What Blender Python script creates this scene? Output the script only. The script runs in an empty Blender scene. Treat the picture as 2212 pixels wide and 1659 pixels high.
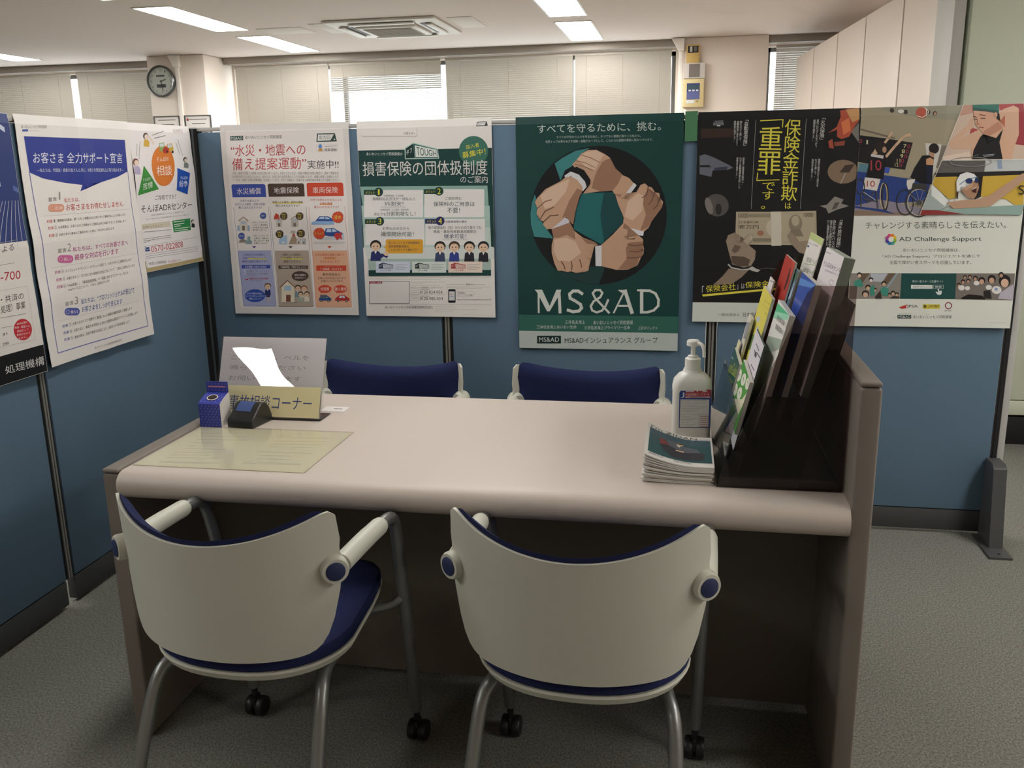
import bpy, bmesh, math, random
from mathutils import Vector, Matrix
random.seed(7)
SC = bpy.context.scene
COL = SC.collection
# ---------------------------------------------------------------- camera
cam = bpy.data.cameras.new('camera'); CAM = bpy.data.objects.new('camera', cam); COL.objects.link(CAM)
def set_camera(loc, yaw, pitch, roll, f_px):
    cy, sy, cp, sp = math.cos(yaw), math.sin(yaw), math.cos(pitch), math.sin(pitch)
    f = Vector((-sy*cp, cy*cp, sp)); r = Vector((cy, sy, 0)); u = r.cross(f)
    c, s = math.cos(roll), math.sin(roll)
    r2 = c*r + s*u; u2 = -s*r + c*u
    M = Matrix(((r2.x, u2.x, -f.x, loc[0]), (r2.y, u2.y, -f.y, loc[1]), (r2.z, u2.z, -f.z, loc[2]), (0, 0, 0, 1)))
    CAM.matrix_world = M
    cam.sensor_fit = 'HORIZONTAL'; cam.sensor_width = 36.0; cam.lens = f_px*36.0/2212.0
    cam.clip_start = 0.05; cam.clip_end = 200
set_camera((1.88161, -3.31959, 1.35354), 0.187516, -0.241055, -0.017700, 1938.121)
SC.camera = CAM
# ---------------------------------------------------------------- daylight, exposure
w = bpy.data.worlds.new('daylight'); SC.world = w; w.use_nodes = True
bgn = w.node_tree.nodes['Background']; bgn.inputs[0].default_value = (0.93, 0.97, 1.0, 1); bgn.inputs[1].default_value = 2.2
SC.view_settings.view_transform = 'Standard'; SC.view_settings.look = 'None'
SC.view_settings.exposure = 1.0; SC.view_settings.gamma = 1.0; SC.view_settings.use_curve_mapping = False
# strength of the recessed fluorescent panels: window side, beside the counter; the left one is added, unseen, for the chair sides
E_FAR, E_MID, E_OVER, E_NEAR, E_LEFT_ADDED, E_RIGHT = 23.0, 13.0, 7.5, 10.0, 17.0, 17.0
SC.cycles.max_bounces = 8; SC.cycles.transparent_max_bounces = 24; SC.cycles.caustics_reflective = False; SC.cycles.caustics_refractive = False
# printed matter: [width mm, height mm, paper colour, drawing ops in 0.1 mm]
ART = {
 'flood': [520,728,"#dcd8d4",[["p",1,"#e8e3df",[4860,220,4920,236,4964,280,4980,340,4980,6920,4964,6980,4920,7024,4860,7040,340,7040,280,7024,236,6980,220,6920,220,340,236,280,280,236,340,220]],["p",2,"#1f4a45",[410,414,947,411,937,574,399,578]],["t",3,"#e3e7e2",1,"MS&AD",[443,445,911,443,904,544,439,546]],["t",2,"#3a3a3a",0,"あいおいニッセイ同和損保",[1033,403,2535,422,2530,549,1026,537]],["p",2,"#2c4744",[3951,398,4656,399,4718,699,3902,704]],["p",3,"#e6e4e0",[3991,435,4619,437,4465,659,3950,666]],["t",4,"#2c4744",0,"全力",[4012,467,4313,474,4304,612,4002,606]],["t",4,"#2c4744",0,"サポート",[4335,472,4579,477,4575,533,4331,528]],["t",4,"#2c4744",0,"宣言",[4340,545,4486,548,4482,611,4336,608]],["p",4,"#e8e6e2",[4586,652,4635,585,4658,639]],["l",2,"#c3c6cc",8,[3903,794,4734,811,4718,1050,3885,1034,3903,794]],["p",3,"#5b8fd0",[4120,872,4113,895,4099,915,4078,930,4053,938,4027,937,4003,929,3984,913,3973,892,3970,869,3976,845,3991,825,4012,810,4037,803,4063,803,4086,812,4105,827,4117,848]],["p",4,"#5b8fd0",[3994,832,4052,768,4101,835]],["p",4,"#c79a55",[3951,1050,3986,938,4112,935,4136,1048]],["t",3,"#555555",0,"提案運動",[4205,942,4701,952,4694,1054,4198,1044]],["l",3,"#9a9a9a",20,[4224,874,4691,864]],["t",2,"#b5373b",1,"“水災・地震への",[406,735,3454,760,3430,1177,377,1171]],["t",2,"#b5373b",1,"備え提案運動”",[426,1235,3457,1247,3430,1684,389,1694]],["t",2,"#33302f",1,"実施中!!",[3502,1371,4742,1373,4729,1683,3483,1688]],["t",2,"#8d8883",0,"近年、豪雨や地震と大規模な自然災害が続いており、お客さまから水災・地震の補償の有無の確認や、質問・提案を求",[405,1737,4721,1803,4714,1914,393,1851]],["t",3,"#8d8883",0,"める声を多くいただいています。当社では、お客さまへ自然災害のリスクを認識いただき、補償の見直しを検討いただ",[391,1876,4712,1939,4705,2043,380,1982]],["t",4,"#8d8883",0,"く「水災・地震への備え提案運動」を実施しています。ぜひこの機会に、お客さまへ補償内容の見直しをご提案ください！",[392,2008,4717,2068,4711,2162,382,2104]],["p",2,"#3a50a8",[296,2268,349,2218,1654,2222,1710,2268,1707,2716,300,2714]],["p",2,"#4b3a31",[1803,2254,1862,2212,3247,2217,3293,2263,3286,2708,1811,2705]],["p",2,"#cf4a30",[3395,2244,3445,2200,4820,2208,4866,2251,4863,2707,3387,2709]],["t",3,"#e9e3e0",1,"水災補償",[511,2365,1508,2359,1498,2600,502,2604]],["t",3,"#e9e3e0",1,"地震保険",[2051,2358,3079,2353,3066,2587,2042,2596]],["t",3,"#f0e0d8",1,"車両保険",[3630,2367,4644,2360,4636,2594,3621,2603]],["t",2,"#3d4d8c",1,"大雨や台風などの",[610,2794,1393,2802,1385,2894,601,2886]],["t",2,"#3d4d8c",1,"水災による建物・家財の被害",[386,2925,1632,2937,1623,3034,377,3023]],["t",2,"#3d4d8c",1,"備えは大丈夫ですか？",[520,3058,1500,3066,1492,3163,510,3155]],["p",2,"#e4da6c",[1939,2914,3193,2926,3189,2977,1935,2965]],["t",3,"#4a4038",1,"地震による建物・家財の損害",[1944,2866,3196,2878,3189,2967,1936,2955]],["t",2,"#4a4038",1,"備えは大丈夫ですか？",[2071,3000,3063,3008,3056,3100,2063,3091]],["t",2,"#c4472f",1,"大雨や台風などの水災による",[3490,2793,4770,2806,4764,2896,3483,2883]],["p",2,"#efb35e",[3871,2983,4386,2988,4382,3038,3867,3033]],["t",3,"#c4472f",1,"お車の損害",[3874,2933,4389,2937,4383,3028,3868,3023]],["t",2,"#c4472f",1,"備えは大丈夫ですか？",[3633,3064,4645,3073,4638,3168,3626,3160]],["p",2,"#a9afd4",[314,4771,1724,4761,1758,6966,367,6977]],["p",2,"#b3a597",[1871,4776,3278,4766,3325,6969,1876,6986]],["p",2,"#e3b193",[3424,4776,4870,4765,4917,6962,3441,6984]],["l",3,"#4b58a0",10,[312,3106,371,6933,410,6981,1717,6972,1761,6923,1766,3092]],["l",3,"#54443b",10,[1826,3106,1856,6943,1901,6991,3288,6975,3333,6927,3316,3106]],["l",3,"#cf5a3a",10,[3425,3107,3439,6939,3483,6989,4889,6967,4931,6922,4877,3106]],["p",4,"#6a62a8",[947,4601,1117,4601,1019,4687]],["p",4,"#54443b",[2465,4602,2646,4602,2550,4688]],["p",4,"#cf4a30",[4056,4603,4242,4603,4140,4688]],["p",4,"#9fb8d4",[412,3792,926,3795,906,4006,391,4004]],["p",5,"#d8d3c6",[524,3587,854,3589,815,4006,484,4005]],["p",6,"#8b7f74",[459,3614,702,3449,914,3617,869,3628,699,3488,502,3625]],["p",6,"#a9c4dd",[591,3648,775,3649,768,3727,584,3726]],["p",6,"#7d6f62",[610,3804,727,3805,710,3983,593,3983]],["p",4,"#3f5aa8",[1639,3424,1653,3449,1626,3466,1629,3496,1597,3502,1587,3531,1556,3526,1535,3550,1509,3534,1480,3549,1464,3525,1432,3530,1427,3501,1396,3494,1404,3465,1379,3448,1399,3423,1384,3397,1412,3380,1409,3351,1441,3345,1451,3316,1482,3321,1503,3298,1529,3313,1557,3298,1574,3322,1606,3317,1611,3346,1641,3353,1633,3382,1658,3399]],["t",5,"#e8e2a0",0,"浸水!",[1449,3392,1600,3393,1594,3455,1443,3454]],["p",4,"#3f5aa8",[661,4203,676,4230,647,4248,649,4279,616,4286,605,4316,572,4311,550,4336,523,4320,492,4336,475,4311,441,4316,436,4285,404,4278,412,4247,387,4229,407,4203,392,4176,421,4158,419,4127,452,4120,463,4090,496,4095,518,4070,545,4086,576,4070,593,4095,627,4091,632,4121,664,4128,655,4159,681,4177]],["t",5,"#d8dcef",0,"土砂崩れ",[435,4174,639,4175,633,4232,429,4231]],["p",5,"#8c857c",[393,4461,451,4357,597,4313,728,4373,698,4451]],["p",6,"#86a0a6",[672,4509,698,4383,770,4378,784,4227,906,4222,892,4373,959,4384,947,4509]],["t",4,"#a8a4a0",0,"台風による洪水で床",[1050,3647,1680,3651,1675,3707,1045,3704]],["t",4,"#a8a4a0",0,"上浸水し、",[1054,3751,1349,3752,1344,3809,1049,3807]],["t",4,"#3c3834",1,"家や家な",[1392,3745,1686,3746,1680,3810,1386,3809]],["t",4,"#3c3834",1,"どが汚れるなどの被",[1046,3844,1683,3847,1677,3911,1040,3908]],["t",4,"#6c6864",0,"害が出てしまった！",[1042,3939,1613,3942,1607,4006,1036,4004]],["t",4,"#a8a4a0",0,"台風による洪水で床",[1045,4158,1664,4159,1658,4224,1039,4223]],["t",4,"#3c3834",1,"上浸水し、家財が水",[1050,4259,1674,4261,1669,4323,1044,4322]],["t",4,"#3c3834",1,"浸しになったり、家電",[1041,4350,1675,4351,1669,4416,1035,4415]],["t",4,"#3c3834",1,"が壊れてしまった！",[1040,4452,1596,4453,1590,4518,1034,4517]],["p",4,"#cfc8bc",[2045,3557,2307,3559,2282,3857,2019,3856]],["p",5,"#9c8f84",[1993,3577,2184,3459,2355,3579,2319,3587,2182,3486,2028,3585]],["p",5,"#a9c4dd",[2099,3601,2245,3602,2241,3658,2095,3657]],["p",5,"#7d6f62",[2116,3713,2210,3713,2199,3841,2105,3840]],["p",6,"#c8452f",[1947,3567,1998,3427,2057,3325,2104,3427,2176,3390,2181,3505,2214,3607,2094,3543]],["p",4,"#c6bfb3",[2685,3542,2971,3544,2946,3860,2660,3859]],["p",5,"#9c8f84",[2629,3563,2836,3437,3023,3565,2984,3573,2834,3467,2667,3571]],["p",5,"#a9c4dd",[2745,3589,2904,3590,2899,3649,2740,3648]],["p",5,"#7d6f62",[2764,3707,2866,3707,2855,3843,2753,3842]],["p",6,"#4b3a31",[2523,3443,2540,3473,2508,3493,2511,3528,2473,3536,2462,3570,2425,3564,2400,3593,2369,3574,2335,3592,2315,3564,2277,3569,2271,3535,2235,3526,2244,3492,2214,3471,2237,3441,2219,3411,2252,3391,2249,3356,2287,3348,2298,3314,2335,3320,2360,3292,2391,3310,2425,3292,2445,3321,2483,3315,2489,3350,2525,3358,2516,3393,2545,3413]],["t",7,"#e8dc5a",1,"地震に",[2283,3344,2493,3346,2488,3402,2278,3400]],["t",7,"#e8dc5a",1,"よる",[2313,3416,2451,3417,2447,3468,2309,3467]],["t",7,"#e8dc5a",1,"火災",[2305,3482,2449,3483,2444,3545,2299,3544]],["p",6,"#4b3a31",[3170,3447,3188,3477,3156,3498,3159,3532,3122,3540,3110,3574,3073,3568,3049,3597,3018,3578,2985,3596,2965,3568,2927,3573,2921,3539,2885,3531,2893,3496,2864,3475,2887,3445,2869,3415,2901,3395,2898,3361,2935,3353,2947,3319,2984,3325,3008,3296,3039,3315,3072,3297,3092,3325,3130,3320,3136,3354,3172,3363,3164,3397,3193,3418]],["t",7,"#e8dc5a",1,"地震に",[2932,3349,3141,3350,3136,3406,2927,3405]],["t",7,"#e8dc5a",1,"よる",[2962,3420,3099,3421,3095,3472,2958,3471]],["t",7,"#e8dc5a",1,"倒壊",[2954,3487,3097,3488,3092,3549,2949,3548]],["p",4,"#4b3a31",[2286,4135,2305,4168,2270,4190,2274,4227,2233,4236,2221,4273,2181,4267,2154,4297,2121,4277,2084,4297,2063,4266,2022,4272,2016,4235,1977,4227,1986,4189,1955,4167,1979,4134,1960,4102,1996,4080,1992,4043,2033,4034,2045,3997,2085,4003,2112,3973,2145,3993,2181,3973,2203,4004,2244,3998,2250,4035,2289,4044,2279,4081,2311,4103]],["t",5,"#e8dc5a",1,"地震に",[2035,4036,2247,4037,2242,4094,2030,4093]],["t",5,"#e8dc5a",1,"よる",[2065,4109,2205,4109,2200,4161,2061,4161]],["t",5,"#e8dc5a",1,"津波",[2057,4176,2202,4177,2197,4239,2052,4238]],["p",4,"#4b3a31",[3170,4112,3189,4145,3154,4167,3158,4204,3118,4212,3106,4249,3066,4243,3040,4274,3007,4254,2971,4273,2950,4243,2909,4249,2903,4212,2864,4203,2873,4166,2842,4144,2866,4111,2847,4079,2882,4057,2878,4020,2918,4012,2930,3975,2970,3981,2996,3951,3029,3971,3065,3951,3086,3982,3127,3976,3133,4012,3172,4021,3163,4058,3194,4080]],["t",5,"#e8dc5a",1,"地震に",[2921,4014,3131,4015,3126,4071,2916,4070]],["t",5,"#e8dc5a",1,"よる",[2951,4086,3089,4087,3085,4138,2947,4137]],["t",5,"#e8dc5a",1,"噴火",[2943,4153,3087,4153,3082,4215,2938,4215]],["p",6,"#a5c3df",[2073,4516,2086,4355,2199,4277,2317,4200,2452,4188,2430,4516]],["p",5,"#a58f7a",[2486,4516,2675,4175,2778,4176,2892,4517]],["p",6,"#c8452f",[2681,4175,2717,4072,2761,4073,2775,4181,2732,4232]],["p",7,"#b9b2a8",[2821,4055,2812,4076,2791,4094,2761,4108,2724,4115,2686,4115,2650,4108,2622,4094,2604,4075,2599,4054,2607,4033,2628,4014,2659,4001,2695,3993,2734,3994,2769,4001,2798,4015,2816,4034]],["p",6,"#cfc8bc",[2831,4328,3005,4328,2991,4514,2816,4514]],["p",7,"#8b7f74",[2797,4340,2923,4266,3037,4341,3014,4346,2922,4284,2820,4345]],["p",7,"#a9c4dd",[2867,4355,2964,4355,2962,4390,2865,4390]],["p",7,"#7d6f62",[2879,4425,2942,4425,2935,4504,2873,4504]],["p",8,"#b9b6b2",[3047,4343,3202,4343,3188,4517,3034,4517]],["p",9,"#77726c",[3017,4354,3129,4285,3230,4355,3209,4359,3128,4301,3038,4359]],["p",9,"#a9c4dd",[3080,4368,3165,4368,3163,4401,3077,4401]],["p",9,"#7d6f62",[3090,4433,3145,4433,3139,4508,3084,4508]],["p",7,"#cfd6dd",[2201,4420,2332,4420,2326,4501,2194,4500]],["p",4,"#2b4f94",[3616,3667,3718,3578,3836,3459,4190,3467,4334,3549,4401,3641,4391,3696,3628,3692]],["p",5,"#b9d0e6",[3788,3561,3862,3485,4025,3486,4033,3562]],["p",5,"#b9d0e6",[4066,3491,4166,3497,4264,3569,4068,3568]],["p",5,"#8fb4dc",[3491,3686,3659,3641,4408,3651,4408,3773,3485,3773]],["p",6,"#d1502f",[4777,3501,4803,3546,4756,3576,4762,3627,4707,3639,4690,3690,4636,3681,4600,3724,4554,3696,4505,3723,4475,3680,4419,3688,4410,3637,4356,3625,4369,3573,4325,3543,4358,3498,4331,3454,4379,3424,4373,3372,4429,3360,4445,3310,4500,3319,4535,3277,4581,3304,4630,3277,4660,3320,4715,3312,4725,3363,4778,3375,4766,3426,4809,3457]],["t",7,"#ecd75a",1,"浸水",[4423,3428,4729,3430,4720,3571,4414,3570]],["p",4,"#c9ccd2",[3843,4320,4249,4180,4772,4105,4777,4360,3852,4384]],["p",5,"#2b4f94",[3981,4102,4054,3924,4377,3905,4534,4007,4731,4105,4655,4219,4246,4231,4002,4192]],["p",6,"#b9d0e6",[4053,4064,4102,3949,4266,3940,4271,4065]],["p",6,"#b9d0e6",[4307,3940,4388,3940,4504,4040,4306,4065]],["p",6,"#c23b3a",[4357,4206,4447,4078,4527,4104,4692,4079,4656,4207,4701,4347,4569,4296,4481,4385]],["p",6,"#d1502f",[3973,4115,4000,4160,3952,4191,3957,4243,3901,4255,3885,4307,3829,4298,3793,4341,3747,4313,3697,4341,3667,4298,3610,4306,3601,4254,3546,4242,3559,4190,3516,4159,3549,4114,3522,4069,3571,4038,3565,3986,3621,3974,3638,3922,3693,3931,3730,3888,3776,3916,3826,3889,3856,3932,3912,3924,3921,3975,3975,3987,3963,4039,4006,4070]],["t",7,"#ecd75a",1,"スリップ",[3573,4065,3951,4066,3944,4169,3565,4168]],["l",4,"#8d8883",12,[3503,4456,4790,4452]],["l",4,"#8d8883",12,[3498,4512,4759,4509]],["t",4,"#3f4a94",1,"ご契約の火災保険の",[551,4890,1450,4889,1443,4975,543,4976]],["p",4,"#e4da6c",[725,5066,1514,5065,1509,5117,720,5119]],["t",5,"#3f4a94",1,"商品やプランによって",[524,5021,1504,5020,1496,5107,516,5108]],["t",4,"#3f4a94",1,"補償の範囲が異なります。",[469,5153,1605,5151,1597,5243,460,5246]],["p",4,"#3a50a8",[436,5341,1645,5338,1634,5470,424,5474]],["t",5,"#e6e6f0",1,"水災補償 CHECK POINT",[563,5362,1474,5359,1466,5449,555,5452]],["t",4,"#7b7a92",0,"水災補償が「なし」になっている",[623,5542,1563,5539,1556,5613,616,5617]],["l",5,"#efeff6",15,[502,5556,532,5596,613,5529]],["t",4,"#7b7a92",0,"契約内容が古く、十分な補償と",[613,5651,1553,5647,1547,5721,606,5726]],["l",5,"#efeff6",15,[491,5665,522,5705,603,5638]],["t",4,"#7b7a92",0,"なっていない",[642,5734,957,5732,951,5796,636,5798]],["t",4,"#c4323a",1,"実損払方式の水災補償",[699,5835,1517,5830,1511,5904,692,5909]],["t",4,"#7b7a92",0,"をおすすめします！",[711,5922,1268,5919,1262,5980,705,5984]],["p",4,"#c4323a",[537,5937,557,5883,598,5896,673,5869,643,5936]],["p",4,"#2b3468",[1304,6534,1342,6330,1417,6293,1496,6292,1565,6329,1567,6532]],["p",4,"#7a6248",[1610,6160,1591,6214,1548,6257,1489,6281,1426,6281,1371,6258,1336,6216,1327,6162,1345,6109,1388,6066,1447,6042,1510,6042,1565,6065,1600,6107]],["p",5,"#e3c3a6",[1578,6197,1563,6241,1528,6276,1481,6296,1431,6297,1388,6277,1360,6243,1352,6199,1367,6155,1402,6120,1449,6100,1499,6100,1542,6119,1570,6154]],["p",5,"#f0eee9",[1423,6299,1489,6299,1450,6373]],["p",6,"#3a2a22",[1438,6188,1433,6202,1422,6208,1413,6203,1410,6189,1415,6175,1426,6169,1435,6175]],["p",6,"#3a2a22",[1522,6188,1517,6202,1506,6208,1496,6202,1493,6188,1499,6174,1509,6168,1519,6174]],["l",6,"#8a5a48",9,[1437,6247,1460,6255,1484,6247]],["p",5,"#2b3468",[1376,6465,1533,6464,1520,6611,1363,6613]],["p",6,"#d9bda4",[1411,6612,1446,6612,1430,6787,1396,6787]],["p",6,"#d9bda4",[1491,6612,1526,6611,1509,6799,1475,6800]],["p",5,"#2f52ac",[1325,6552,1292,6640,1210,6718,1091,6777,947,6809,797,6811,659,6782,549,6725,482,6648,464,6560,498,6471,581,6393,701,6334,844,6302,994,6301,1131,6330,1240,6387,1307,6464]],["t",6,"#e8ebf5",1,"水災が補償の対象と",[557,6430,1223,6424,1216,6499,550,6505]],["t",6,"#e8ebf5",1,"なっているかしっかりと",[501,6538,1279,6530,1272,6606,493,6613]],["t",6,"#e8ebf5",1,"確認しましょう。",[644,6636,1170,6631,1163,6706,637,6711]],["t",4,"#4a4038",1,"地震による損害は",[2198,4888,2963,4888,2956,4974,2191,4974]],["p",4,"#e4da6c",[2120,5058,3028,5057,3023,5114,2115,5116]],["t",5,"#4a4038",1,"「火災保険」だけでは",[2124,5011,3032,5010,3024,5109,2115,5111]],["t",4,"#4a4038",1,"補償されません。",[2216,5150,2971,5148,2963,5242,2208,5244]],["p",4,"#54443b",[1982,5352,3214,5349,3204,5482,1971,5487]],["t",5,"#ece6df",1,"「地震保険」で備えましょう！",[2079,5373,3110,5370,3103,5456,2072,5460]],["p",4,"#4b3a31",[3211,5763,3185,5830,3119,5890,3023,5935,2907,5959,2785,5960,2673,5937,2583,5893,2526,5834,2511,5766,2537,5699,2603,5639,2700,5594,2816,5570,2937,5570,3049,5593,3139,5636,3195,5695]],["t",5,"#ece6df",1,"家財の補償も",[2638,5681,3114,5679,3107,5763,2632,5766]],["t",5,"#ece6df",1,"お忘れなく！",[2657,5792,3089,5790,3083,5869,2651,5871]],["p",4,"#e5dcc4",[2053,6193,2603,6189,2554,6807,2001,6813]],["p",5,"#e5dcc4",[2052,6198,2312,5966,2603,6194]],["l",6,"#7a4438",30,[1989,6215,2314,5942,2618,6215]],["p",7,"#a8c8e0",[2169,6152,2466,6150,2451,6328,2155,6331]],["p",5,"#7c4a3c",[2219,6511,2414,6509,2392,6782,2196,6784]],["l",5,"#6f6a60",14,[2029,6823,2666,6817]],["p",5,"#7d9aa8",[2582,6597,2618,6394,2692,6357,2770,6357,2838,6393,2842,6594]],["p",7,"#4a3026",[2881,6225,2863,6278,2821,6321,2763,6345,2701,6345,2646,6322,2611,6280,2601,6227,2619,6174,2661,6131,2719,6108,2781,6107,2836,6130,2871,6172]],["p",8,"#e3c3a6",[2849,6262,2835,6305,2801,6341,2755,6360,2706,6361,2663,6342,2634,6307,2627,6264,2641,6220,2675,6185,2721,6165,2771,6165,2814,6184,2842,6219]],["p",6,"#f0eee9",[2698,6363,2763,6363,2724,6436]],["p",9,"#3a2a22",[2712,6253,2706,6267,2696,6273,2686,6267,2683,6253,2689,6240,2699,6234,2709,6239]],["p",9,"#3a2a22",[2795,6253,2789,6266,2779,6272,2769,6267,2766,6253,2771,6239,2782,6233,2791,6239]],["l",9,"#8a5a48",9,[2711,6312,2734,6319,2758,6311]],["p",6,"#d8cfc0",[2840,6616,2875,6414,2949,6376,3026,6376,3095,6412,3099,6613]],["p",8,"#8c5a4a",[3137,6244,3119,6297,3077,6340,3020,6364,2958,6365,2903,6341,2868,6299,2858,6246,2876,6193,2918,6151,2976,6127,3038,6126,3092,6150,3127,6192]],["p",9,"#e3c3a6",[3106,6281,3092,6325,3058,6360,3012,6379,2963,6380,2920,6361,2892,6326,2884,6283,2898,6239,2932,6204,2978,6185,3027,6184,3070,6203,3098,6238]],["p",7,"#f0eee9",[2955,6382,3020,6382,2982,6455]],["p",10,"#3a2a22",[2969,6272,2963,6286,2953,6292,2943,6286,2940,6273,2945,6259,2956,6253,2965,6259]],["p",10,"#3a2a22",[3051,6272,3046,6286,3035,6291,3026,6286,3023,6272,3028,6258,3038,6252,3048,6258]],["l",10,"#8a5a48",9,[2968,6331,2991,6338,3014,6331]],["p",7,"#a9b8a0",[2709,6774,2738,6606,2800,6575,2864,6575,2920,6605,2924,6772]],["p",10,"#4a3026",[2956,6466,2941,6510,2906,6545,2858,6565,2807,6566,2762,6547,2733,6512,2725,6468,2740,6424,2774,6388,2822,6369,2874,6368,2918,6387,2948,6422]],["p",11,"#e3c3a6",[2930,6496,2918,6532,2890,6561,2852,6578,2811,6578,2775,6563,2752,6534,2746,6498,2758,6462,2786,6433,2824,6417,2865,6416,2900,6432,2923,6460]],["p",8,"#f0eee9",[2805,6580,2858,6580,2827,6641]],["p",12,"#3a2a22",[2816,6489,2812,6501,2803,6506,2795,6501,2793,6489,2797,6478,2806,6473,2814,6478]],["p",12,"#3a2a22",[2884,6489,2880,6500,2871,6505,2864,6500,2861,6489,2865,6477,2874,6473,2882,6477]],["l",12,"#8a5a48",7,[2815,6538,2834,6544,2854,6537]],["p",7,"#e0d6c6",[2963,6766,2992,6599,3053,6568,3117,6567,3174,6597,3177,6764]],["p",10,"#4a3026",[3209,6458,3194,6502,3159,6538,3112,6557,3060,6558,3016,6539,2986,6504,2978,6460,2993,6416,3028,6381,3075,6361,3127,6361,3171,6380,3201,6415]],["p",11,"#e3c3a6",[3183,6489,3171,6525,3144,6554,3106,6570,3065,6570,3029,6555,3006,6526,2999,6490,3011,6454,3039,6425,3077,6409,3118,6409,3153,6424,3177,6453]],["p",8,"#f0eee9",[3058,6573,3112,6572,3080,6633]],["p",12,"#3a2a22",[3069,6482,3065,6493,3056,6498,3049,6493,3046,6482,3050,6470,3059,6466,3067,6470]],["p",12,"#3a2a22",[3138,6481,3133,6492,3125,6497,3117,6493,3114,6481,3119,6470,3127,6465,3135,6470]],["l",12,"#8a5a48",7,[3069,6530,3088,6536,3107,6530]],["t",4,"#c4472f",1,"大切な愛車の損害に備えて",[3534,4887,4734,4886,4729,4977,3527,4978]],["p",4,"#efb35e",[3872,5061,4386,5060,4383,5112,3868,5113]],["t",5,"#c4472f",1,"「車両保険」",[3875,5017,4389,5016,4383,5106,3869,5107]],["t",4,"#c4472f",1,"をおすすめします！",[3727,5154,4545,5153,4539,5243,3721,5245]],["p",4,"#cf4a30",[3556,5348,4787,5344,4773,5551,3540,5557]],["t",5,"#e8a890",0,"保険料は上がりますが",[3891,5375,4525,5373,4522,5412,3888,5414]],["t",5,"#f2e2da",1,"「一般補償」がおすすめ！",[3721,5441,4625,5438,4619,5526,3714,5530]],["t",4,"#3c3834",1,"車両保険金は",[3795,5644,4534,5641,4527,5750,3787,5754]],["t",4,"#3c3834",1,"お客さまの状況に合わせて",[3598,5797,4744,5791,4738,5882,3591,5889]],["t",4,"#3c3834",1,"お使いいただけます。",[3709,5912,4649,5906,4643,5998,3702,6004]],["p",4,"#cf4a30",[4128,6264,4107,6319,4056,6367,3980,6403,3888,6422,3791,6423,3701,6405,3630,6370,3585,6323,3572,6269,3593,6214,3644,6166,3721,6131,3813,6111,3909,6110,3999,6129,4070,6163,4115,6210]],["p",5,"#cf4a30",[3689,6379,3786,6391,3665,6445]],["t",5,"#f2e2da",1,"修理費",[3677,6207,4032,6204,4023,6331,3667,6334]],["p",4,"#cf4a30",[4775,6259,4754,6313,4704,6361,4628,6397,4536,6416,4440,6417,4351,6399,4280,6365,4235,6317,4222,6264,4243,6209,4294,6162,4370,6126,4461,6106,4557,6106,4646,6124,4717,6158,4761,6205]],["p",5,"#cf4a30",[4339,6373,4435,6386,4315,6439]],["t",5,"#f2e2da",1,"購入費用",[4265,6203,4740,6199,4732,6325,4256,6329]],["p",4,"#2d5288",[3558,6732,3592,6630,3683,6614,3743,6512,3913,6510,3990,6611,4094,6640,4088,6727]],["p",5,"#cfdce8",[3715,6614,3763,6532,3827,6531,3821,6613]],["p",5,"#cfdce8",[3842,6613,3848,6531,3901,6531,3948,6612]],["p",5,"#2c2a2a",[3732,6737,3720,6766,3692,6784,3660,6785,3635,6767,3627,6738,3639,6708,3667,6690,3699,6690,3724,6707]],["p",6,"#c9c6c2",[3704,6737,3696,6753,3678,6760,3661,6754,3655,6737,3663,6721,3681,6714,3698,6720]],["p",5,"#2c2a2a",[4028,6733,4016,6763,3989,6781,3957,6781,3932,6764,3924,6735,3936,6705,3963,6687,3996,6687,4020,6704]],["p",6,"#c9c6c2",[4001,6734,3992,6750,3975,6757,3958,6751,3952,6734,3960,6718,3978,6711,3995,6717]],["p",6,"#566070",[3644,6498,3923,6496,3915,6607,3636,6610]],["p",4,"#b8322f",[4235,6727,4273,6623,4377,6607,4445,6503,4640,6501,4730,6604,4850,6632,4844,6721]],["p",5,"#cfdce8",[4414,6607,4468,6523,4541,6523,4536,6606]],["p",5,"#cfdce8",[4560,6605,4566,6523,4626,6522,4682,6604]],["p",5,"#2c2a2a",[4428,6731,4416,6761,4388,6779,4356,6780,4330,6762,4322,6732,4334,6702,4362,6684,4395,6683,4420,6701]],["p",6,"#c9c6c2",[4400,6731,4392,6748,4374,6755,4356,6749,4350,6732,4359,6715,4377,6708,4394,6715]],["p",5,"#2c2a2a",[4769,6727,4757,6757,4729,6776,4697,6776,4672,6758,4664,6729,4676,6699,4703,6680,4736,6680,4761,6698]],["p",6,"#c9c6c2",[4741,6728,4733,6745,4715,6752,4698,6745,4692,6728,4700,6711,4718,6704,4735,6711]]]],
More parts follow.
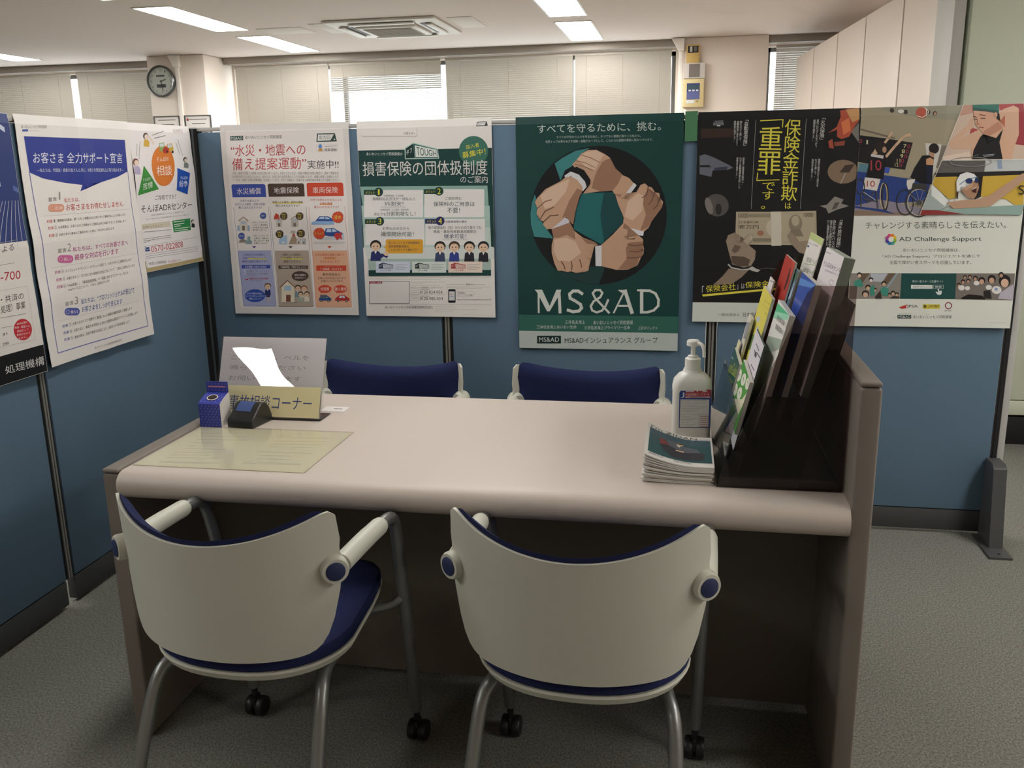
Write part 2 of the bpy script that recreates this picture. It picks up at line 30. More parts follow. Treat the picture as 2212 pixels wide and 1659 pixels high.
 'tough': [514,730,"#e9e5e0",[["p",1,"#17403d",[10,1050,5130,1050,5130,2380,10,2380]],["p",2,"#17403d",[-9,2330,5168,2366,5164,3214,5180,4661,-31,4659]],["p",3,"#8db0a6",[6,2368,4931,2393,4961,3120,78,3109]],["p",4,"#a9c4bb",[20,3077,4999,3121,5012,3917,48,3895]],["p",5,"#c2d3cb",[48,3895,5012,3917,5026,4661,36,4659]],["p",6,"#d3dad5",[36,4659,5117,4630,5139,5073,164,5082]],["p",7,"#a6bbb2",[164,5082,5010,5073,5007,5506,189,5526]],["p",8,"#17403d",[179,5520,5007,5491,5006,5702,176,5747]],["p",1,"#c2bfbb",[2289,248,2319,257,2341,278,2348,307,2338,544,2328,573,2305,594,2273,601,240,556,209,547,187,526,180,496,194,256,204,228,229,207,261,200]],["p",2,"#ebe7e3",[2273,220,2303,229,2325,250,2332,279,2322,514,2312,543,2289,563,2257,570,231,525,200,517,178,495,171,466,186,228,196,200,220,179,252,172]],["t",3,"#4a4744",0,"の皆さまへ",[1828,417,2276,428,2272,524,1824,514]],["p",1,"#2f3b3a",[4596,131,4958,117,5002,277,4572,282]],["p",2,"#e6e4e0",[4619,154,4933,144,4875,255,4602,260]],["t",3,"#2f3b3a",0,"全力",[4629,159,4774,162,4772,239,4627,236]],["t",3,"#2f3b3a",0,"宣言",[4793,163,4877,165,4876,210,4792,208]],["p",2,"#3f7364",[4995,1152,4979,1268,4936,1378,4868,1476,4779,1558,4673,1619,4555,1656,4432,1668,4309,1652,4193,1611,4090,1546,4005,1461,3942,1360,3905,1248,3895,1131,3912,1014,3957,904,4026,806,4115,725,4222,665,4339,629,4461,619,4583,635,4698,676,4800,740,4884,824,4947,924,4985,1035]],["t",3,"#e6df49",1,"加入者",[4153,933,4642,851,4674,1003,4177,1085]],["t",4,"#e6df49",1,"募集中！",[4011,1184,4879,1046,4910,1265,4028,1415]],["t",2,"#dfe5e0",1,"あいおいニッセイ同和損保の",[336,1116,1736,1143,1730,1262,329,1236]],["p",2,"#b5d2c9",[1828,993,2172,800,3100,1041,3141,1395,1827,1399]],["p",3,"#0e302d",[1868,1012,2170,842,2205,1359,1856,1362]],["p",4,"#1f5d58",[2175,842,3075,1068,3105,1371,2212,1359]],["p",5,"#e2e6e1",[2230,901,3054,1080,3089,1338,2243,1327]],["t",6,"#1d4f4b",1,"TOUGH",[2290,955,3033,1126,3046,1305,2291,1267]],["t",4,"#e2e6e1",1,"タフ",[1883,1103,2120,961,2122,1148,1890,1237]],["t",3,"#dedcd8",1,"損害保険の団体扱制度",[156,1455,4954,1468,4953,2005,149,1987]],["t",2,"#dedcd8",1,"のご案内",[3922,2032,4952,2047,4946,2299,3914,2285]],["p",5,"#e6e4e1",[2446,2520,2466,2526,2479,2539,2484,2558,2444,3489,2438,3507,2423,3521,2404,3526,145,3511,125,3506,111,3492,107,3473,162,2531,169,2512,184,2499,205,2494]],["p",6,"#1c3f3c",[155,2493,761,2501,751,2680,144,2673]],["p",7,"#1c3f3c",[915,2580,902,2635,868,2684,820,2721,762,2739,701,2739,645,2719,600,2682,572,2632,565,2576,579,2520,612,2471,660,2435,719,2416,779,2417,835,2437,880,2474,908,2523]],["t",8,"#e6df49",1,"メリット",[222,2538,587,2542,581,2647,216,2643]],["t",8,"#e6df49",1,"1",[716,2475,782,2476,771,2686,704,2686]],["p",5,"#e6e4e1",[4773,2518,4792,2523,4805,2536,4810,2554,4786,3504,4780,3523,4766,3536,4747,3541,2524,3526,2505,3521,2491,3508,2487,3489,2527,2527,2533,2509,2548,2496,2567,2491]],["p",6,"#1c3f3c",[2519,2491,3110,2498,3103,2675,2511,2668]],["p",7,"#1c3f3c",[3262,2576,3249,2631,3218,2679,3171,2715,3115,2734,3055,2733,3000,2713,2956,2676,2928,2627,2920,2572,2933,2517,2964,2468,3011,2433,3067,2414,3127,2415,3182,2435,3226,2471,3253,2520]],["t",8,"#e6df49",1,"メリット",[2585,2534,2941,2538,2937,2642,2581,2638]],["t",8,"#e6df49",1,"2",[3030,2472,3162,2474,3155,2681,3022,2680]],["p",6,"#e6e4e1",[2443,3594,2463,3599,2476,3613,2481,3632,2444,4521,2438,4540,2423,4554,2403,4559,134,4556,114,4551,100,4537,95,4518,148,3618,155,3599,170,3586,191,3581]],["p",7,"#1c3f3c",[141,3580,751,3584,741,3766,130,3763]],["p",8,"#1c3f3c",[907,3663,893,3720,860,3770,811,3807,752,3827,691,3826,634,3806,589,3769,561,3718,554,3661,568,3604,601,3555,650,3518,709,3498,770,3499,826,3519,871,3556,899,3606]],["t",9,"#e6df49",1,"メリット",[208,3625,576,3627,570,3734,202,3732]],["t",9,"#e6df49",1,"3",[670,3558,806,3559,794,3773,658,3772]],["p",6,"#e6e4e1",[4777,3596,4796,3601,4810,3615,4815,3633,4793,4524,4787,4542,4772,4556,4753,4561,2531,4559,2511,4554,2497,4540,2493,4521,2530,3620,2536,3601,2551,3588,2571,3583]],["p",7,"#2b2d60",[2522,3582,3118,3586,3111,3766,2515,3763]],["p",8,"#2b2d60",[3271,3664,3258,3721,3227,3770,3179,3806,3123,3826,3063,3825,3007,3805,2963,3768,2935,3719,2926,3662,2939,3606,2971,3557,3018,3521,3075,3502,3135,3502,3190,3522,3234,3559,3262,3608]],["t",9,"#e6df49",1,"メリット",[2589,3626,2947,3628,2943,3734,2585,3732]],["t",9,"#e6df49",1,"4",[3038,3561,3171,3562,3163,3772,3030,3772]],["t",6,"#55605d",0,"（自動車保険・火災保険）",[933,2682,1721,2690,1718,2758,929,2750]],["t",6,"#23302e",0,"保険料払込方法が一括払なら",[481,2770,2158,2787,2153,2904,474,2888]],["t",6,"#1c3f3c",1,"5%割安！",[959,2924,1694,2931,1686,3092,951,3085]],["l",6,"#8a8f8c",12,[809,3131,1766,3139]],["t",6,"#55605d",0,"（自動車保険・火災保険・傷害保険）",[756,3196,1900,3205,1897,3280,752,3271]],["t",6,"#23302e",1,"月払でも",[509,3338,990,3341,984,3460,502,3457]],["t",6,"#1c3f3c",1,"分割割増なし！",[1006,3298,2151,3307,2144,3474,997,3467]],["t",6,"#23302e",0,"ご契約時に",[3325,2784,3957,2791,3953,2904,3321,2897]],["t",6,"#1c3f3c",1,"保険料のご用意は",[2867,2948,4440,2963,4435,3140,2860,3127]],["t",6,"#1c3f3c",1,"不要！",[3382,3184,3874,3188,3868,3381,3375,3378]],["t",7,"#23302e",0,"お申込みの日から",[829,3877,1879,3882,1874,3997,823,3993]],["t",7,"#1c3f3c",1,"補償開始可能！",[749,4050,2052,4055,2044,4243,739,4240]],["t",7,"#2b2d60",0,"自動車保険の場合",[3317,3646,4123,3651,4120,3737,3314,3733]],["t",7,"#23302e",0,"他の保険会社（注）からの切り替えでも",[2629,3844,4672,3854,4668,3981,2624,3972]],["t",7,"#23302e",0,"等級・事故有係数適用期間を",[2825,4001,4476,4008,4472,4125,2821,4120]],["t",7,"#2b2d60",1,"継承可能！",[3227,4143,4086,4146,4080,4326,3221,4324]],["l",7,"#8a8f8c",12,[3154,4371,4144,4367]],["p",7,"#dda433",[2336,4344,2372,4354,2397,4379,2405,4414,2389,4805,2378,4840,2350,4865,2313,4875,973,4876,937,4866,911,4841,903,4805,924,4411,935,4376,964,4351,1001,4342]],["p",8,"#dda433",[924,4595,821,4643,919,4691]],["t",8,"#33305c",1,"あいおいニッセイ同和損保の",[1033,4421,2273,4423,2269,4527,1028,4526]],["t",8,"#33305c",1,"団体扱損害保険は、",[1033,4557,1864,4558,1860,4659,1028,4659]],["t",8,"#33305c",1,"こんなにおトクで便利です！",[1033,4691,2189,4691,2185,4792,1027,4793]],["p",8,"#262f66",[271,5164,321,4836,439,4777,564,4777,675,4836,689,5163]],["p",7,"#1f1c1c",[738,4565,711,4651,645,4719,553,4758,453,4758,364,4719,306,4651,288,4565,315,4479,382,4410,474,4373,574,4373,662,4411,720,4480]],["p",9,"#e3c3a6",[689,4624,668,4695,615,4751,541,4782,461,4782,391,4751,345,4694,331,4624,353,4554,405,4497,479,4466,559,4466,629,4498,675,4554]],["p",9,"#f0eee9",[449,4786,553,4786,494,4905]],["p",10,"#3a2a22",[467,4608,459,4631,443,4640,427,4631,421,4608,429,4586,446,4577,462,4586]],["p",10,"#3a2a22",[601,4608,593,4631,576,4640,560,4631,555,4608,563,4586,579,4577,595,4586]],["l",10,"#8a5a48",12,[468,4703,505,4715,543,4703]],["p",8,"#3c4668",[2831,5197,2874,4873,2988,4814,3110,4814,3219,4872,3238,5196]],["p",7,"#2a211e",[3276,4605,3251,4690,3188,4758,3099,4795,3001,4795,2914,4758,2856,4690,2838,4605,2863,4520,2926,4453,3015,4415,3113,4415,3199,4453,3257,4521]],["p",9,"#e3c3a6",[3229,4664,3209,4733,3159,4789,3088,4820,3010,4820,2941,4789,2895,4733,2880,4663,2900,4594,2951,4538,3022,4508,3099,4508,3168,4539,3214,4594]],["p",9,"#f0eee9",[2998,4824,3100,4824,3044,4941]],["p",10,"#3a2a22",[3013,4648,3005,4670,2989,4679,2974,4670,2968,4648,2975,4626,2992,4617,3007,4626]],["p",10,"#3a2a22",[3143,4648,3135,4670,3119,4679,3104,4670,3098,4648,3105,4626,3121,4617,3137,4626]],["l",10,"#8a5a48",12,[3015,4742,3051,4753,3088,4742]],["p",8,"#31408a",[3386,5195,3427,4872,3540,4814,3662,4814,3771,4872,3791,5194]],["p",7,"#4a382f",[3825,4606,3801,4690,3739,4757,3650,4795,3553,4795,3467,4758,3409,4690,3390,4605,3415,4521,3477,4453,3566,4416,3663,4416,3749,4454,3807,4521]],["p",9,"#e3c3a6",[3779,4664,3760,4733,3710,4788,3640,4819,3562,4819,3494,4789,3447,4733,3432,4664,3452,4594,3502,4539,3573,4508,3650,4508,3718,4539,3764,4595]],["p",9,"#f0eee9",[3550,4823,3651,4823,3597,4940]],["p",10,"#3a2a22",[3564,4648,3557,4670,3541,4679,3526,4670,3520,4648,3527,4626,3543,4617,3558,4626]],["p",10,"#3a2a22",[3693,4648,3686,4670,3670,4679,3655,4670,3649,4648,3656,4626,3672,4617,3687,4626]],["l",10,"#8a5a48",12,[3567,4742,3603,4753,3640,4742]],["p",8,"#23232b",[3973,5194,4013,4872,4125,4813,4246,4813,4354,4872,4375,5193]],["p",7,"#1f1c1c",[4408,4606,4384,4690,4322,4757,4234,4795,4138,4795,4052,4757,3994,4690,3975,4606,3999,4522,4061,4454,4149,4417,4245,4417,4330,4455,4388,4522]],["p",9,"#e3c3a6",[4362,4664,4343,4733,4294,4788,4224,4819,4147,4819,4078,4788,4032,4733,4017,4664,4036,4595,4086,4540,4156,4509,4233,4509,4301,4540,4347,4595]],["p",9,"#f0eee9",[4135,4823,4235,4823,4182,4940]],["p",10,"#3a2a22",[4148,4648,4141,4670,4125,4679,4110,4670,4104,4648,4111,4626,4127,4617,4142,4626]],["p",10,"#3a2a22",[4276,4648,4269,4670,4253,4679,4238,4670,4232,4648,4239,4627,4255,4617,4270,4627]],["l",10,"#8a5a48",12,[4151,4742,4187,4753,4224,4742]],["p",8,"#23232b",[4518,5193,4556,4871,4668,4813,4787,4813,4895,4871,4918,5192]],["p",7,"#24262a",[4947,4606,4924,4690,4863,4757,4776,4795,4680,4795,4594,4757,4536,4690,4517,4606,4541,4522,4602,4455,4690,4418,4785,4418,4870,4456,4928,4523]],["p",9,"#e3c3a6",[4902,4664,4884,4733,4835,4788,4765,4819,4689,4819,4621,4788,4575,4733,4560,4664,4578,4595,4628,4540,4697,4510,4773,4510,4841,4540,4887,4596]],["p",9,"#f0eee9",[4677,4823,4777,4823,4724,4939]],["p",10,"#3a2a22",[4690,4649,4683,4671,4667,4680,4652,4671,4646,4649,4653,4627,4669,4618,4684,4627]],["p",10,"#3a2a22",[4817,4649,4810,4671,4795,4680,4779,4671,4773,4649,4780,4627,4796,4618,4811,4627]],["l",10,"#8a5a48",12,[4693,4742,4729,4753,4765,4742]],["p",10,"#262f66",[502,5075,681,4882,864,4898,994,4978,940,5058,809,4994,704,5074]],["p",11,"#e3c3a6",[1022,4888,1007,4930,968,4960,918,4971,868,4960,833,4930,821,4888,837,4847,875,4817,926,4805,976,4817,1011,4847]],["p",9,"#cdd6e4",[495,5190,1852,5187,1833,5609,472,5616]],["p",10,"#26304f",[597,5299,763,5228,1178,5313,1171,5458,588,5460]],["p",11,"#cdd6e4",[778,5266,1167,5336,1162,5442,778,5443]],["t",12,"#26304f",1,"TOUGH",[793,5292,1160,5346,1155,5436,792,5434]],["t",11,"#e2e6e1",0,"タフ",[615,5338,746,5286,741,5382,611,5421]],["t",10,"#26304f",1,"クルマの保険",[688,5486,1092,5484,1089,5555,684,5557]],["l",10,"#8a8f8c",12,[1256,5297,1747,5296]],["l",10,"#8a8f8c",12,[1253,5358,1644,5357]],["l",10,"#8a8f8c",12,[1250,5419,1741,5417]],["l",10,"#8a8f8c",12,[1247,5480,1639,5479]],["p",9,"#d5dfda",[1942,5187,3278,5184,3263,5603,1923,5609]],["p",10,"#1e2b29",[2043,5295,2206,5224,2616,5309,2610,5452,2036,5455]],["p",11,"#d5dfda",[2221,5262,2605,5331,2600,5437,2223,5438]],["t",12,"#1e2b29",1,"TOUGH",[2236,5288,2598,5341,2594,5430,2237,5428]],["t",11,"#e2e6e1",0,"タフ",[2061,5333,2190,5282,2186,5377,2058,5416]],["t",10,"#1e2b29",1,"住まいの保険",[2135,5480,2533,5478,2530,5549,2132,5550]],["l",10,"#8a8f8c",12,[2692,5293,3176,5292]],["l",10,"#8a8f8c",12,[2690,5353,3075,5352]],["l",10,"#8a8f8c",12,[2687,5414,3171,5412]],["l",10,"#8a8f8c",12,[2685,5475,3071,5473]],["p",9,"#e6d5c8",[3360,5183,4676,5180,4666,5596,3345,5602]],["p",10,"#a8342f",[3461,5291,3620,5221,4025,5305,4020,5447,3455,5449]],["p",11,"#e6d5c8",[3635,5259,4014,5327,4011,5431,3639,5433]],["t",12,"#a8342f",1,"TOUGH",[3651,5284,4008,5337,4005,5425,3653,5423]],["t",11,"#e2e6e1",0,"タフ",[3479,5329,3605,5278,3602,5373,3476,5411]],["t",10,"#a8342f",1,"ケガの保険",[3553,5474,3945,5473,3943,5543,3550,5544]],["l",10,"#8a8f8c",12,[4100,5289,4577,5287]],["l",10,"#8a8f8c",12,[4098,5349,4478,5348]],["l",10,"#8a8f8c",12,[4096,5409,4573,5407]],["l",10,"#8a8f8c",12,[4095,5469,4475,5468]],["l",1,"#b9b6b2",10,[209,5763,4978,5775]],["l",1,"#b9b6b2",10,[204,5857,3033,5866]],["p",1,"#4a4a4c",[1767,5938,1784,5942,1796,5954,1799,5970,1762,6775,1757,6791,1744,6803,1727,6808,158,6825,141,6821,130,6809,126,6792,173,5980,178,5964,191,5952,209,5948]],["p",2,"#e4e0dc",[1753,5954,1767,5957,1776,5967,1779,5980,1743,6762,1739,6775,1728,6785,1715,6788,170,6805,156,6802,147,6792,144,6779,189,5990,194,5977,204,5967,218,5964]],["p",3,"#8c2333",[181,5948,697,5945,692,6035,176,6039]],["t",4,"#e6d8d8",0,"代理店・扱者",[221,5967,656,5964,653,6016,218,6019]],["l",1,"#a5a29e",9,[1831,6018,2331,6015]],["l",1,"#a5a29e",9,[1827,6099,2991,6090]],["l",1,"#a5a29e",9,[3306,6050,4777,6046]],["l",1,"#a5a29e",9,[3303,6136,4970,6140]],["l",1,"#a5a29e",9,[3302,6184,4628,6187]],["l",2,"#a5a29e",9,[1794,6455,3177,6436]],["l",2,"#a5a29e",9,[1799,5976,3228,5954]],["l",1,"#a5a29e",9,[3275,6008,3248,6765]],["l",3,"#a5a29e",9,[147,6848,5003,6804]],["t",1,"#44423f",1,"あいおいニッセイ同和損保あんしんサポートセンター",[1831,6150,3128,6141,3126,6205,1828,6215]],["l",3,"#8d8a86",7,[1837,6235,2149,6232,2140,6439,1828,6442,1837,6235]],["l",4,"#8d8a86",12,[1868,6306,2119,6303]],["l",4,"#8d8a86",12,[1865,6370,2116,6368]],["l",1,"#8d8a86",7,[1826,6481,2138,6478,2129,6686,1817,6689,1826,6481]],["l",2,"#8d8a86",12,[1857,6552,2108,6550]],["l",2,"#8d8a86",12,[1854,6617,2105,6615]],["t",1,"#2c2b2a",1,"0120-024-024",[2193,6296,3090,6289,3086,6405,2187,6413]],["t",1,"#2c2b2a",1,"0120-985-024",[2188,6549,3094,6540,3090,6650,2184,6660]],["t",1,"#44423f",0,"24時間365日受付",[2205,6232,2588,6229,2587,6271,2204,6274]],["t",1,"#44423f",0,"24時間365日受付",[2194,6491,2578,6487,2576,6529,2192,6533]],["p",1,"#1c1d20",[3567,6234,3586,6239,3600,6253,3605,6272,3590,6716,3584,6736,3569,6750,3549,6755,3338,6758,3318,6753,3304,6739,3299,6719,3315,6274,3321,6255,3336,6241,3356,6235]],["p",2,"#d8d9da",[3346,6319,3571,6317,3559,6665,3334,6667]],["p",3,"#c0705a",[3369,6425,3475,6424,3474,6447,3368,6448]],["p",3,"#5b6fae",[3367,6499,3522,6498,3521,6517,3366,6518]],["l",1,"#8d8a86",7,[3660,6310,4266,6298,4362,6384,4267,6497,3660,6509,3660,6310]],["t",2,"#44423f",0,"携帯電話・",[3701,6342,4003,6339,4001,6403,3699,6406]],["t",2,"#44423f",0,"スマートフォン共通",[3699,6422,4256,6417,4255,6478,3697,6483]],["t",2,"#44423f",1,"緊急ナビ",[4030,6013,4340,6011,4338,6081,4027,6083]],["t",1,"#55524f",0,"https://mb.aioinissaydowa.co.jp/ad/",[3650,6593,4992,6580,4990,6663,3648,6677]],["t",1,"#33312f",0,"あいおいニッセイ同和損害保険株式会社",[758,6900,2689,6878,2684,6992,752,7015]],["l",1,"#b9b6b2",9,[2778,6900,3558,6891]],["l",1,"#b9b6b2",9,[2775,6972,3638,6961]],["l",1,"#b9b6b2",9,[2773,7030,4443,7010]],["l",1,"#b9b6b2",9,[2771,7083,3486,7074]],["l",1,"#b9b6b2",9,[3845,7202,5059,7205]]]],
 'msad': [597,848,"#15413e",[["p",1,"#35675b",[20,7180,5960,7180,5960,7820,20,7820]],["p",2,"#bcc5c0",[20,7800,5960,7800,5960,8460,20,8460]],["t",1,"#cad6d0",1,"すべてを守るために、挑む。",[796,279,5161,273,5183,579,804,582]],["t",1,"#b9c8c2",1,"すべての不安から人々を守るために、かつてない挑戦に取りくむ私たち。",[1487,681,4488,701,4495,788,1492,775]],["t",1,"#b9c8c2",1,"世界トップ水準をめざす保険・金融グループとして、これからも保険の革新に挑みつづけます。",[1087,829,4911,838,4918,931,1092,934]],["p",1,"#14181c",[5459,3508,5443,3857,5377,4200,5263,4531,5103,4843,4899,5129,4655,5384,4376,5602,4067,5777,3734,5906,3385,5986,3026,6015,2666,5991,2312,5915,1971,5789,1652,5615,1361,5396,1104,5138,887,4846,715,4526,591,4186,518,3833,496,3474,527,3118,608,2772,738,2442,913,2136,1130,1859,1384,1617,1669,1414,1979,1255,2308,1141,2650,1075,2997,1058,3344,1089,3682,1168,4007,1294,4311,1462,4590,1672,4837,1917,5048,2194,5218,2498,5345,2822,5426,3161]],["p",2,"#3f8486",[1416,1646,1693,1452,2174,1213,2686,1124,2380,1316,2037,1757,1795,1886,1621,2252]],["p",2,"#3f8486",[668,2730,750,2918,876,3639,1120,4002,1365,4331,640,4260,521,3809,507,3430,558,3053]],["p",2,"#21686a",[2381,2715,3546,2678,3950,3725,3115,4542,2104,3989,2174,3339]],["p",3,"#18494c",[3205,2684,3546,2678,3950,3725,3218,4439,3074,3482]],["p",2,"#1e3f3f",[1394,5485,2666,5357,3277,5355,3037,6011,2527,5955,1890,5747]],["p",4,"#c5a085",[2140,1792,2047,1690,2243,1495,2380,1316,2618,1198,2924,1198,3229,1348,3416,1483,3606,1848,3879,2100,4089,2186,4261,2371,3939,2856,3581,2745,3505,2627,3000,2655,2450,2726,2707,2367,2655,2132,2380,1862]],["p",5,"#9c7761",[2961,1904,3147,1610,3416,1483,3606,1848,3845,2083,3713,2380,3512,2627,3068,2639,2759,2535,2860,2135]],["p",6,"#d9bba2",[2243,1501,2516,1269,2924,1204,3196,1364,2994,1673,2859,1903,2517,1765]],["l",7,"#9c7761",24,[2174,1560,2517,1632,2859,1803]],["l",8,"#9c7761",24,[2380,1365,2721,1470,3062,1641]],["l",8,"#9c7761",24,[2140,1675,2483,1764,2791,1902]],["p",5,"#d9d9dc",[4271,2361,4370,2455,3975,2970,3865,2882]],["p",6,"#14181c",[4370,2448,4498,2490,4228,2886,3985,2977]],["p",7,"#c5a085",[3609,2772,3999,2977,4367,2687,4507,2440,4658,2386,4777,2493,4902,2528,5019,2701,5174,2736,5197,2902,5314,3037,5272,3236,4919,3730,4821,3949,4648,4094,3894,3911,3925,3589,3721,3116]],["p",8,"#9c7761",[4567,2956,4778,2559,4901,2826,5033,2728,5106,3028,5239,2963,5285,3230,4919,3730,4804,3932,4518,4066,4711,3493]],["p",9,"#d9bba2",[4060,3018,4428,2721,4632,2823,4574,3358,4240,3692,3948,3555]],["l",10,"#6f5040",30,[4777,2493,4732,2791,4566,2889]],["l",11,"#6f5040",30,[5019,2701,4921,2993,4806,3125]],["l",12,"#6f5040",30,[5197,2902,5109,3161,4977,3294]],["p",9,"#d9d9dc",[3894,3887,4654,4084,4630,4243,3863,4115]],["p",10,"#14181c",[3835,4118,4630,4237,4598,4366,4044,4354,3872,4286]],["p",11,"#c5a085",[3122,4559,3527,4199,3934,3758,3887,4115,3854,4286,4078,4365,4632,4356,4635,4543,4672,4731,4651,4886,4575,4996,4442,5306,4093,5460,3678,5469,3148,5338]],["p",12,"#9c7761",[4114,4474,4626,4441,4631,4680,4255,4714,4649,4783,4601,4954,4224,4955,4500,5023,4435,5299,4093,5446,3747,5441,4053,5059,4014,4680]],["l",13,"#6f5040",30,[4081,4543,4356,4594,4628,4550]],["l",13,"#6f5040",30,[4153,4783,4428,4817,4659,4755]],["l",13,"#6f5040",30,[4053,5024,4294,5041,4568,4996]],["p",3,"#14181c",[2523,4558,2914,4610,2918,5332,2673,5357,2489,5026]],["p",12,"#d9d9dc",[2900,4610,3136,4569,3141,5338,2918,5325]],["p",13,"#c5a085",[1290,3968,1965,3741,2139,4057,2453,4299,2889,4455,3004,4559,2872,4603,2523,4541,2531,4992,2673,5375,2659,5497,2533,5543,2385,5341,2357,5516,2191,5594,2025,5342,2014,5524,1898,5560,1767,5413,1651,5168,1686,5378,1650,5512,1518,5513,1388,5239,1291,4853,1293,4574,1366,4297]],["p",14,"#9c7761",[1297,3985,1965,3748,2139,4057,2174,4368,1859,4194,1542,4297,1366,4297]],["p",15,"#d9bba2",[1383,4366,1823,4298,2174,4437,2384,4853,1962,5167,1538,5133,1363,4784]],["p",16,"#9c7761",[2383,4299,2889,4455,2994,4559,2593,4507]],["l",16,"#6f5040",34,[1651,5168,1750,5308,1785,5448]],["l",16,"#6f5040",34,[2015,5167,2050,5307,2032,5482]],["l",16,"#6f5040",34,[2332,5096,2385,5271,2402,5376]],["p",15,"#cfcbd6",[1255,3958,1790,3569,1951,3645,1951,3755,1297,3978]],["p",16,"#c5a085",[679,3003,779,2850,1069,2548,1621,2279,1864,2094,2140,2158,2457,2397,2433,2625,2319,2839,2174,3339,2090,3817,1965,3714,1825,3542,1615,3712,1304,3968,1121,3991,981,3829,999,3715,859,3645,842,3508,737,3431,775,3226]],["p",17,"#9c7761",[1685,3575,1966,2930,2243,2529,2433,2625,2319,2839,2174,3339,2090,3783,1965,3714,1825,3524]],["p",18,"#d9bba2",[885,2784,1202,2516,1690,2303,1967,2190,1828,2658,1408,3129,1056,3262]],["l",19,"#6f5040",30,[775,3226,1058,2989,1304,2924]],["l",20,"#6f5040",30,[859,3645,1055,3331,1372,3197]],["l",21,"#6f5040",30,[999,3715,1230,3503,1546,3471]],["p",19,"#d9d9dc",[1771,2080,2002,1933,2312,2054,2535,2298,2594,2466,2443,2639,2422,2464,2236,2233,2002,2106,1802,2147]],["p",20,"#14181c",[1771,1902,2037,1857,2216,1770,2490,1897,2717,2233,2663,2433,2587,2506,2525,2298,2295,2044,2002,1933]],["l",1,"#d5d8d1",70,[779,6285,782,7091]],["p",2,"#d5d8d1",[631,6230,916,6228,1242,6936,1161,7051,1093,7029,716,6314]],["p",3,"#d5d8d1",[1457,6223,1639,6222,1610,6335,1196,7040,1127,7006]],["l",4,"#d5d8d1",110,[1553,6262,1590,7080]],["l",1,"#d5d8d1",110,[2423,6367,2276,6267,2079,6269,1949,6383,1972,6541,2164,6641,2356,6764,2401,6899,2299,7014,2079,7046,1880,6985]],["l",1,"#d5d8d1",80,[3424,7068,2895,6509,2815,6341,2904,6228,3083,6221,3173,6327,3096,6485,2850,6645,2744,6827,2796,6985,2965,7057,3155,6992,3299,6810,3387,6583]],["l",1,"#d5d8d1",60,[3597,7066,3987,6242]],["l",2,"#d5d8d1",130,[4004,6242,4270,7057]],["l",3,"#d5d8d1",70,[3778,6804,4177,6800]],["p",3,"#d5d8d1",[3738,6210,4037,6208,4005,6320,3867,6310]],["l",1,"#d5d8d1",120,[4609,6226,4623,7036]],["l",2,"#d5d8d1",70,[4466,6221,4719,6219]],["l",3,"#d5d8d1",90,[4582,6226,4910,6234,5114,6332,5228,6554,5222,6788,5062,6957,4843,7027,4595,7036]],["t",2,"#cdd8d2",0,"三井住友海上",[1777,7370,2532,7359,2532,7502,1776,7513]],["t",2,"#cdd8d2",0,"あいおいニッセイ同和損保",[2842,7366,4307,7345,4309,7498,2843,7520]],["t",2,"#cdd8d2",0,"三井住友海上あいおい生命",[702,7576,2209,7553,2209,7690,701,7715]],["t",2,"#cdd8d2",0,"三井住友海上プライマリー生命",[2504,7571,4204,7545,4206,7687,2504,7714]],["t",2,"#cdd8d2",0,"三井ダイレクト",[4510,7557,5211,7546,5214,7682,4512,7693]],["p",3,"#142d2b",[709,7982,1620,7966,1619,8262,706,8279]],["t",4,"#d9dedb",1,"MS&AD",[784,8039,1545,8025,1544,8199,782,8214]],["t",3,"#1f2423",0,"MS&ADインシュアランス グループ",[1763,8021,5236,7959,5241,8186,1762,8253]]]],
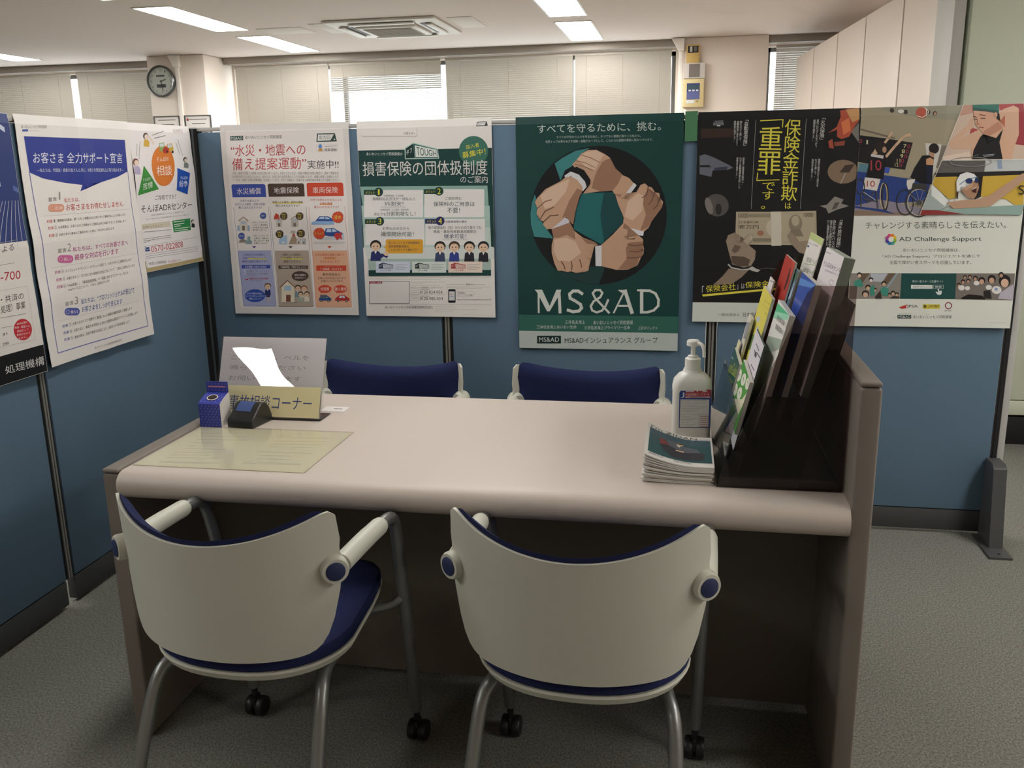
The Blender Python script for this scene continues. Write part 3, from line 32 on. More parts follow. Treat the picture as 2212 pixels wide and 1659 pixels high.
 'crime': [537,736,"#1a1b1d",[["p",1,"#d3d8d0",[10,6640,5370,6640,5370,7350,10,7350]],["p",1,"#3b2c27",[111,556,1190,568,1201,847,121,877]],["p",1,"#cfd0d2",[767,465,764,474,753,481,736,487,715,490,692,489,671,485,654,479,642,471,638,462,641,453,652,445,669,439,690,437,713,437,734,441,751,447,763,456]],["p",2,"#6c6e74",[523,353,859,348,890,454,514,459]],["l",1,"#b9bbc0",16,[576,314,845,313]],["p",1,"#696d78",[91,1468,275,1418,579,1531,1132,1811,1249,1899,1084,1959,554,1978,520,2195,112,2094]],["p",2,"#23252b",[110,1794,424,1786,509,1868,112,1862]],["p",2,"#3a3f55",[619,1884,1079,1850,1029,1958,594,1965]],["p",1,"#55514f",[1112,3383,1029,3485,911,3549,774,3568,633,3539,506,3465,408,3357,351,3226,342,3089,382,2962,466,2861,584,2797,721,2779,861,2809,987,2882,1085,2989,1142,3119,1151,3256]],["p",2,"#7c7672",[592,3167,618,3298,616,3409,586,3479,533,3493,468,3448,404,3354,354,3229,327,3098,330,2987,360,2917,413,2904,478,2948,541,3042]],["p",2,"#2b2a2a",[917,3312,910,3396,882,3464,839,3501,790,3500,744,3463,711,3395,697,3310,705,3226,733,3159,776,3122,825,3123,870,3160,903,3228]],["p",1,"#b0543f",[4360,791,4619,596,4726,275,4699,68,4952,24,5294,8,5324,420,5219,559,5040,931,4800,1004,4648,923,4637,688]],["p",2,"#c79866",[4877,48,5307,8,5333,368,5110,466]],["p",3,"#d77a50",[4751,457,4997,308,5077,724,4856,875]],["p",2,"#a5503f",[4378,1074,4502,985,4575,1314,4418,1284]],["p",3,"#8c4a3a",[4562,1104,4920,1059,4905,1215,4596,1235]],["p",2,"#77756f",[5093,776,5327,471,5361,1120]],["p",1,"#84705d",[5430,2093,5414,2216,5350,2326,5245,2412,5107,2467,4952,2485,4793,2463,4648,2404,4529,2314,4449,2202,4417,2078,4434,1955,4499,1845,4605,1759,4743,1705,4898,1688,5055,1710,5200,1769,5317,1858,5397,1970]],["p",2,"#3f362f",[4810,2110,4975,1874,5283,1840,5121,2115]],["l",2,"#a79f96",40,[5006,2140,4873,2471]],["p",1,"#8a857f",[4226,3230,4461,3192,4706,2911,5001,3021,4932,3155,5199,3239,4788,3370,4533,3491,4443,3313]],["p",2,"#57504b",[4720,3126,4876,3101,4785,3316,4631,3369]],["l",1,"#c9c9c6",8,[1946,309,1927,3307]],["l",1,"#c9c9c6",8,[3612,304,3590,3320]],["t",1,"#e0d750",1,"保\n険\n金\n詐\n欺",[2921,307,3463,334,3453,3066,2907,3044]],["t",1,"#e0d750",0,"は",[3063,3106,3269,3108,3280,3318,3074,3316]],["t",1,"#e0d750",1,"重\n罪",[2089,528,2856,562,2844,2156,2084,2134]],["l",2,"#e0d750",30,[2099,339,2848,321,2841,572]],["l",2,"#e0d750",30,[2093,2082,2072,2339,2827,2328]],["t",1,"#e0d750",0,"で\nす\n。",[2250,2409,2692,2415,2658,3321,2258,3317]],["t",1,"#d6d6d2",1,"﹁\n自\n動\n車\n保\n険\n﹂",[1566,299,1713,308,1697,1150,1557,1142]],["t",1,"#d6d6d2",0,"車\nを\nわ\nざ\nと\n隠\nし\nて",[1420,322,1495,324,1491,986,1422,985]],["t",1,"#d6d6d2",0,"盗\n難\n被\n害\nに\n見\nせ\nか\nけ\nて",[1314,319,1394,321,1380,1157,1316,1156]],["t",1,"#d6d6d2",0,"保\n険\n金\nを\n請\n求\nし\nた\n。",[1212,317,1287,319,1299,1009,1229,1007]],["t",1,"#d6d6d2",0,"加\n害\n者\nと\n被\n害\n者\nが\n結\n託\nし\n、",[1558,1549,1628,1550,1634,2496,1561,2495]],["t",1,"#d6d6d2",0,"わ\nざ\nと\n自\n動\n車\n事\n故\nを\n起\nこ\nし\nて",[1453,1547,1531,1548,1523,2631,1450,2630]],["t",1,"#d6d6d2",0,"保\n険\n金\nを\n請\n求\nし\nた\n。",[1351,1545,1418,1546,1412,2249,1356,2248]],["t",1,"#d6d6d2",1,"﹁\n火\n災\n保\n険\n﹂",[4084,298,4239,310,4234,1005,4083,994]],["t",1,"#d6d6d2",0,"自\n宅\nに\nわ\nざ\nと\n火\nを\nつ\nけ\nて",[3957,333,4034,335,4026,1263,3948,1262]],["t",1,"#d6d6d2",0,"保\n険\n金\nを\n請\n求\nし\nた\n。",[3846,344,3924,346,3919,1038,3848,1036]],["t",1,"#d6d6d2",0,"損\n害\nの\n被\n害\nの\nな\nい\n部\n分\nを",[4081,1634,4154,1641,4144,2582,4075,2576]],["t",1,"#d6d6d2",0,"わ\nざ\nと\n壊\nし\nて\n、",[3977,1645,4050,1647,4051,2259,3982,2258]],["t",1,"#d6d6d2",0,"保\n険\n金\nを\n請\n求\nし\nた\n。",[3872,1644,3940,1645,3941,2351,3872,2350]],["t",1,"#d6d6d2",1,"﹁\n海\n外\n旅\n行\n保\n険\n﹂",[4890,3717,5022,3718,5002,4643,4859,4642]],["t",1,"#d6d6d2",0,"海\n外\n旅\n行\n中\nに\nバ\nッ\nグ\nが",[4696,3716,4798,3716,4811,4696,4699,4696]],["t",2,"#d6d6d2",0,"盗\nま\nれ\nた\nと\n虚\n偽\nの\n申\n告\nを",[4600,3715,4686,3716,4699,4696,4596,4696]],["t",1,"#d6d6d2",0,"行\nい\n保\n険\n金\nを\n請\n求\nし\nた\n。",[4508,3715,4584,3715,4596,4696,4504,4696]],["p",1,"#b3a890",[1416,3408,2585,3417,4120,3397,4219,4589,1426,4548]],["l",2,"#8c8270",8,[1487,3467,4085,3486,4145,4482,1529,4478,1487,3467]],["t",3,"#5a5042",1,"10000",[1487,3467,1829,3470,1836,3624,1494,3622]],["t",3,"#5a5042",1,"10000",[3709,3457,4027,3459,4036,3607,3717,3604]],["t",3,"#6e6455",0,"日本銀行券",[1535,3729,2198,3733,2202,3819,1539,3815]],["t",3,"#4a4136",1,"壱万円",[1530,3869,2204,3872,2211,4011,1536,4008]],["p",3,"#948a76",[1840,3486,2614,3491,2620,3608,1846,3603]],["p",3,"#c6bda8",[3003,3972,2993,4078,2950,4171,2882,4240,2795,4276,2701,4276,2610,4239,2534,4169,2482,4076,2461,3969,2472,3864,2514,3771,2583,3702,2670,3666,2764,3667,2854,3704,2930,3773,2981,3866]],["p",3,"#8d826f",[3679,3826,3671,3931,3637,4024,3580,4093,3508,4129,3429,4129,3352,4092,3288,4023,3243,3929,3224,3824,3232,3719,3266,3627,3323,3558,3395,3522,3474,3523,3550,3560,3614,3629,3659,3721]],["p",4,"#b5aa94",[3581,3736,3576,3797,3556,3851,3522,3892,3480,3913,3433,3913,3388,3891,3350,3850,3324,3796,3312,3734,3317,3673,3337,3619,3371,3579,3413,3558,3460,3558,3505,3580,3543,3620,3569,3674]],["p",4,"#857a68",[3227,4266,3318,4026,3628,4028,3746,4268]],["p",3,"#a5745f",[2396,4157,2383,4205,2343,4240,2285,4253,2227,4240,2183,4204,2165,4156,2178,4108,2219,4072,2276,4060,2335,4073,2378,4108]],["p",3,"#8a816e",[2026,4333,2657,4334,2662,4453,2031,4452]],["p",4,"#d0c9b9",[2590,3411,2943,3409,3015,4593,2680,4604]],["p",1,"#8f7d6c",[1240,5414,1942,5459,1697,5724,1356,5968,721,5996,1039,5680]],["p",4,"#988775",[1104,4436,1170,4224,1394,4130,1411,4543,1628,4626,1731,4343,1907,4155,2037,4214,2029,4391,1915,4591,2023,4674,2148,4780,2134,5077,2017,5303,1753,5376,1351,5258,1230,4864]],["p",5,"#6d5d50",[1416,4555,1628,4626,1564,4769,1428,4864,1308,4769]],["p",5,"#5a4c42",[1316,4959,1759,4982,1973,5101,1913,5316,1588,5341,1325,5198]],["p",5,"#b3a290",[1712,4437,1908,4160,2030,4226,1988,4414,1856,4556]],["p",6,"#c2b3a2",[2021,4338,2001,4377,1974,4402,1946,4404,1925,4384,1917,4347,1924,4302,1943,4263,1971,4238,1998,4236,2019,4256,2027,4294]],["l",6,"#bdbbb4",50,[1223,5265,1333,5378,1709,5455,2056,5416]],["p",7,"#bdbbb4",[1939,5387,2052,5327,2195,5410,2337,5457,2247,5530,2036,5483]],["l",8,"#4a4542",40,[2334,5410,2587,5390,2934,5419]],["p",5,"#988775",[3184,4239,3323,4122,3487,4267,3714,4615,3940,4937,3622,4830,3346,4534]],["p",6,"#988775",[3497,4454,4218,4402,4347,4829,3950,5099]],["t",1,"#d6d6d2",0,"「",[324,6043,395,6042,403,6279,331,6280]],["t",2,"#e0d750",1,"保険会社",[445,6035,1495,5926,1517,6175,474,6283]],["t",2,"#d6d6d2",0,"」は",[1537,5923,1824,5952,1822,6129,1557,6160]],["t",2,"#e0d750",1,"保険金を守る",[1826,5892,3457,5750,3480,6001,1855,6114]],["p",3,"#e0d750",[329,6353,3700,6011,3704,6076,374,6426]],["t",2,"#3f4542",0,"一般社団法人",[912,7034,1694,7024,1698,7130,916,7140]],["t",2,"#2b302d",1,"日本損害保険協会",[1803,6991,2898,6977,2907,7138,1810,7153]]]],
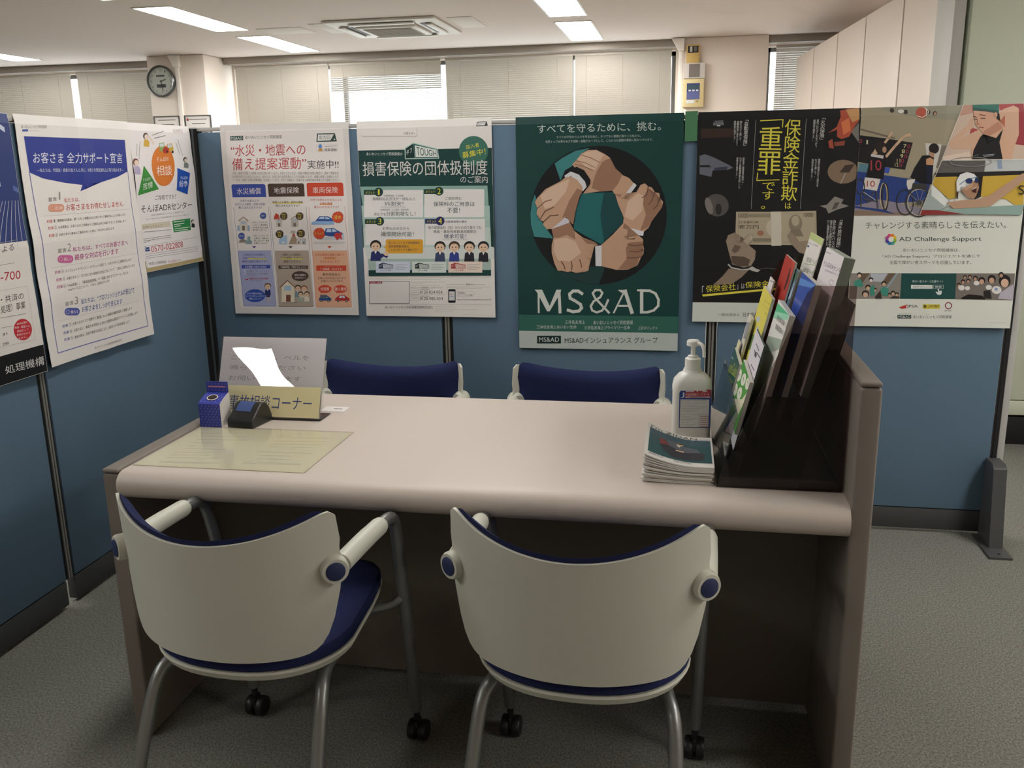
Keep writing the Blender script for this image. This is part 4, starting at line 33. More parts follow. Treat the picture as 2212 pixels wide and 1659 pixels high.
 'ad': [536,742,"#dde0d6",[["p",1,"#a0977f",[-16,-78,3168,-56,2688,1734,2108,3561,-45,3562]],["p",2,"#93907e",[428,-41,3168,-56,3021,488,1932,361,887,159]],["p",3,"#3b332d",[1039,113,1029,160,997,188,954,187,917,157,901,110,910,63,942,35,985,36,1022,66]],["p",3,"#3b332d",[1472,175,1463,221,1431,250,1389,249,1352,219,1335,171,1344,125,1376,97,1419,98,1455,128]],["p",3,"#3b332d",[2180,194,2171,240,2140,268,2097,267,2061,237,2044,190,2053,144,2084,116,2126,117,2163,147]],["p",3,"#3b332d",[2391,249,2382,295,2350,323,2308,322,2272,292,2255,245,2264,199,2295,171,2337,172,2373,202]],["p",4,"#d8d6d0",[1353,152,1342,181,1308,202,1260,209,1210,200,1172,177,1157,146,1167,117,1202,96,1250,89,1300,99,1337,121]],["p",4,"#b08d74",[2372,261,2368,296,2349,317,2323,316,2301,294,2290,259,2295,224,2313,203,2339,203,2361,226]],["p",2,"#71685a",[8,666,1151,995,1105,1045,0,729]],["p",4,"#b0553f",[2076,221,2072,276,2051,325,2016,364,1969,388,1916,396,1861,385,1809,359,1767,318,1738,267,1724,211,1728,156,1749,107,1785,68,1831,44,1885,37,1940,47,1991,74,2033,115,2062,165]],["l",5,"#ded6cc",25,[1769,307,1932,361,2060,290,2055,91]],["l",6,"#ded6cc",25,[1990,52,2122,167,2104,241]],["p",2,"#c9c7bf",[2102,1192,2618,1241,2544,2037,2354,2392,2098,2286,2193,1675]],["p",3,"#7d746a",[2622,1278,2781,1294,2590,2012,2505,2011]],["p",3,"#1b1a1c",[-13,893,755,999,1707,1171,1534,2051,903,1954,-40,1763]],["p",4,"#57808f",[52,1816,357,1847,339,2118,21,2087]],["p",4,"#3a55b0",[874,1959,1056,1987,1020,2167,880,2139]],["p",5,"#29407f",[-42,2081,874,2216,1657,2344,2385,2469,2242,3087,1324,3157,-26,3223]],["p",6,"#8a8392",[759,3021,1322,3131,2189,3347,2108,3561,-46,3554,-37,3250]],["p",7,"#8a7462",[-39,3395,941,3416,2108,3561,-45,3562]],["p",8,"#29407f",[-25,3237,988,3377,1354,3537,996,3469,-33,3302]],["t",4,"#d8cf9a",1,"7",[1416,1216,1510,1218,1520,1340,1426,1338]],["t",4,"#a53a52",1,"0",[1540,1226,1634,1228,1644,1352,1550,1350]],["t",4,"#d8cf9a",1,"8",[1380,1380,1474,1382,1484,1504,1390,1502]],["t",4,"#a53a52",1,"0",[1504,1390,1598,1392,1608,1517,1514,1515]],["t",4,"#d8cf9a",1,"9",[1343,1537,1437,1539,1447,1661,1353,1660]],["t",4,"#a53a52",1,"0",[1467,1547,1562,1549,1572,1674,1478,1672]],["t",4,"#d8cf9a",1,"11",[1243,1683,1350,1685,1360,1808,1253,1806]],["t",4,"#a53a52",1,"0",[1380,1693,1475,1695,1485,1820,1391,1819]],["t",4,"#d8cf9a",1,"12",[1192,1823,1299,1825,1309,1948,1202,1946]],["t",4,"#a53a52",1,"0",[1330,1833,1424,1835,1434,1960,1340,1959]],["t",4,"#a53a52",0,"0",[-17,1016,88,1018,98,1151,-8,1148]],["t",4,"#c9c3a8",0,"1",[223,1051,273,1052,283,1193,233,1192]],["l",4,"#c8a98c",80,[828,1140,929,1003,1014,828]],["l",5,"#c8a98c",90,[901,1600,1148,1274,1396,975,1587,904]],["l",6,"#c8a98c",30,[1468,952,1653,956]],["p",4,"#c8a98c",[399,1565,532,1338,618,1493,429,1643]],["p",5,"#2a2320",[847,1319,840,1395,810,1459,761,1501,700,1515,636,1498,580,1454,540,1389,522,1312,529,1236,559,1172,609,1130,669,1117,733,1133,788,1177,828,1242]],["p",6,"#b08a72",[891,1383,883,1443,851,1479,808,1479,770,1441,752,1380,761,1321,793,1284,836,1285,873,1323]],["p",6,"#16151a",[394,1501,874,1574,889,1933,860,2358,288,2280,357,1847]],["p",7,"#c9c3c3",[407,1509,812,1573,807,1675,400,1591]],["t",7,"#a53d48",1,"10",[405,1714,755,1721,782,2065,430,2060]],["p",7,"#d5cfc8",[262,2280,771,2349,682,2738,232,2662]],["t",8,"#a8423f",1,"10",[334,2395,591,2399,606,2601,349,2598]],["l",9,"#c9b58a",30,[1029,2919,1033,3030,1030,3134,1019,3224,1001,3292,977,3335,949,3350,918,3335,887,3291,858,3222,833,3133,814,3028,802,2916,797,2805,801,2701,812,2613,830,2545,854,2502,882,2488,912,2503,943,2546,972,2615,997,2704,1016,2807,1029,2919]],["l",10,"#3a3938",40,[1062,2932,1068,3047,1067,3154,1059,3246,1044,3317,1025,3362,1001,3377,975,3361,948,3316,923,3245,901,3153,883,3045,871,2930,865,2815,867,2709,875,2617,889,2547,909,2504,932,2489,958,2504,985,2549,1010,2619,1032,2711,1050,2818,1062,2932]],["l",8,"#3a3938",35,[273,2597,273,2661,263,2721,245,2772,219,2812,187,2836,151,2844,114,2835,79,2810,47,2770,21,2718,3,2658,-6,2594,-6,2530,4,2470,22,2419,48,2380,80,2356,116,2348,152,2357,188,2382,219,2422,245,2473,263,2533,273,2597]],["l",9,"#4a4a4e",40,[206,2727,463,3123]],["l",10,"#4a4a4e",40,[611,2732,389,3148]],["l",11,"#4a4a4e",40,[278,3016,740,3099]],["l",12,"#4a4a4e",40,[664,2758,758,3335]],["l",10,"#4a4a4e",40,[188,2831,199,3331]],["l",13,"#b9babd",20,[261,2780,660,3046]],["p",4,"#1f1a1a",[2546,1378,2539,1443,2510,1498,2462,1535,2402,1547,2340,1532,2285,1494,2245,1437,2227,1371,2234,1306,2263,1251,2312,1215,2371,1203,2433,1217,2488,1255,2528,1312]],["p",5,"#b08a72",[2236,1473,2425,1527,2414,1679,2262,1625]],["p",6,"#131318",[2039,1596,2246,1587,2414,1679,2414,1958,2417,2547,2043,2503,1724,2311,1827,2000]],["p",7,"#c3956f",[2171,1712,2290,1664,2406,1729,2411,1920,2188,1898]],["p",8,"#131a33",[2176,1908,2412,1938,2417,2547,2264,2493]],["p",7,"#d5cfc8",[1623,2382,1882,2360,1833,2668,1688,2718,1623,2537]],["p",9,"#3a3938",[1818,2488,2269,2545,2282,2700,1786,2694]],["l",10,"#bdb8aa",30,[2450,3141,2447,3255,2419,3362,2368,3453,2297,3523,2211,3567,2115,3581,2017,3566,1922,3521,1839,3449,1771,3357,1725,3249,1703,3134,1706,3020,1734,2913,1786,2823,1858,2753,1944,2711,2039,2697,2137,2713,2230,2758,2313,2829,2380,2920,2427,3027,2450,3141]],["l",11,"#3a3938",35,[2450,3146,2447,3269,2417,3383,2362,3481,2285,3555,2191,3602,2088,3618,1982,3601,1880,3553,1790,3476,1717,3377,1667,3262,1643,3139,1647,3016,1678,2902,1734,2805,1811,2731,1904,2685,2007,2671,2113,2688,2214,2736,2303,2812,2376,2910,2426,3024,2450,3146]],["l",12,"#3a3938",35,[1892,3136,1892,3245,1874,3347,1839,3434,1788,3501,1726,3543,1657,3557,1586,3542,1517,3499,1455,3431,1405,3343,1370,3241,1352,3131,1352,3021,1371,2920,1407,2833,1458,2767,1519,2726,1588,2712,1659,2727,1727,2770,1789,2837,1839,2925,1874,3027,1892,3136]],["l",12,"#8d8d8f",14,[2077,3138,2437,3141]],["l",13,"#8d8d8f",14,[2077,3138,2390,3393]],["l",14,"#8d8d8f",14,[2077,3138,2223,3548]],["l",15,"#8d8d8f",14,[2077,3138,1998,3546]],["l",16,"#8d8d8f",14,[2077,3138,1804,3386]],["l",17,"#8d8d8f",14,[2077,3138,1715,3131]],["l",18,"#8d8d8f",14,[2077,3138,1765,2879]],["l",19,"#8d8d8f",14,[2077,3138,1935,2728]],["l",20,"#8d8d8f",14,[2077,3138,2158,2734]],["l",21,"#8d8d8f",14,[2077,3138,2350,2894]],["p",22,"#4a4a4c",[2152,3138,2145,3183,2121,3215,2085,3226,2046,3214,2016,3181,2002,3137,2008,3093,2033,3061,2069,3049,2108,3061,2138,3094]],["p",4,"#cbb5a3",[3173,-55,5023,-35,5220,1766,2693,1739]],["p",5,"#b98c7a",[3202,-1,3487,-17,3513,254,3091,341]],["p",5,"#9a3a40",[4728,-7,5025,-10,5172,1330,4867,1287]],["p",5,"#a9484a",[3487,723,3758,804,3773,953,3460,933]],["p",6,"#a9484a",[4271,5,4740,-6,4685,138,4315,202]],["p",5,"#dcc7b4",[2691,1633,3490,1497,3612,1750,2693,1739]],["p",6,"#cda98f",[3520,328,3360,645,3029,961,2844,1182,2841,1283,2998,1412,3529,1397,3630,1449,3917,956,3756,779,3437,945,3159,1064,3559,724]],["p",7,"#d2a88c",[3776,978,4456,758,4632,972,4890,1275,4835,1760,3610,1738,3553,1398]],["p",8,"#d2aa90",[4304,324,4428,156,4724,61,4878,144,4969,980,4883,1324,4624,1120,4484,796,4351,546]],["p",9,"#b3674f",[4351,546,4484,353,4514,747,4459,672]],["p",10,"#cfa187",[3496,180,4278,299,4353,571,4469,771,4252,964,4018,1008,3891,931,3757,791,3609,627]],["p",11,"#b9866f",[3883,856,4303,545,4457,770,4066,1009,3917,956]],["p",11,"#2c6c60",[3477,-17,4268,-24,4290,299,3890,210,3506,185]],["p",12,"#1e5047",[3488,93,4279,201,4290,299,3890,210,3497,184]],["p",13,"#2b211e",[4183,296,4302,299,4363,546,4248,470]],["p",14,"#cfa187",[4251,335,4246,384,4223,413,4191,413,4161,381,4146,332,4151,283,4174,253,4207,254,4236,285]],["l",11,"#3c2a24",22,[3524,365,3623,405]],["l",11,"#3c2a24",22,[3710,321,3880,350]],["l",11,"#3c2a24",24,[3557,457,3642,469]],["l",11,"#3c2a24",24,[3758,438,3889,441]],["l",12,"#a07560",20,[3655,479,3656,615,3741,630]],["l",12,"#8f4a44",30,[3738,716,3871,732]],["p",12,"#121216",[3800,1028,3873,943,3851,1204,4043,1257,4287,1076,4467,800,4401,1215,4553,1755,3615,1738,3635,1449]],["l",13,"#c9c9c9",12,[3936,1618,4281,1592]],["l",13,"#c9c9c9",12,[3964,1656,4262,1642]],["l",13,"#777a80",15,[3648,1625,3790,1603]],["p",4,"#5d5a57",[2686,1772,4030,1788,4029,2313,2499,2304]],["p",5,"#bfc3c2",[4029,1778,5222,1784,5261,2143,4056,2142]],["p",5,"#1c1b1b",[2487,2176,5261,2143,5278,2294,4004,2300,2499,2304]],["p",6,"#8a9bb5",[4385,1789,4528,1792,4581,2069,4437,2067]],["l",13,"#8d8f90",20,[4222,1837,4204,1875,4143,1911,4042,1940,3910,1962,3754,1975,3585,1977,3415,1969,3256,1952,3117,1925,3010,1892,2940,1854,2914,1814,2933,1775,2996,1740,3097,1710,3231,1688,3387,1676,3556,1674,3725,1682,3884,1700,4021,1726,4127,1760,4196,1797,4222,1837]],["p",12,"#c4a23c",[2499,2304,3191,2301,3244,2994,3003,3043,2709,2782,2442,2547]],["p",6,"#1c1b1b",[3812,2310,4004,2300,3999,2976,3790,3077]],["p",7,"#c9a840",[4004,2300,5275,2268,5376,3450,4805,3061,3998,2963]],["p",22,"#a3b0ab",[2359,2726,3003,3043,3072,3250,2691,3403,2169,3399]],["p",23,"#8fa8a0",[2589,3376,3426,3357,4153,3299,5353,3245,5306,3577,3517,3539,2149,3451]],["p",24,"#dfe3df",[2417,2547,2765,2860,2984,3094,2877,3275,2424,2908]],["p",25,"#b8967c",[2914,3146,3448,3073,3885,3052,4261,2928,4706,2576,5195,2229,5270,2218,5293,2432,4787,2882,4299,3300,3815,3334,3180,3355]],["p",26,"#a98467",[3277,2558,3818,2374,3908,2668,3848,2923,3786,3038,3587,2997,3396,2790]],["p",27,"#c09a7c",[3350,2559,3725,2411,3699,2640,3492,2765]],["p",28,"#a98467",[3356,2674,3352,2725,3333,2763,3302,2776,3269,2762,3242,2724,3229,2672,3232,2621,3252,2584,3283,2571,3316,2585,3343,2623]],["p",29,"#e2e4e2",[3214,2775,3174,2454,3270,2231,3482,2158,3706,2220,3841,2367,3348,2538,3294,2789]],["l",30,"#5b86a0",30,[3289,2558,3481,2407,3813,2323]],["p",31,"#1f3566",[3685,2448,3677,2488,3650,2520,3606,2537,3557,2536,3510,2518,3476,2485,3461,2445,3468,2406,3496,2374,3539,2357,3589,2358,3636,2376,3670,2408]],["p",31,"#1c2f5c",[3857,2425,3854,2471,3838,2504,3813,2516,3785,2504,3762,2470,3750,2424,3753,2378,3769,2345,3795,2333,3822,2346,3845,2379]],["p",30,"#4a1f1c",[3672,2742,3825,2647,3839,2833,3728,2819]],["l",31,"#e8e2d8",20,[3695,2729,3817,2662]],["p",30,"#3a2c28",[3213,2788,3276,2814,3274,3046,3222,3019]],["p",24,"#8c3533",[2163,3386,2691,3403,3541,3539,2113,3561]],["t",26,"#23211c",1,"S",[5112,2607,5296,2609,5329,2914,5145,2912]],["l",30,"#dedbd2",14,[3168,-56,2109,3568]],["l",31,"#dedbd2",12,[2689,1747,5192,1768]],["t",1,"#4d5552",0,"チャレンジする素晴らしさを伝えたい。",[389,3782,4861,3778,4894,4019,413,4029]],["p",1,"#d94f74",[1175,4195,1243,4202,1276,4266,1241,4324,1174,4317,1141,4253]],["p",2,"#e8803a",[1325,4190,1372,4244,1354,4310,1289,4322,1241,4267,1260,4201]],["p",3,"#e9c536",[1444,4297,1443,4368,1384,4397,1326,4356,1327,4286,1386,4256]],["p",4,"#8fb93f",[1462,4455,1414,4500,1348,4475,1332,4406,1380,4361,1445,4385]],["p",5,"#3f9f8a",[1369,4571,1301,4564,1268,4500,1302,4442,1370,4449,1403,4513]],["p",6,"#2f76b5",[1218,4577,1171,4522,1189,4455,1255,4444,1302,4498,1284,4565]],["p",7,"#4b3f9a",[1099,4469,1100,4398,1159,4369,1218,4410,1217,4480,1158,4510]],["p",8,"#b04a9a",[1082,4310,1130,4265,1195,4290,1212,4360,1164,4405,1098,4380]],["p",9,"#e6e6de",[1354,4383,1363,4421,1335,4444,1316,4476,1279,4469,1243,4476,1219,4444,1187,4421,1190,4383,1181,4344,1209,4322,1228,4290,1265,4297,1301,4290,1325,4322,1357,4345]],["t",1,"#2c3a39",1,"AD Challenge Support",[1526,4304,4150,4293,4174,4479,1547,4492]],["t",1,"#4d5552",0,"あいおいニッセイ同和損保は、",[1684,4693,3501,4694,3513,4811,1694,4812]],["t",1,"#4d5552",0,"「AD Challenge Support」プロジェクトを通じて",[1040,4913,4173,4898,4190,5021,1055,5038]],["t",1,"#4d5552",0,"全国で障がい者スポーツを応援しています。",[1281,5110,3911,5104,3924,5233,1291,5241]],["p",1,"#8d8880",[-27,5556,1712,5548,1727,6437,35,6463]],["p",2,"#6b5a48",[404,5554,661,5552,353,6048,231,5958]],["p",2,"#6b5a48",[1287,5550,1514,5548,1262,5950,1165,5800]],["p",3,"#b9bcc6",[690,5561,1260,5559,1084,5861,739,5833]],["l",4,"#8fb6cf",30,[1571,5557,1271,6071]],["p",2,"#1c4a47",[1712,5551,3485,5542,3522,6431,1728,6443]],["p",3,"#7a736c",[3485,5542,5330,5533,5363,6449,3522,6437]],["p",3,"#2b2522",[408,5605,400,5647,370,5679,327,5690,283,5679,249,5648,235,5606,243,5564,273,5532,315,5521,360,5532,393,5563]],["p",4,"#d8c0a8",[384,5641,378,5672,358,5694,328,5703,298,5695,274,5672,264,5642,270,5612,290,5589,320,5581,350,5589,374,5611]],["p",4,"#2b2522",[797,5769,790,5807,764,5835,726,5845,686,5835,656,5808,643,5770,651,5732,677,5704,715,5694,754,5704,784,5731]],["p",5,"#e6ddd0",[776,5805,771,5833,753,5853,727,5860,700,5853,678,5833,669,5806,674,5779,693,5759,719,5751,746,5758,767,5778]],["p",3,"#2b2522",[733,6042,724,6088,692,6121,647,6134,599,6122,563,6089,547,6043,556,5998,588,5964,633,5952,681,5964,717,5997]],["p",4,"#cfae92",[707,6079,701,6112,679,6136,648,6145,615,6136,589,6112,578,6080,584,6047,606,6023,638,6014,671,6022,696,6046]],["p",2,"#2b2522",[695,6270,683,6331,640,6377,579,6393,516,6378,467,6333,446,6273,459,6212,501,6167,562,6150,625,6166,674,6210]],["p",3,"#cfae92",[659,6307,651,6351,622,6384,580,6396,536,6385,502,6353,487,6309,495,6265,525,6232,567,6220,611,6232,645,6264]],["p",4,"#2b2522",[1245,5902,1236,5944,1207,5976,1165,5987,1121,5976,1087,5946,1072,5903,1081,5861,1110,5830,1152,5818,1196,5829,1230,5860]],["p",5,"#cfae92",[1221,5939,1215,5969,1195,5992,1166,6000,1135,5992,1112,5970,1101,5939,1107,5909,1127,5886,1157,5878,1187,5886,1211,5908]],["p",2,"#2b2522",[1563,6232,1556,6272,1529,6301,1490,6312,1449,6302,1417,6273,1403,6234,1411,6194,1438,6165,1477,6154,1518,6165,1549,6193]],["p",3,"#c9a98e",[1542,6269,1537,6297,1518,6318,1491,6326,1462,6319,1440,6298,1431,6270,1436,6241,1455,6221,1482,6213,1510,6220,1532,6241]],["p",3,"#2b2522",[1682,6277,1676,6310,1653,6335,1620,6344,1586,6335,1559,6311,1547,6278,1554,6245,1577,6220,1610,6211,1644,6219,1671,6244]],["p",4,"#c9a98e",[1665,6313,1660,6337,1645,6355,1622,6362,1598,6356,1579,6338,1571,6314,1575,6290,1591,6272,1614,6266,1638,6272,1656,6289]],["p",4,"#2b2522",[1442,6294,1436,6328,1413,6352,1380,6361,1345,6353,1318,6329,1307,6295,1313,6262,1336,6237,1369,6228,1404,6237,1430,6261]],["p",5,"#b9957a",[1424,6331,1420,6355,1404,6373,1381,6379,1357,6373,1338,6356,1330,6332,1335,6307,1350,6290,1373,6283,1397,6289,1416,6307]],["p",2,"#2b2522",[937,6116,931,6147,910,6169,879,6178,848,6170,824,6148,813,6117,819,6087,840,6065,870,6056,902,6064,926,6086]],["p",3,"#c9a98e",[921,6153,916,6175,902,6191,881,6197,859,6191,842,6175,835,6154,839,6132,853,6116,874,6110,896,6115,913,6131]],["p",3,"#3f8f7d",[165,5837,360,5744,476,5956,439,6047,178,6019]],["p",6,"#3f8f7d",[1045,6103,1181,6011,1331,6101,1321,6344,1119,6315]],["p",5,"#3f8f7d",[698,6045,834,5953,890,6317,749,6349]],["p",7,"#3a3430",[895,6378,1050,6164,1129,6443,928,6445]],["p",6,"#3a3430",[1357,6435,1520,6342,1692,6355,1713,6431]],["t",3,"#d5dedb",1,"障がい者スポーツ応援サイト",[2084,5785,3077,5779,3085,5866,2091,5872]],["p",3,"#e0e4e0",[2050,5951,2743,5946,2755,6078,2061,6083]],["t",4,"#33504d",0,"ADチャレンジ",[2108,5974,2703,5970,2711,6051,2115,6056]],["l",3,"#d5dedb",8,[2780,5946,3092,5943,3104,6069,2791,6071,2780,5946]],["t",4,"#d5dedb",1,"検索",[2821,5969,3044,5968,3052,6051,2828,6053]],["p",4,"#dfe4e1",[2922,6073,2958,6064,2978,6163,3053,6132,3069,6237,3026,6292,2941,6284,2863,6194,2889,6173,2943,6208]],["p",4,"#241e1d",[5221,5791,5212,5884,5168,5959,5096,6001,5012,6001,4932,5960,4871,5886,4843,5794,4852,5701,4897,5626,4968,5585,5053,5584,5133,5625,5193,5699]],["p",5,"#d9b59c",[5162,5860,5157,5923,5128,5974,5082,6003,5027,6003,4975,5975,4935,5925,4916,5862,4922,5798,4951,5748,4997,5719,5052,5719,5104,5747,5144,5797]],["p",4,"#241e1d",[4748,5734,4742,5798,4711,5849,4661,5878,4603,5879,4547,5850,4506,5799,4486,5735,4493,5671,4524,5619,4573,5591,4632,5590,4687,5619,4729,5670]],["p",5,"#c9a288",[4707,5781,4703,5825,4683,5860,4651,5879,4613,5880,4577,5861,4550,5826,4537,5782,4541,5739,4561,5703,4593,5684,4631,5684,4667,5703,4694,5738]],["p",4,"#241e1d",[4423,5784,4417,5840,4389,5885,4346,5910,4294,5911,4246,5886,4209,5841,4192,5785,4198,5729,4226,5684,4269,5658,4320,5658,4369,5683,4406,5728]],["p",5,"#c9a288",[4386,5825,4383,5864,4365,5894,4337,5912,4304,5912,4272,5895,4248,5864,4237,5826,4240,5788,4258,5757,4286,5740,4320,5740,4351,5757,4375,5787]],["p",4,"#241e1d",[4173,5704,4169,5743,4150,5774,4120,5791,4085,5792,4051,5775,4026,5744,4014,5705,4019,5667,4037,5636,4067,5618,4103,5618,4136,5635,4161,5666]],["p",5,"#b9927a",[4148,5733,4145,5759,4133,5780,4114,5792,4091,5792,4069,5781,4053,5760,4045,5734,4047,5707,4060,5686,4079,5675,4102,5674,4124,5686,4140,5707]],["p",4,"#241e1d",[3949,5798,3945,5830,3929,5856,3904,5870,3875,5871,3847,5856,3826,5831,3816,5798,3820,5766,3836,5740,3861,5726,3890,5726,3918,5740,3939,5766]],["p",5,"#b9927a",[3928,5822,3926,5843,3915,5861,3899,5871,3880,5871,3862,5861,3848,5844,3842,5822,3844,5800,3854,5783,3870,5773,3890,5773,3908,5782,3921,5800]],["p",4,"#241e1d",[3792,5827,3789,5862,3771,5891,3743,5907,3711,5907,3680,5892,3657,5863,3647,5828,3651,5792,3668,5764,3696,5748,3728,5748,3759,5763,3782,5791]],["p",5,"#b9927a",[3769,5853,3767,5877,3756,5897,3738,5908,3717,5908,3697,5897,3682,5878,3675,5854,3677,5830,3688,5810,3706,5799,3727,5799,3747,5810,3762,5829]],["p",5,"#241e1d",[3666,5947,3662,5982,3644,6011,3616,6027,3584,6027,3553,6012,3530,5983,3520,5948,3523,5912,3541,5884,3569,5868,3601,5867,3632,5883,3655,5911]],["p",6,"#b9927a",[3643,5973,3640,5997,3629,6017,3611,6028,3590,6028,3570,6017,3555,5998,3548,5974,3550,5950,3561,5930,3579,5919,3601,5919,3621,5930,3636,5949]],["p",5,"#241e1d",[4986,5581,4982,5622,4962,5655,4930,5674,4892,5674,4856,5656,4829,5623,4817,5581,4821,5540,4841,5507,4873,5488,4911,5488,4946,5506,4973,5539]],["p",6,"#b9927a",[4960,5611,4957,5640,4944,5662,4923,5675,4899,5675,4875,5663,4858,5640,4849,5612,4852,5584,4865,5561,4886,5548,4910,5548,4934,5561,4951,5583]],["p",4,"#241e1d",[3983,5651,3980,5680,3965,5703,3943,5716,3916,5716,3891,5703,3873,5680,3864,5651,3867,5622,3881,5599,3904,5586,3930,5586,3955,5599,3974,5622]],["p",5,"#b9927a",[3964,5672,3962,5692,3953,5708,3938,5716,3921,5717,3905,5708,3892,5692,3887,5673,3889,5653,3898,5637,3912,5628,3930,5628,3946,5637,3958,5653]],["p",5,"#241e1d",[3819,5666,3816,5695,3802,5719,3779,5732,3752,5732,3727,5719,3709,5696,3700,5667,3703,5638,3717,5615,3740,5602,3766,5602,3792,5614,3810,5638]],["p",6,"#b9927a",[3800,5688,3798,5708,3789,5723,3774,5732,3757,5732,3741,5724,3728,5708,3723,5688,3725,5669,3734,5653,3749,5644,3766,5644,3782,5653,3794,5668]],["p",6,"#e0deda",[4964,6102,4954,6162,4915,6210,4855,6237,4784,6238,4718,6212,4669,6164,4647,6104,4657,6045,4696,5996,4756,5969,4827,5969,4893,5995,4942,6042]],["p",7,"#e0deda",[4649,6015,4643,6052,4618,6082,4581,6099,4537,6100,4495,6083,4465,6054,4452,6017,4458,5980,4482,5950,4520,5933,4564,5933,4605,5949,4635,5978]],["p",6,"#e0deda",[4245,5870,4239,5905,4216,5933,4180,5949,4138,5949,4099,5934,4070,5906,4058,5871,4063,5836,4087,5808,4123,5792,4164,5792,4203,5807,4232,5835]],["p",7,"#e0deda",[3789,6037,3783,6076,3757,6108,3716,6126,3669,6126,3625,6109,3593,6078,3579,6038,3586,5999,3612,5967,3653,5949,3699,5949,3743,5966,3775,5998]],["p",4,"#e0deda",[3962,6050,3957,6081,3936,6107,3904,6121,3868,6121,3833,6107,3808,6083,3796,6052,3802,6021,3822,5996,3854,5981,3891,5981,3926,5995,3951,6019]],["p",7,"#8aa0c8",[4838,6073,4832,6105,4809,6124,4779,6125,4752,6105,4740,6074,4746,6043,4768,6023,4799,6023,4825,6042]],["p",7,"#b8b2bf",[4938,6191,5315,5892,5362,6440,4877,6400]],["p",4,"#1e1b1b",[3717,6381,3927,6260,4373,6300,4496,6434,3722,6429]],["p",7,"#2a2524",[4398,6136,4600,6105,4685,6402,4437,6389]],["p",1,"#c0392f",[1709,6742,2004,6629,1948,6702,1971,6775,1813,6795]],["t",2,"#4a4a4c",0,"JPSA",[1972,6653,2326,6649,2336,6765,1982,6769]],["p",1,"#d8c838",[2488,6623,3041,6617,3056,6774,2501,6781]],["p",2,"#6b6330",[2618,6695,2610,6730,2584,6753,2549,6753,2519,6731,2505,6696,2513,6660,2539,6638,2574,6637,2604,6659]],["t",2,"#2b2d5c",1,"JWBF",[2656,6646,3027,6642,3037,6756,2666,6761]],["l",1,"#96303c",30,[3426,6661,3425,6689,3418,6716,3404,6738,3384,6756,3361,6767,3336,6771,3309,6768,3284,6757,3261,6740,3243,6718,3231,6692,3225,6663,3226,6635,3233,6609,3247,6586,3267,6569,3290,6558,3315,6554,3342,6557,3367,6568,3389,6585,3407,6607,3420,6633,3426,6661]],["t",1,"#6b5a5c",0,"JPGF",[3205,6815,3446,6812,3451,6875,3211,6878]],["l",1,"#8d908a",10,[1706,6949,2132,6938]],["p",1,"#1c3a37",[1688,7005,2143,6999,2154,7130,1698,7136]],["t",2,"#d9dedb",1,"MS&AD",[1724,7026,2116,7021,2124,7109,1731,7115]],["t",1,"#44504d",0,"あいおいニッセイ同和損保",[2201,7010,3462,6993,3473,7112,2211,7129]],["l",1,"#b5b8b0",12,[4661,7243,5211,7229]]]],
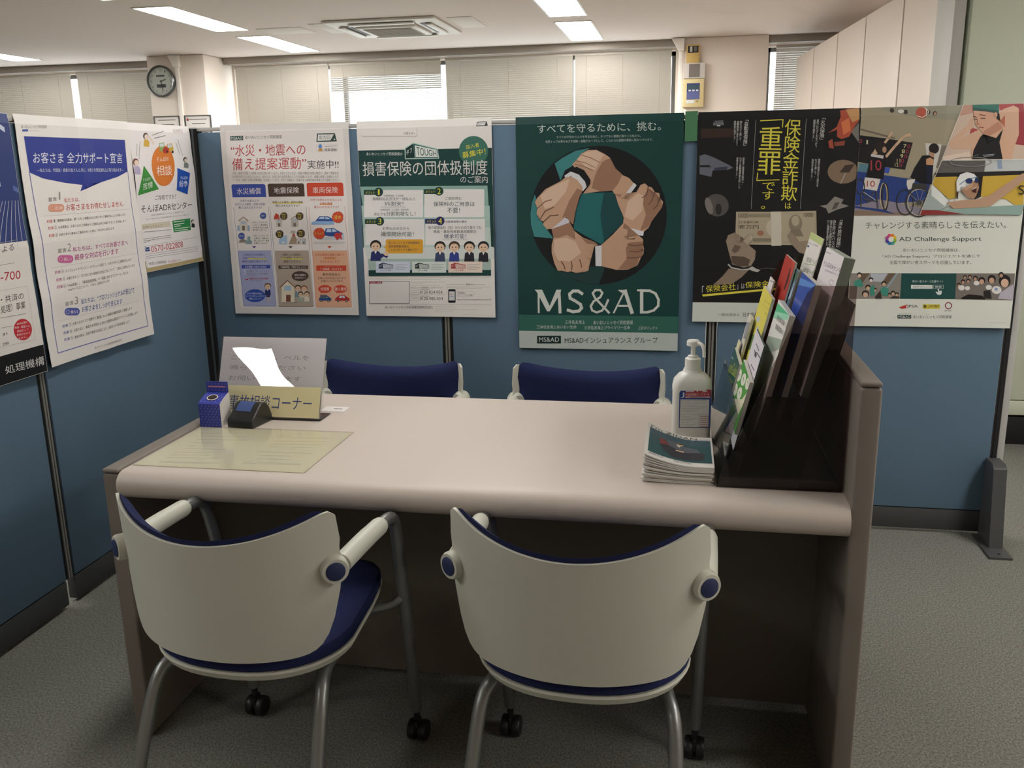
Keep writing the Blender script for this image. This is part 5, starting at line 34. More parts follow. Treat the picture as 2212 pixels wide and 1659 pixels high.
 'pledge': [550,738,"#e9e5e0",[["p",1,"#283a90",[301,611,5213,610,5176,1654,4588,1823,3644,1983,2817,2027,2484,2231,2622,2043,1818,1957,866,1808,331,1627]],["l",2,"#6f74b4",30,[329,1636,391,3734,381,7015,5202,7027,5116,3751,5174,1665]],["t",2,"#e9ebf2",1,"お客さま 全力サポート宣言",[592,1053,4982,1043,4942,1385,547,1372]],["t",3,"#dfe3ef",0,"―私たちは、代理店・扱者の皆さんと共に、お客さま満足度向上に取り組みます―",[674,1516,4948,1540,4943,1662,666,1621]],["t",1,"#66625e",0,"あいおいニッセイ同和損保",[249,306,1356,266,1336,363,229,399]],["p",1,"#4a5fa8",[273,421,516,413,503,475,260,482]],["l",1,"#b5b2ae",10,[537,446,1006,441]],["t",3,"#8a8682",0,"宣言",[971,2364,1362,2366,1345,2485,953,2487]],["t",3,"#9a9692",0,"1",[1484,2223,1553,2226,1505,2455,1436,2452]],["t",3,"#c4463f",1,"私たちは、",[1684,2417,2395,2424,2378,2548,1665,2547]],["t",3,"#c4463f",1,"お客さまをお待たせしません",[1724,2601,4671,2624,4652,2813,1698,2803]],["p",3,"#de9a7c",[1493,2585,1567,2602,1616,2641,1627,2693,1621,2718,1590,2767,1526,2800,1447,2810,1032,2788,961,2770,914,2732,905,2682,910,2657,940,2609,1001,2576,1078,2566]],["l",4,"#e8e0dc",10,[1113,2687,1097,2716,1065,2737,1027,2743,991,2733,969,2710,965,2680,981,2651,1012,2631,1051,2625,1087,2634,1109,2657,1113,2687]],["t",4,"#f0e6e2",0,"迅速",[1182,2646,1558,2649,1545,2749,1169,2745]],["t",3,"#c4463f",0,"約束",[746,3016,998,3023,987,3112,733,3114]],["l",3,"#a5a19d",7,[1140,3069,1127,3093,1101,3110,1070,3115,1041,3106,1023,3087,1020,3062,1034,3037,1059,3021,1090,3016,1119,3024,1137,3044,1140,3069]],["t",4,"#77736f",0,"1",[1064,3034,1109,3037,1095,3101,1050,3098]],["t",3,"#66625e",0,"満期案内到着後、遅くとも１週間以内にお客さまへご連絡することを目指します",[1210,3028,4702,3040,4685,3124,1192,3112]],["t",3,"#c4463f",0,"約束",[742,3214,994,3223,983,3312,729,3312]],["l",3,"#a5a19d",7,[1136,3270,1123,3294,1097,3311,1066,3315,1038,3306,1019,3287,1017,3261,1030,3237,1055,3221,1087,3216,1115,3225,1133,3245,1136,3270]],["t",4,"#77736f",0,"2",[1060,3234,1105,3238,1092,3302,1047,3299]],["t",3,"#66625e",0,"お見積書は、お客さまのご依頼から２営業日以内にお届けすることを目指します",[1206,3229,4659,3252,4642,3336,1188,3313]],["t",3,"#c4463f",0,"約束",[718,3436,971,3447,959,3536,705,3534]],["l",3,"#a5a19d",7,[1112,3495,1099,3519,1074,3536,1042,3540,1014,3531,996,3511,993,3486,1006,3461,1031,3445,1063,3441,1091,3450,1110,3470,1112,3495]],["t",4,"#77736f",0,"3",[1036,3459,1081,3462,1068,3527,1023,3523]],["t",3,"#66625e",0,"お客さまから事故のご連絡があった際は、すみやかに対応します",[1182,3454,3932,3450,3924,3532,1166,3534]],["t",3,"#8a8682",0,"宣言",[1028,3902,1430,3908,1413,4029,1010,4027]],["t",3,"#9a9692",0,"2",[1503,3782,1659,3795,1611,4029,1455,4014]],["t",3,"#b5398a",1,"私たちは、すべてのお客さまへ",[1714,3914,4619,3929,4601,4110,1701,4058]],["t",3,"#b5398a",1,"親身な対応を行います",[1778,4149,4038,4161,4019,4350,1755,4340]],["p",3,"#cd6a9c",[1562,4149,1637,4170,1687,4213,1698,4267,1691,4297,1660,4346,1595,4377,1514,4382,1107,4338,1034,4317,987,4274,977,4222,983,4192,1013,4145,1076,4114,1154,4108]],["l",4,"#e8e0dc",10,[1190,4234,1174,4263,1141,4282,1102,4286,1066,4274,1043,4250,1039,4218,1055,4190,1087,4170,1127,4166,1163,4178,1186,4203,1190,4234]],["t",4,"#f0e6e2",0,"優しい",[1261,4195,1628,4218,1614,4320,1247,4297]],["t",3,"#b5398a",0,"約束",[787,4548,1046,4557,1035,4649,774,4648]],["l",3,"#a5a19d",7,[1191,4608,1177,4632,1151,4648,1119,4651,1090,4641,1072,4620,1069,4594,1082,4570,1108,4554,1140,4551,1169,4561,1188,4582,1191,4608]],["t",4,"#77736f",0,"4",[1113,4568,1159,4574,1145,4639,1100,4634]],["t",3,"#66625e",0,"パンフレットやパソコン・タブレット活用して、わかりやすいご説明を行います",[1263,4562,4723,4569,4714,4666,1258,4659]],["t",3,"#b5398a",0,"約束",[793,4778,1052,4790,1041,4881,779,4879]],["l",3,"#a5a19d",7,[1197,4842,1184,4866,1158,4882,1126,4884,1097,4874,1078,4853,1075,4826,1089,4802,1115,4787,1147,4784,1176,4794,1194,4815,1197,4842]],["t",4,"#77736f",0,"5",[1119,4801,1165,4807,1152,4872,1106,4866]],["t",3,"#66625e",0,"お客さまのニーズに合わせた保険料お支払方法について、丁寧なご説明を行います",[1270,4796,4859,4780,4859,4879,1258,4888]],["t",3,"#b5398a",0,"約束",[771,4990,1031,5004,1020,5095,758,5091]],["l",3,"#a5a19d",7,[1176,5057,1163,5081,1136,5097,1105,5099,1076,5088,1057,5067,1054,5041,1068,5017,1094,5001,1125,4998,1155,5009,1173,5031,1176,5057]],["t",4,"#77736f",0,"6",[1098,5016,1144,5022,1131,5087,1085,5081]],["t",3,"#66625e",0,"「Web約款」、「事故経過情報」や「保険に関するアンケート」などの",[1249,5011,4406,4978,4405,5081,1244,5110]],["t",3,"#66625e",0,"Webサービスについて、十分なご説明を行います",[1236,5150,3316,5128,3307,5216,1232,5244]],["t",3,"#8a8682",0,"宣言",[1014,5536,1426,5543,1408,5667,996,5663]],["t",3,"#9a9692",0,"3",[1496,5439,1654,5462,1605,5700,1447,5675]],["t",3,"#3552a0",1,"私たちは、“プロフェッショナルの安心”で",[1782,5556,4652,5559,4641,5763,1764,5724]],["t",3,"#3552a0",1,"お客さまをしっかり支えます",[1789,5803,3904,5847,3884,6040,1769,5983]],["p",3,"#5a64b0",[1527,5799,1603,5826,1654,5873,1664,5928,1659,5954,1627,6003,1561,6031,1479,6032,1083,5966,1009,5939,961,5893,951,5839,957,5814,987,5766,1051,5738,1130,5737]],["l",4,"#e8e0dc",10,[1166,5869,1150,5898,1117,5915,1077,5917,1040,5903,1017,5876,1013,5844,1030,5815,1062,5797,1102,5795,1139,5810,1162,5836,1166,5869]],["t",4,"#f0e6e2",0,"頼れる",[1238,5833,1593,5874,1580,5979,1224,5936]],["t",3,"#3552a0",0,"約束",[781,6206,1047,6217,1035,6310,768,6308]],["l",3,"#a5a19d",7,[1195,6273,1181,6297,1155,6312,1122,6313,1093,6301,1074,6278,1071,6251,1085,6227,1111,6212,1144,6211,1173,6223,1192,6246,1195,6273]],["t",4,"#77736f",0,"7",[1116,6227,1162,6235,1149,6302,1102,6293]],["t",3,"#66625e",0,"お客さまのリスク実態やご要望にあった最適な補償内容をご提案します",[1270,6220,4420,6216,4410,6314,1267,6315]],["t",3,"#3552a0",0,"約束",[785,6416,1050,6429,1039,6523,771,6519]],["l",3,"#a5a19d",7,[1199,6486,1185,6510,1159,6525,1126,6526,1097,6514,1078,6491,1075,6463,1089,6439,1115,6425,1148,6424,1177,6436,1196,6459,1199,6486]],["t",4,"#77736f",0,"8",[1120,6440,1166,6448,1153,6515,1106,6506]],["t",3,"#66625e",0,"お客さまに、事故の未然防止に向けた個別的な適切なアドバイスを実施します",[1274,6434,4708,6421,4708,6522,1271,6529]],["t",3,"#3552a0",0,"約束",[773,6624,1039,6639,1027,6733,759,6727]],["l",3,"#a5a19d",7,[1187,6698,1174,6722,1147,6736,1115,6737,1085,6724,1067,6701,1064,6674,1077,6650,1104,6636,1136,6635,1166,6647,1184,6670,1187,6698]],["t",4,"#77736f",0,"9",[1109,6651,1155,6659,1141,6726,1095,6717]],["t",3,"#66625e",0,"事故の際は、迅速で親身な対応により、お客さまの不安を解消します",[1263,6646,4187,6641,4186,6741,1259,6741]],["l",3,"#c9c5c1",7,[637,2904,4989,2914]],["l",3,"#c9c5c1",7,[664,4452,4979,4433]],["l",3,"#c9c5c1",7,[652,6081,4950,6073]],["t",1,"#66625e",0,"あいおいニッセイ同和損害保険株式会社",[2161,7176,3641,7190,3634,7270,2162,7254]]]],
 'adr': [400,515,"#e9e5e4",[["p",1,"#b5a577",[10,4760,3990,4760,3990,5140,10,5140]],["p",2,"#e9e5e4",[3840,4000,3890,4013,3927,4050,3940,4100,3940,4900,3927,4950,3890,4987,3840,5000,180,5000,130,4987,93,4950,80,4900,80,4100,93,4050,130,4013,180,4000]],["p",1,"#4a3a34",[1183,426,1149,484,1079,527,991,544,910,531,857,491,846,434,880,377,949,334,1037,316,1118,329,1172,369]],["p",2,"#e6d2c4",[1171,452,1145,497,1093,530,1029,544,970,533,932,502,925,458,950,413,1001,379,1065,366,1124,376,1163,407]],["p",1,"#d0a83a",[805,788,881,559,1129,546,1217,646,1155,800]],["l",2,"#e6d2c4",100,[1458,682,1233,457]],["p",1,"#7a4a38",[365,1326,326,1391,248,1438,151,1455,62,1437,4,1390,-8,1325,30,1261,107,1214,203,1196,293,1213,353,1261]],["p",2,"#e6d2c4",[350,1355,322,1406,264,1442,194,1456,128,1442,86,1405,79,1354,107,1304,164,1267,234,1254,300,1267,342,1304]],["p",1,"#b5a8c8",[-56,1727,30,1469,303,1461,400,1578,331,1752]],["p",1,"#2b2826",[3620,1243,3590,1291,3528,1326,3450,1339,3378,1326,3330,1291,3319,1244,3348,1196,3410,1161,3488,1148,3560,1161,3609,1196]],["p",2,"#e6d2c4",[3609,1265,3587,1302,3541,1329,3484,1339,3432,1329,3397,1302,3390,1265,3412,1228,3457,1201,3513,1191,3566,1200,3601,1228]],["p",1,"#77807c",[3288,1538,3353,1349,3573,1342,3653,1428,3600,1555]],["p",2,"#d97d30",[2669,1461,2611,1639,2510,1806,2372,1952,2207,2067,2025,2145,1836,2183,1653,2178,1485,2132,1342,2047,1231,1929,1159,1785,1128,1624,1141,1453,1197,1282,1292,1121,1421,979,1578,863,1754,780,1940,736,2125,733,2298,773,2448,853,2567,969,2646,1116,2681,1283]],["p",3,"#3d8f3c",[636,1440,1426,2282,63,2458]],["p",3,"#1f50ae",[2824,1545,3647,1740,3352,2536,2612,2352]],["p",3,"#8fae5a",[1798,660,2116,627,2134,856,2082,957,1773,943]],["p",4,"#cfd8dc",[1826,676,2079,655,2075,772,1820,799]],["p",3,"#d3ac3a",[2326,684,2655,645,2752,814,2708,935,2247,922]],["p",4,"#c9d2d8",[2370,690,2619,666,2657,798,2331,819]],["p",5,"#b53a32",[2395,904,2394,960,2299,991,2216,1031,2119,1014,2017,1007,1992,955,1948,908,2011,860,2057,807,2162,798,2266,780,2334,818,2417,847]],["p",4,"#33302e",[2742,962,2720,990,2674,1008,2622,1008,2583,991,2573,963,2594,935,2640,917,2692,916,2731,934]],["p",6,"#33302e",[2317,955,2300,979,2265,994,2226,995,2197,980,2190,956,2206,932,2241,917,2281,917,2309,931]],["t",3,"#f4e6da",0,"そんぽの",[1529,1148,2315,1125,2289,1289,1503,1308]],["t",4,"#f4e6da",1,"相談",[1425,1454,2441,1432,2380,1803,1366,1814]],["t",4,"#e4eee0",0,"そんぽの",[448,1884,945,1834,928,1952,432,1994]],["t",5,"#e4eee0",1,"苦情",[429,2066,1058,1988,1019,2213,389,2293]],["t",4,"#dce4f4",0,"そんぽの",[2946,1836,3452,1855,3435,1975,2928,1965]],["t",4,"#dce4f4",1,"紛争",[2848,1999,3435,2011,3391,2269,2806,2243]],["t",1,"#8a7a78",0,"SONPO",[2884,144,3519,124,3499,229,2864,247]],["l",1,"#a05a4a",10,[2892,270,3526,263]],["l",3,"#77736f",22,[1425,397,2197,223]],["l",4,"#77736f",22,[1526,493,2278,382]],["l",1,"#77736f",22,[413,716,299,1117]],["l",2,"#77736f",22,[613,632,410,1213]],["l",1,"#77736f",22,[3107,516,3330,1086]],["l",2,"#77736f",22,[2965,632,3148,1052]],["t",1,"#3b3836",1,"ご存知ですか？",[1156,2498,2531,2493,2507,2680,1135,2665]],["t",1,"#1f1d1c",1,"そんぽADRセンター",[197,2790,3628,2798,3596,3068,159,3064]],["t",1,"#8a8682",0,"お客様から損害保険業に関するトラブルについてご相談を受け付けします",[783,3152,2992,3145,2989,3198,779,3205]],["t",1,"#8a8682",0,"安心してご利用いただけるよう独自の紛争解決を行っております、安心してご相談ください。",[431,3278,3367,3273,3363,3327,432,3331]],["p",1,"#d5cdb8",[113,3463,1904,3458,1909,3660,110,3651]],["t",2,"#8a7f6a",1,"ADRってなに？",[179,3513,1413,3530,1397,3642,172,3606]],["l",3,"#c9c3b8",7,[110,3651,65,4079,1906,4097,1909,3660]],["l",4,"#77736f",13,[193,3730,1874,3769]],["l",4,"#77736f",13,[144,3975,1835,3969]],["l",4,"#77736f",13,[131,4041,1821,4038]],["l",5,"#77736f",13,[118,4107,761,4020]],["p",1,"#2f8a4a",[2053,3453,3382,3443,3344,3891,2078,3890]],["l",2,"#dce8dc",24,[2153,3509,2955,3511]],["l",2,"#dce8dc",24,[2167,3601,2901,3607]],["l",2,"#dce8dc",24,[2167,3671,2617,3674]],["l",2,"#dce8dc",24,[2168,3766,3283,3770]],["l",2,"#dce8dc",24,[2154,3835,3129,3846]],["p",1,"#2b2826",[3662,3581,3640,3616,3592,3640,3532,3646,3477,3633,3440,3603,3432,3566,3454,3531,3502,3507,3561,3501,3617,3514,3654,3543]],["p",2,"#e6d2c4",[3654,3597,3637,3624,3602,3643,3559,3648,3518,3638,3492,3615,3486,3586,3503,3558,3538,3540,3581,3535,3621,3545,3648,3568]],["p",1,"#2b2b2e",[3408,3794,3458,3650,3626,3655,3687,3725,3647,3821]],["l",3,"#8a8682",8,[110,4233,3754,4194]],["l",4,"#8a8682",8,[110,4233,119,4979]],["p",3,"#22447c",[155,4270,420,4278,427,4423,144,4416]],["l",4,"#e3e6ec",16,[178,4306,272,4365,421,4335]],["t",3,"#b5373b",1,"0570-022808",[519,4263,2651,4255,2627,4480,501,4471]],["l",3,"#8a8682",12,[171,4513,3697,4559]],["l",3,"#8a8682",12,[157,4586,3681,4639]],["l",3,"#8a8682",12,[142,4658,3665,4719]],["t",3,"#44423f",1,"一般社団法人 日本損害保険協会",[196,4805,1372,4849,1363,4956,187,4906]],["t",3,"#b5373b",0,"そんぽADRセンター",[1464,4865,2391,4888,2381,4977,1457,4963]]]],
 'other': [510,744,"#e4e0da",[["p",1,"#2f3f78",[10,10,5090,10,5090,3550,10,3550]],["p",2,"#5a6ea8",[1615,520,1782,603,1782,743,1615,660]],["p",2,"#c9d2e4",[987,261,1188,362,1188,502,987,401]],["p",2,"#c9d2e4",[4042,2572,4171,2636,4171,2776,4042,2712]],["p",2,"#5a6ea8",[1790,735,1893,787,1893,927,1790,875]],["p",2,"#c9d2e4",[4655,279,4876,390,4876,530,4655,419]],["p",2,"#c9d2e4",[4042,800,4190,874,4190,1014,4042,940]],["p",2,"#5a6ea8",[973,2078,1201,2192,1201,2332,973,2218]],["p",2,"#c9d2e4",[1364,1668,1464,1718,1464,1858,1364,1808]],["p",2,"#c9d2e4",[631,1105,866,1223,866,1363,631,1245]],["p",2,"#c9d2e4",[4247,1776,4418,1861,4418,2001,4247,1916]],["p",2,"#8fa0c8",[2453,700,2601,774,2601,914,2453,840]],["p",2,"#1f2b5c",[949,1634,1248,1784,1248,1924,949,1774]],["p",2,"#8fa0c8",[3614,650,3842,764,3842,904,3614,790]],["p",3,"#c9d2e4",[2375,828,2594,938,2594,1078,2375,968]],["p",3,"#5a6ea8",[1390,1551,1599,1656,1599,1796,1390,1691]],["p",2,"#5a6ea8",[4489,513,4582,560,4582,700,4489,653]],["p",2,"#8fa0c8",[1793,2005,2063,2140,2063,2280,1793,2145]],["p",2,"#8fa0c8",[2024,750,2205,841,2205,981,2024,890]],["p",2,"#c9d2e4",[2135,456,2428,602,2428,742,2135,596]],["p",2,"#c9d2e4",[3760,3176,3844,3218,3844,3358,3760,3316]],["p",3,"#8fa0c8",[1983,674,2207,786,2207,926,1983,814]],["p",4,"#5a6ea8",[1862,793,2039,882,2039,1022,1862,933]],["p",2,"#8fa0c8",[1675,2056,1790,2114,1790,2254,1675,2196]],["p",2,"#c9d2e4",[2162,1610,2323,1690,2323,1830,2162,1750]],["p",2,"#5a6ea8",[4888,1972,5065,2060,5065,2200,4888,2112]],["p",4,"#8fa0c8",[2423,845,2516,891,2516,1031,2423,985]],["p",2,"#8fa0c8",[3770,2046,4063,2193,4063,2333,3770,2186]],["p",2,"#8fa0c8",[2949,2006,3100,2082,3100,2222,2949,2146]],["p",3,"#1f2b5c",[1126,1841,1376,1966,1376,2106,1126,1981]],["p",2,"#1f2b5c",[3402,821,3526,883,3526,1023,3402,961]],["p",3,"#5a6ea8",[2366,314,2538,401,2538,541,2366,454]],["p",2,"#5a6ea8",[3384,1526,3511,1590,3511,1730,3384,1666]],["p",3,"#5a6ea8",[736,989,869,1055,869,1195,736,1129]],["p",2,"#c9d2e4",[3921,1493,4059,1562,4059,1702,3921,1633]],["l",3,"#dfe3ea",12,[3800,3550,4400,2400]],["l",4,"#dfe3ea",12,[4020,3550,4520,2400]],["l",5,"#dfe3ea",12,[4240,3550,4640,2400]],["l",6,"#dfe3ea",12,[4460,3550,4760,2400]],["l",7,"#dfe3ea",12,[4680,3550,4880,2400]],["l",2,"#dfe3ea",12,[4900,3550,5000,2400]],["p",1,"#1a1a1b",[10,6620,5090,6620,5090,7430,10,7430]],["t",1,"#2c2a28",1,"よる",[4087,3628,4549,3596,4525,3766,4052,3794]],["t",1,"#b5313a",1,"-700",[3904,4337,4663,4361,4625,4599,3865,4572]],["t",1,"#23211f",1,"・共済の",[3756,4986,4638,4987,4614,5187,3725,5186]],["t",1,"#23211f",1,"処理）事業",[3700,5247,4645,5242,4616,5463,3666,5464]],["l",8,"#b9b5b0",8,[3997,3527,4687,3493,4663,3771]],["l",2,"#b9b5b0",8,[3722,4830,4820,4835,4794,6419,3395,6376]],["l",1,"#8d8985",12,[3924,4137,4467,4123]],["l",3,"#8d8985",12,[3621,5571,4598,5609]],["p",3,"#c2303a",[4725,6103,4692,6187,4633,6259,4553,6312,4458,6343,4357,6349,4257,6329,4168,6287,4095,6224,4045,6147,4021,6062,4025,5975,4057,5893,4113,5823,4191,5769,4283,5737,4383,5729,4483,5746,4574,5787,4650,5849,4702,5926,4728,6013]],["t",4,"#f0dcda",1,"紛争処理の",[4180,5818,4602,5819,4587,5889,4167,5883]],["t",4,"#f0dcda",1,"申請・審査には、",[4075,5904,4697,5943,4682,6013,4061,5969]],["t",4,"#f0dcda",1,"原則として",[4143,6022,4599,6033,4585,6103,4130,6087]],["t",4,"#f0dcda",1,"費用がかかり",[4105,6121,4636,6147,4621,6217,4091,6186]],["t",4,"#f0dcda",1,"ません。",[4140,6233,4498,6229,4483,6299,4126,6298]],["t",3,"#44423f",0,"31",[3584,6011,3756,6001,3747,6070,3569,6082]],["t",3,"#44423f",0,"295",[3528,6278,3766,6275,3757,6344,3513,6345]],["l",3,"#a58f8c",12,[3589,5854,3968,5860]],["t",2,"#d9d9d6",1,"処理機構",[3456,6926,5039,6952,5004,7222,3459,7159]]]],
 'laminate': [420,308,"#e5deba",[["p",1,"#e9e3c4",[60,50,4120,50,4120,2960,60,2960]],["l",2,"#b9b496",32,[293,520,821,452]],["l",2,"#b9b496",32,[362,752,1718,673]],["l",2,"#b9b496",32,[425,1026,1724,951]],["l",2,"#b9b496",32,[432,1302,1173,1251]],["l",2,"#b9b496",32,[467,1567,726,1560]],["l",2,"#b9b496",32,[558,1775,1608,1742]],["l",2,"#b9b496",32,[426,2094,1381,2011]],["l",2,"#b9b496",32,[476,2298,1448,2186]],["l",2,"#b9b496",32,[472,2505,1773,2373]],["l",2,"#b9b496",32,[492,2770,1953,2709]],["l",3,"#b9b496",32,[498,2848,1718,2780]],["l",2,"#b9b496",32,[2446,485,2738,476]],["l",2,"#b9b496",32,[2452,625,3781,520]],["l",2,"#b9b496",32,[2498,916,3808,801]],["l",2,"#b9b496",32,[2528,1165,3803,1070]],["l",2,"#b9b496",32,[2572,1381,3671,1298]],["l",2,"#b9b496",32,[2419,1772,3835,1754]],["l",2,"#b9b496",32,[2666,2050,3421,2008]],["l",2,"#b9b496",32,[2700,2290,3482,2267]],["l",2,"#b9b496",32,[2492,2534,3890,2520]],["l",2,"#b9b496",32,[2501,2659,3884,2568]],["l",3,"#c9c4a6",25,[256,427,746,1306]]]],
 'notice': [304,222,"#dcd5d8",[["t",1,"#9a9296",0,"ご用の方は、ベルを",[307,509,2591,469,2591,622,292,644]],["t",1,"#9a9296",0,"鳴らしてください",[288,793,2507,764,2502,896,278,928]],["t",1,"#9a9296",0,"お伺いいたします",[277,1086,2409,1061,2403,1207,268,1227]]]],
 'card': [304,222,"#d9cf9f",[["t",1,"#2b3a72",1,"交通事故相談コーナー",[-203,1623,2820,1626,2807,2004,-206,2033]]]],
 'bottle': [100,240,"#e8e8e4",[["p",1,"#2f4a96",[193,1159,223,1103,266,1074,936,1054,939,1238,927,1999,202,2026,195,1373]],["p",2,"#b5414a",[331,1072,930,1058,923,1257,334,1279]],["p",3,"#d8aeb0",[336,1239,911,1221,912,1258,337,1276]],["p",2,"#dcdcd8",[222,1316,896,1299,899,1985,223,2010]],["t",2,"#e3e6ee",1,"J",[228,1145,309,1143,312,1276,231,1279]],["t",4,"#ece2e0",1,"手指消毒用セーフコール",[339,1164,894,1133,896,1196,339,1224]],["p",3,"#d6c6d8",[342,1090,535,1085,537,1125,344,1131]],["p",3,"#e0c9c8",[731,1079,836,1076,837,1116,733,1119]],["p",3,"#dfe3e8",[627,1100,622,1113,610,1119,598,1114,592,1101,597,1088,609,1082,622,1087]],["l",4,"#5b5f8a",12,[456,1253,807,1243]],["l",3,"#a5a6a8",7,[238,1346,862,1326]],["l",3,"#a5a6a8",7,[239,1385,771,1368]],["l",3,"#a5a6a8",7,[241,1424,679,1410]],["l",3,"#a5a6a8",7,[242,1463,587,1452]],["l",3,"#a5a6a8",7,[243,1502,829,1483]],["l",3,"#a5a6a8",7,[244,1541,737,1525]],["l",3,"#a5a6a8",7,[245,1581,645,1567]],["l",3,"#a5a6a8",7,[246,1620,553,1609]],["l",3,"#a5a6a8",7,[247,1659,796,1640]],["l",3,"#a5a6a8",7,[248,1698,704,1683]],["l",3,"#a5a6a8",7,[249,1738,462,1730]],["l",3,"#a5a6a8",7,[250,1777,627,1764]],["l",3,"#a5a6a8",7,[251,1817,563,1806]],["l",3,"#a5a6a8",7,[252,1856,499,1847]],["l",3,"#a5a6a8",7,[253,1896,434,1889]],["l",3,"#a5a6a8",7,[254,1935,600,1922]],["l",3,"#a5a6a8",7,[256,1975,536,1964]],["l",4,"#44454a",5,[667,1684,892,1676,902,1984,677,1993,667,1684]],["l",5,"#b06a5a",14,[696,1720,872,1714]],["l",5,"#b06a5a",14,[698,1771,874,1764]],["l",5,"#b06a5a",14,[699,1821,875,1815]],["l",5,"#b06a5a",14,[701,1872,877,1865]],["l",5,"#b06a5a",14,[703,1922,879,1916]],["l",5,"#b06a5a",14,[704,1973,880,1967]]]],
 'lime': [210,297,"#c3d08a",[["t",1,"#5a6a3a",0,"一般社団",[-77,449,565,435,379,779,-149,788]]]],
 'env': [200,297,"#e9e5e0",[["t",1,"#6a6a6c",0,"あいおいニッセイ同和損保",[-61,84,1603,25,1610,64,-20,129]],["p",1,"#3f4f94",[-30,163,326,146,355,192,8,207]],["t",1,"#4a6038",1,"環境への思い",[473,405,2949,280,2958,386,506,529]],["l",2,"#8fae6a",15,[417,586,2837,449]],["t",3,"#3f5a34",1,"社会への思い",[531,656,2962,511,2971,606,567,768]]]],
 'adrleaf': [225,297,"#e8e2e4",[["t",1,"#33306a",1,"そんぽADRセンター",[175,283,2530,210,2548,311,197,393]],["t",2,"#7a7690",0,"お客様の損害保険に関するご相談",[623,436,2494,341,2503,372,634,470]],["l",1,"#8a8690",16,[53,105,713,87]],["l",1,"#a59fa8",15,[1947,558,1962,571,1962,584,1946,598,1917,611,1875,622,1824,631,1766,637,1707,640,1649,638,1597,634,1554,625,1524,615,1509,602,1509,588,1525,574,1556,561,1599,549,1652,541,1710,535,1769,533,1826,534,1877,539,1918,548,1947,558]],["l",1,"#a59fa8",15,[1426,585,1491,619]]]],
 'redleaf': [200,297,"#b5382f",[["p",1,"#3a1f1c",[1418,212,1567,175,1733,494,1581,723,1381,714]],["p",1,"#e8b0a0",[1860,103,2028,47,2284,91,1967,147]],["p",2,"#c9503f",[1422,22,2625,-39,2420,238,2117,424]]]],
 'river': [110,297,"#54748a",[["p",1,"#3f6a4a",[-111,139,1123,45,1157,240,42,331]],["p",2,"#c9d6e2",[312,314,698,227,788,512,519,779,100,804]],["p",3,"#a9c0d4",[964,340,1221,268,1118,649,745,744]],["l",4,"#e3e8ee",20,[1005,114,964,340]]]],
 'blueleaf': [215,297,"#2b4fa8",[["p",1,"#5b8fd4",[-429,135,2383,-8,1874,111,-319,306]],["t",1,"#8a94c8",0,"損害保険のあらまし",[30,580,2497,494,2501,576,-16,670]]]],
 'whiteleaf': [90,290,"#e6e2e0",[["l",1,"#6a6668",20,[225,82,931,28]]]],
 'yellow': [225,297,"#e3d760",[["t",1,"#a39a4a",0,"知っておきたい",[943,207,2765,83,2769,146,975,271]],["t",2,"#a39a4a",0,"ファミリー保険",[788,330,2896,189,2900,252,815,400]],["t",3,"#a39a4a",0,"20",[1603,424,2050,387,2081,429,1635,467]],["p",1,"#b9c6cc",[279,811,834,653,1237,702,777,845]],["p",1,"#b9c6cc",[889,945,1286,852,1564,898,1156,986]],["p",1,"#b9c6cc",[2370,680,2552,609,2745,638,2523,707]],["p",1,"#6a8a4a",[102,1301,637,1156,2019,1063,2200,1180,1562,1472,564,1563]],["p",2,"#c9c9d4",[1031,1261,1940,1040,2246,1324,1586,1546]]]],
 'green': [222,297,"#e9e6e0",[["p",1,"#57c28d",[-304,82,2219,-158,2126,-1,-374,282]],["p",2,"#9fdcbc",[-374,282,2126,-1,2137,115,-372,444]],["t",3,"#2c2b2a",1,"自賠責保険（共済）",[568,265,2799,128,2856,232,635,380]],["t",4,"#2c2b2a",1,"損害調査のしくみ",[715,439,2755,300,2812,404,782,554]],["p",5,"#a9b8a8",[28,865,3188,523,3437,725,372,1228]]]],
 'note': [80,210,"#dfdacb",[["p",1,"#9a9aa2",[-85,220,1085,91,1353,503,243,623]],["t",2,"#4a4a5c",0,"交通",[410,548,1102,412,1340,466,663,602]]]],
 'bwleaf': [205,240,"#e0dbe2",[["l",1,"#55515c",30,[730,213,1517,213]],["l",1,"#55515c",30,[752,362,1371,352]],["l",1,"#55515c",30,[853,675,1698,629]],["l",1,"#55515c",30,[1237,313,2288,268]],["l",2,"#55515c",30,[1998,267,2475,239]],["p",2,"#55515c",[828,360,1237,313,1413,410,1030,440]]]],
 'cream': [60,205,"#e0d8b0",[["p",1,"#d88a4a",[-91,322,689,195,680,275,-102,405]],["p",2,"#c9503a",[-112,489,671,355,662,436,-122,572]],["p",3,"#3a3a3a",[-137,689,649,549,640,630,-147,773]],["p",4,"#d8803a",[-154,824,635,678,626,760,-164,908]],["p",5,"#c9603a",[-166,925,624,776,615,858,-177,1010]]]],
 'darkgreen': [200,195,"#1d504c",[["t",1,"#b5c23a",1,"Pocket Guide",[-358,395,1909,65,1997,336,-258,695]],["l",2,"#c9d8d0",16,[-476,259,512,209]],["l",2,"#b5c23a",20,[-622,716,1843,508]]]],
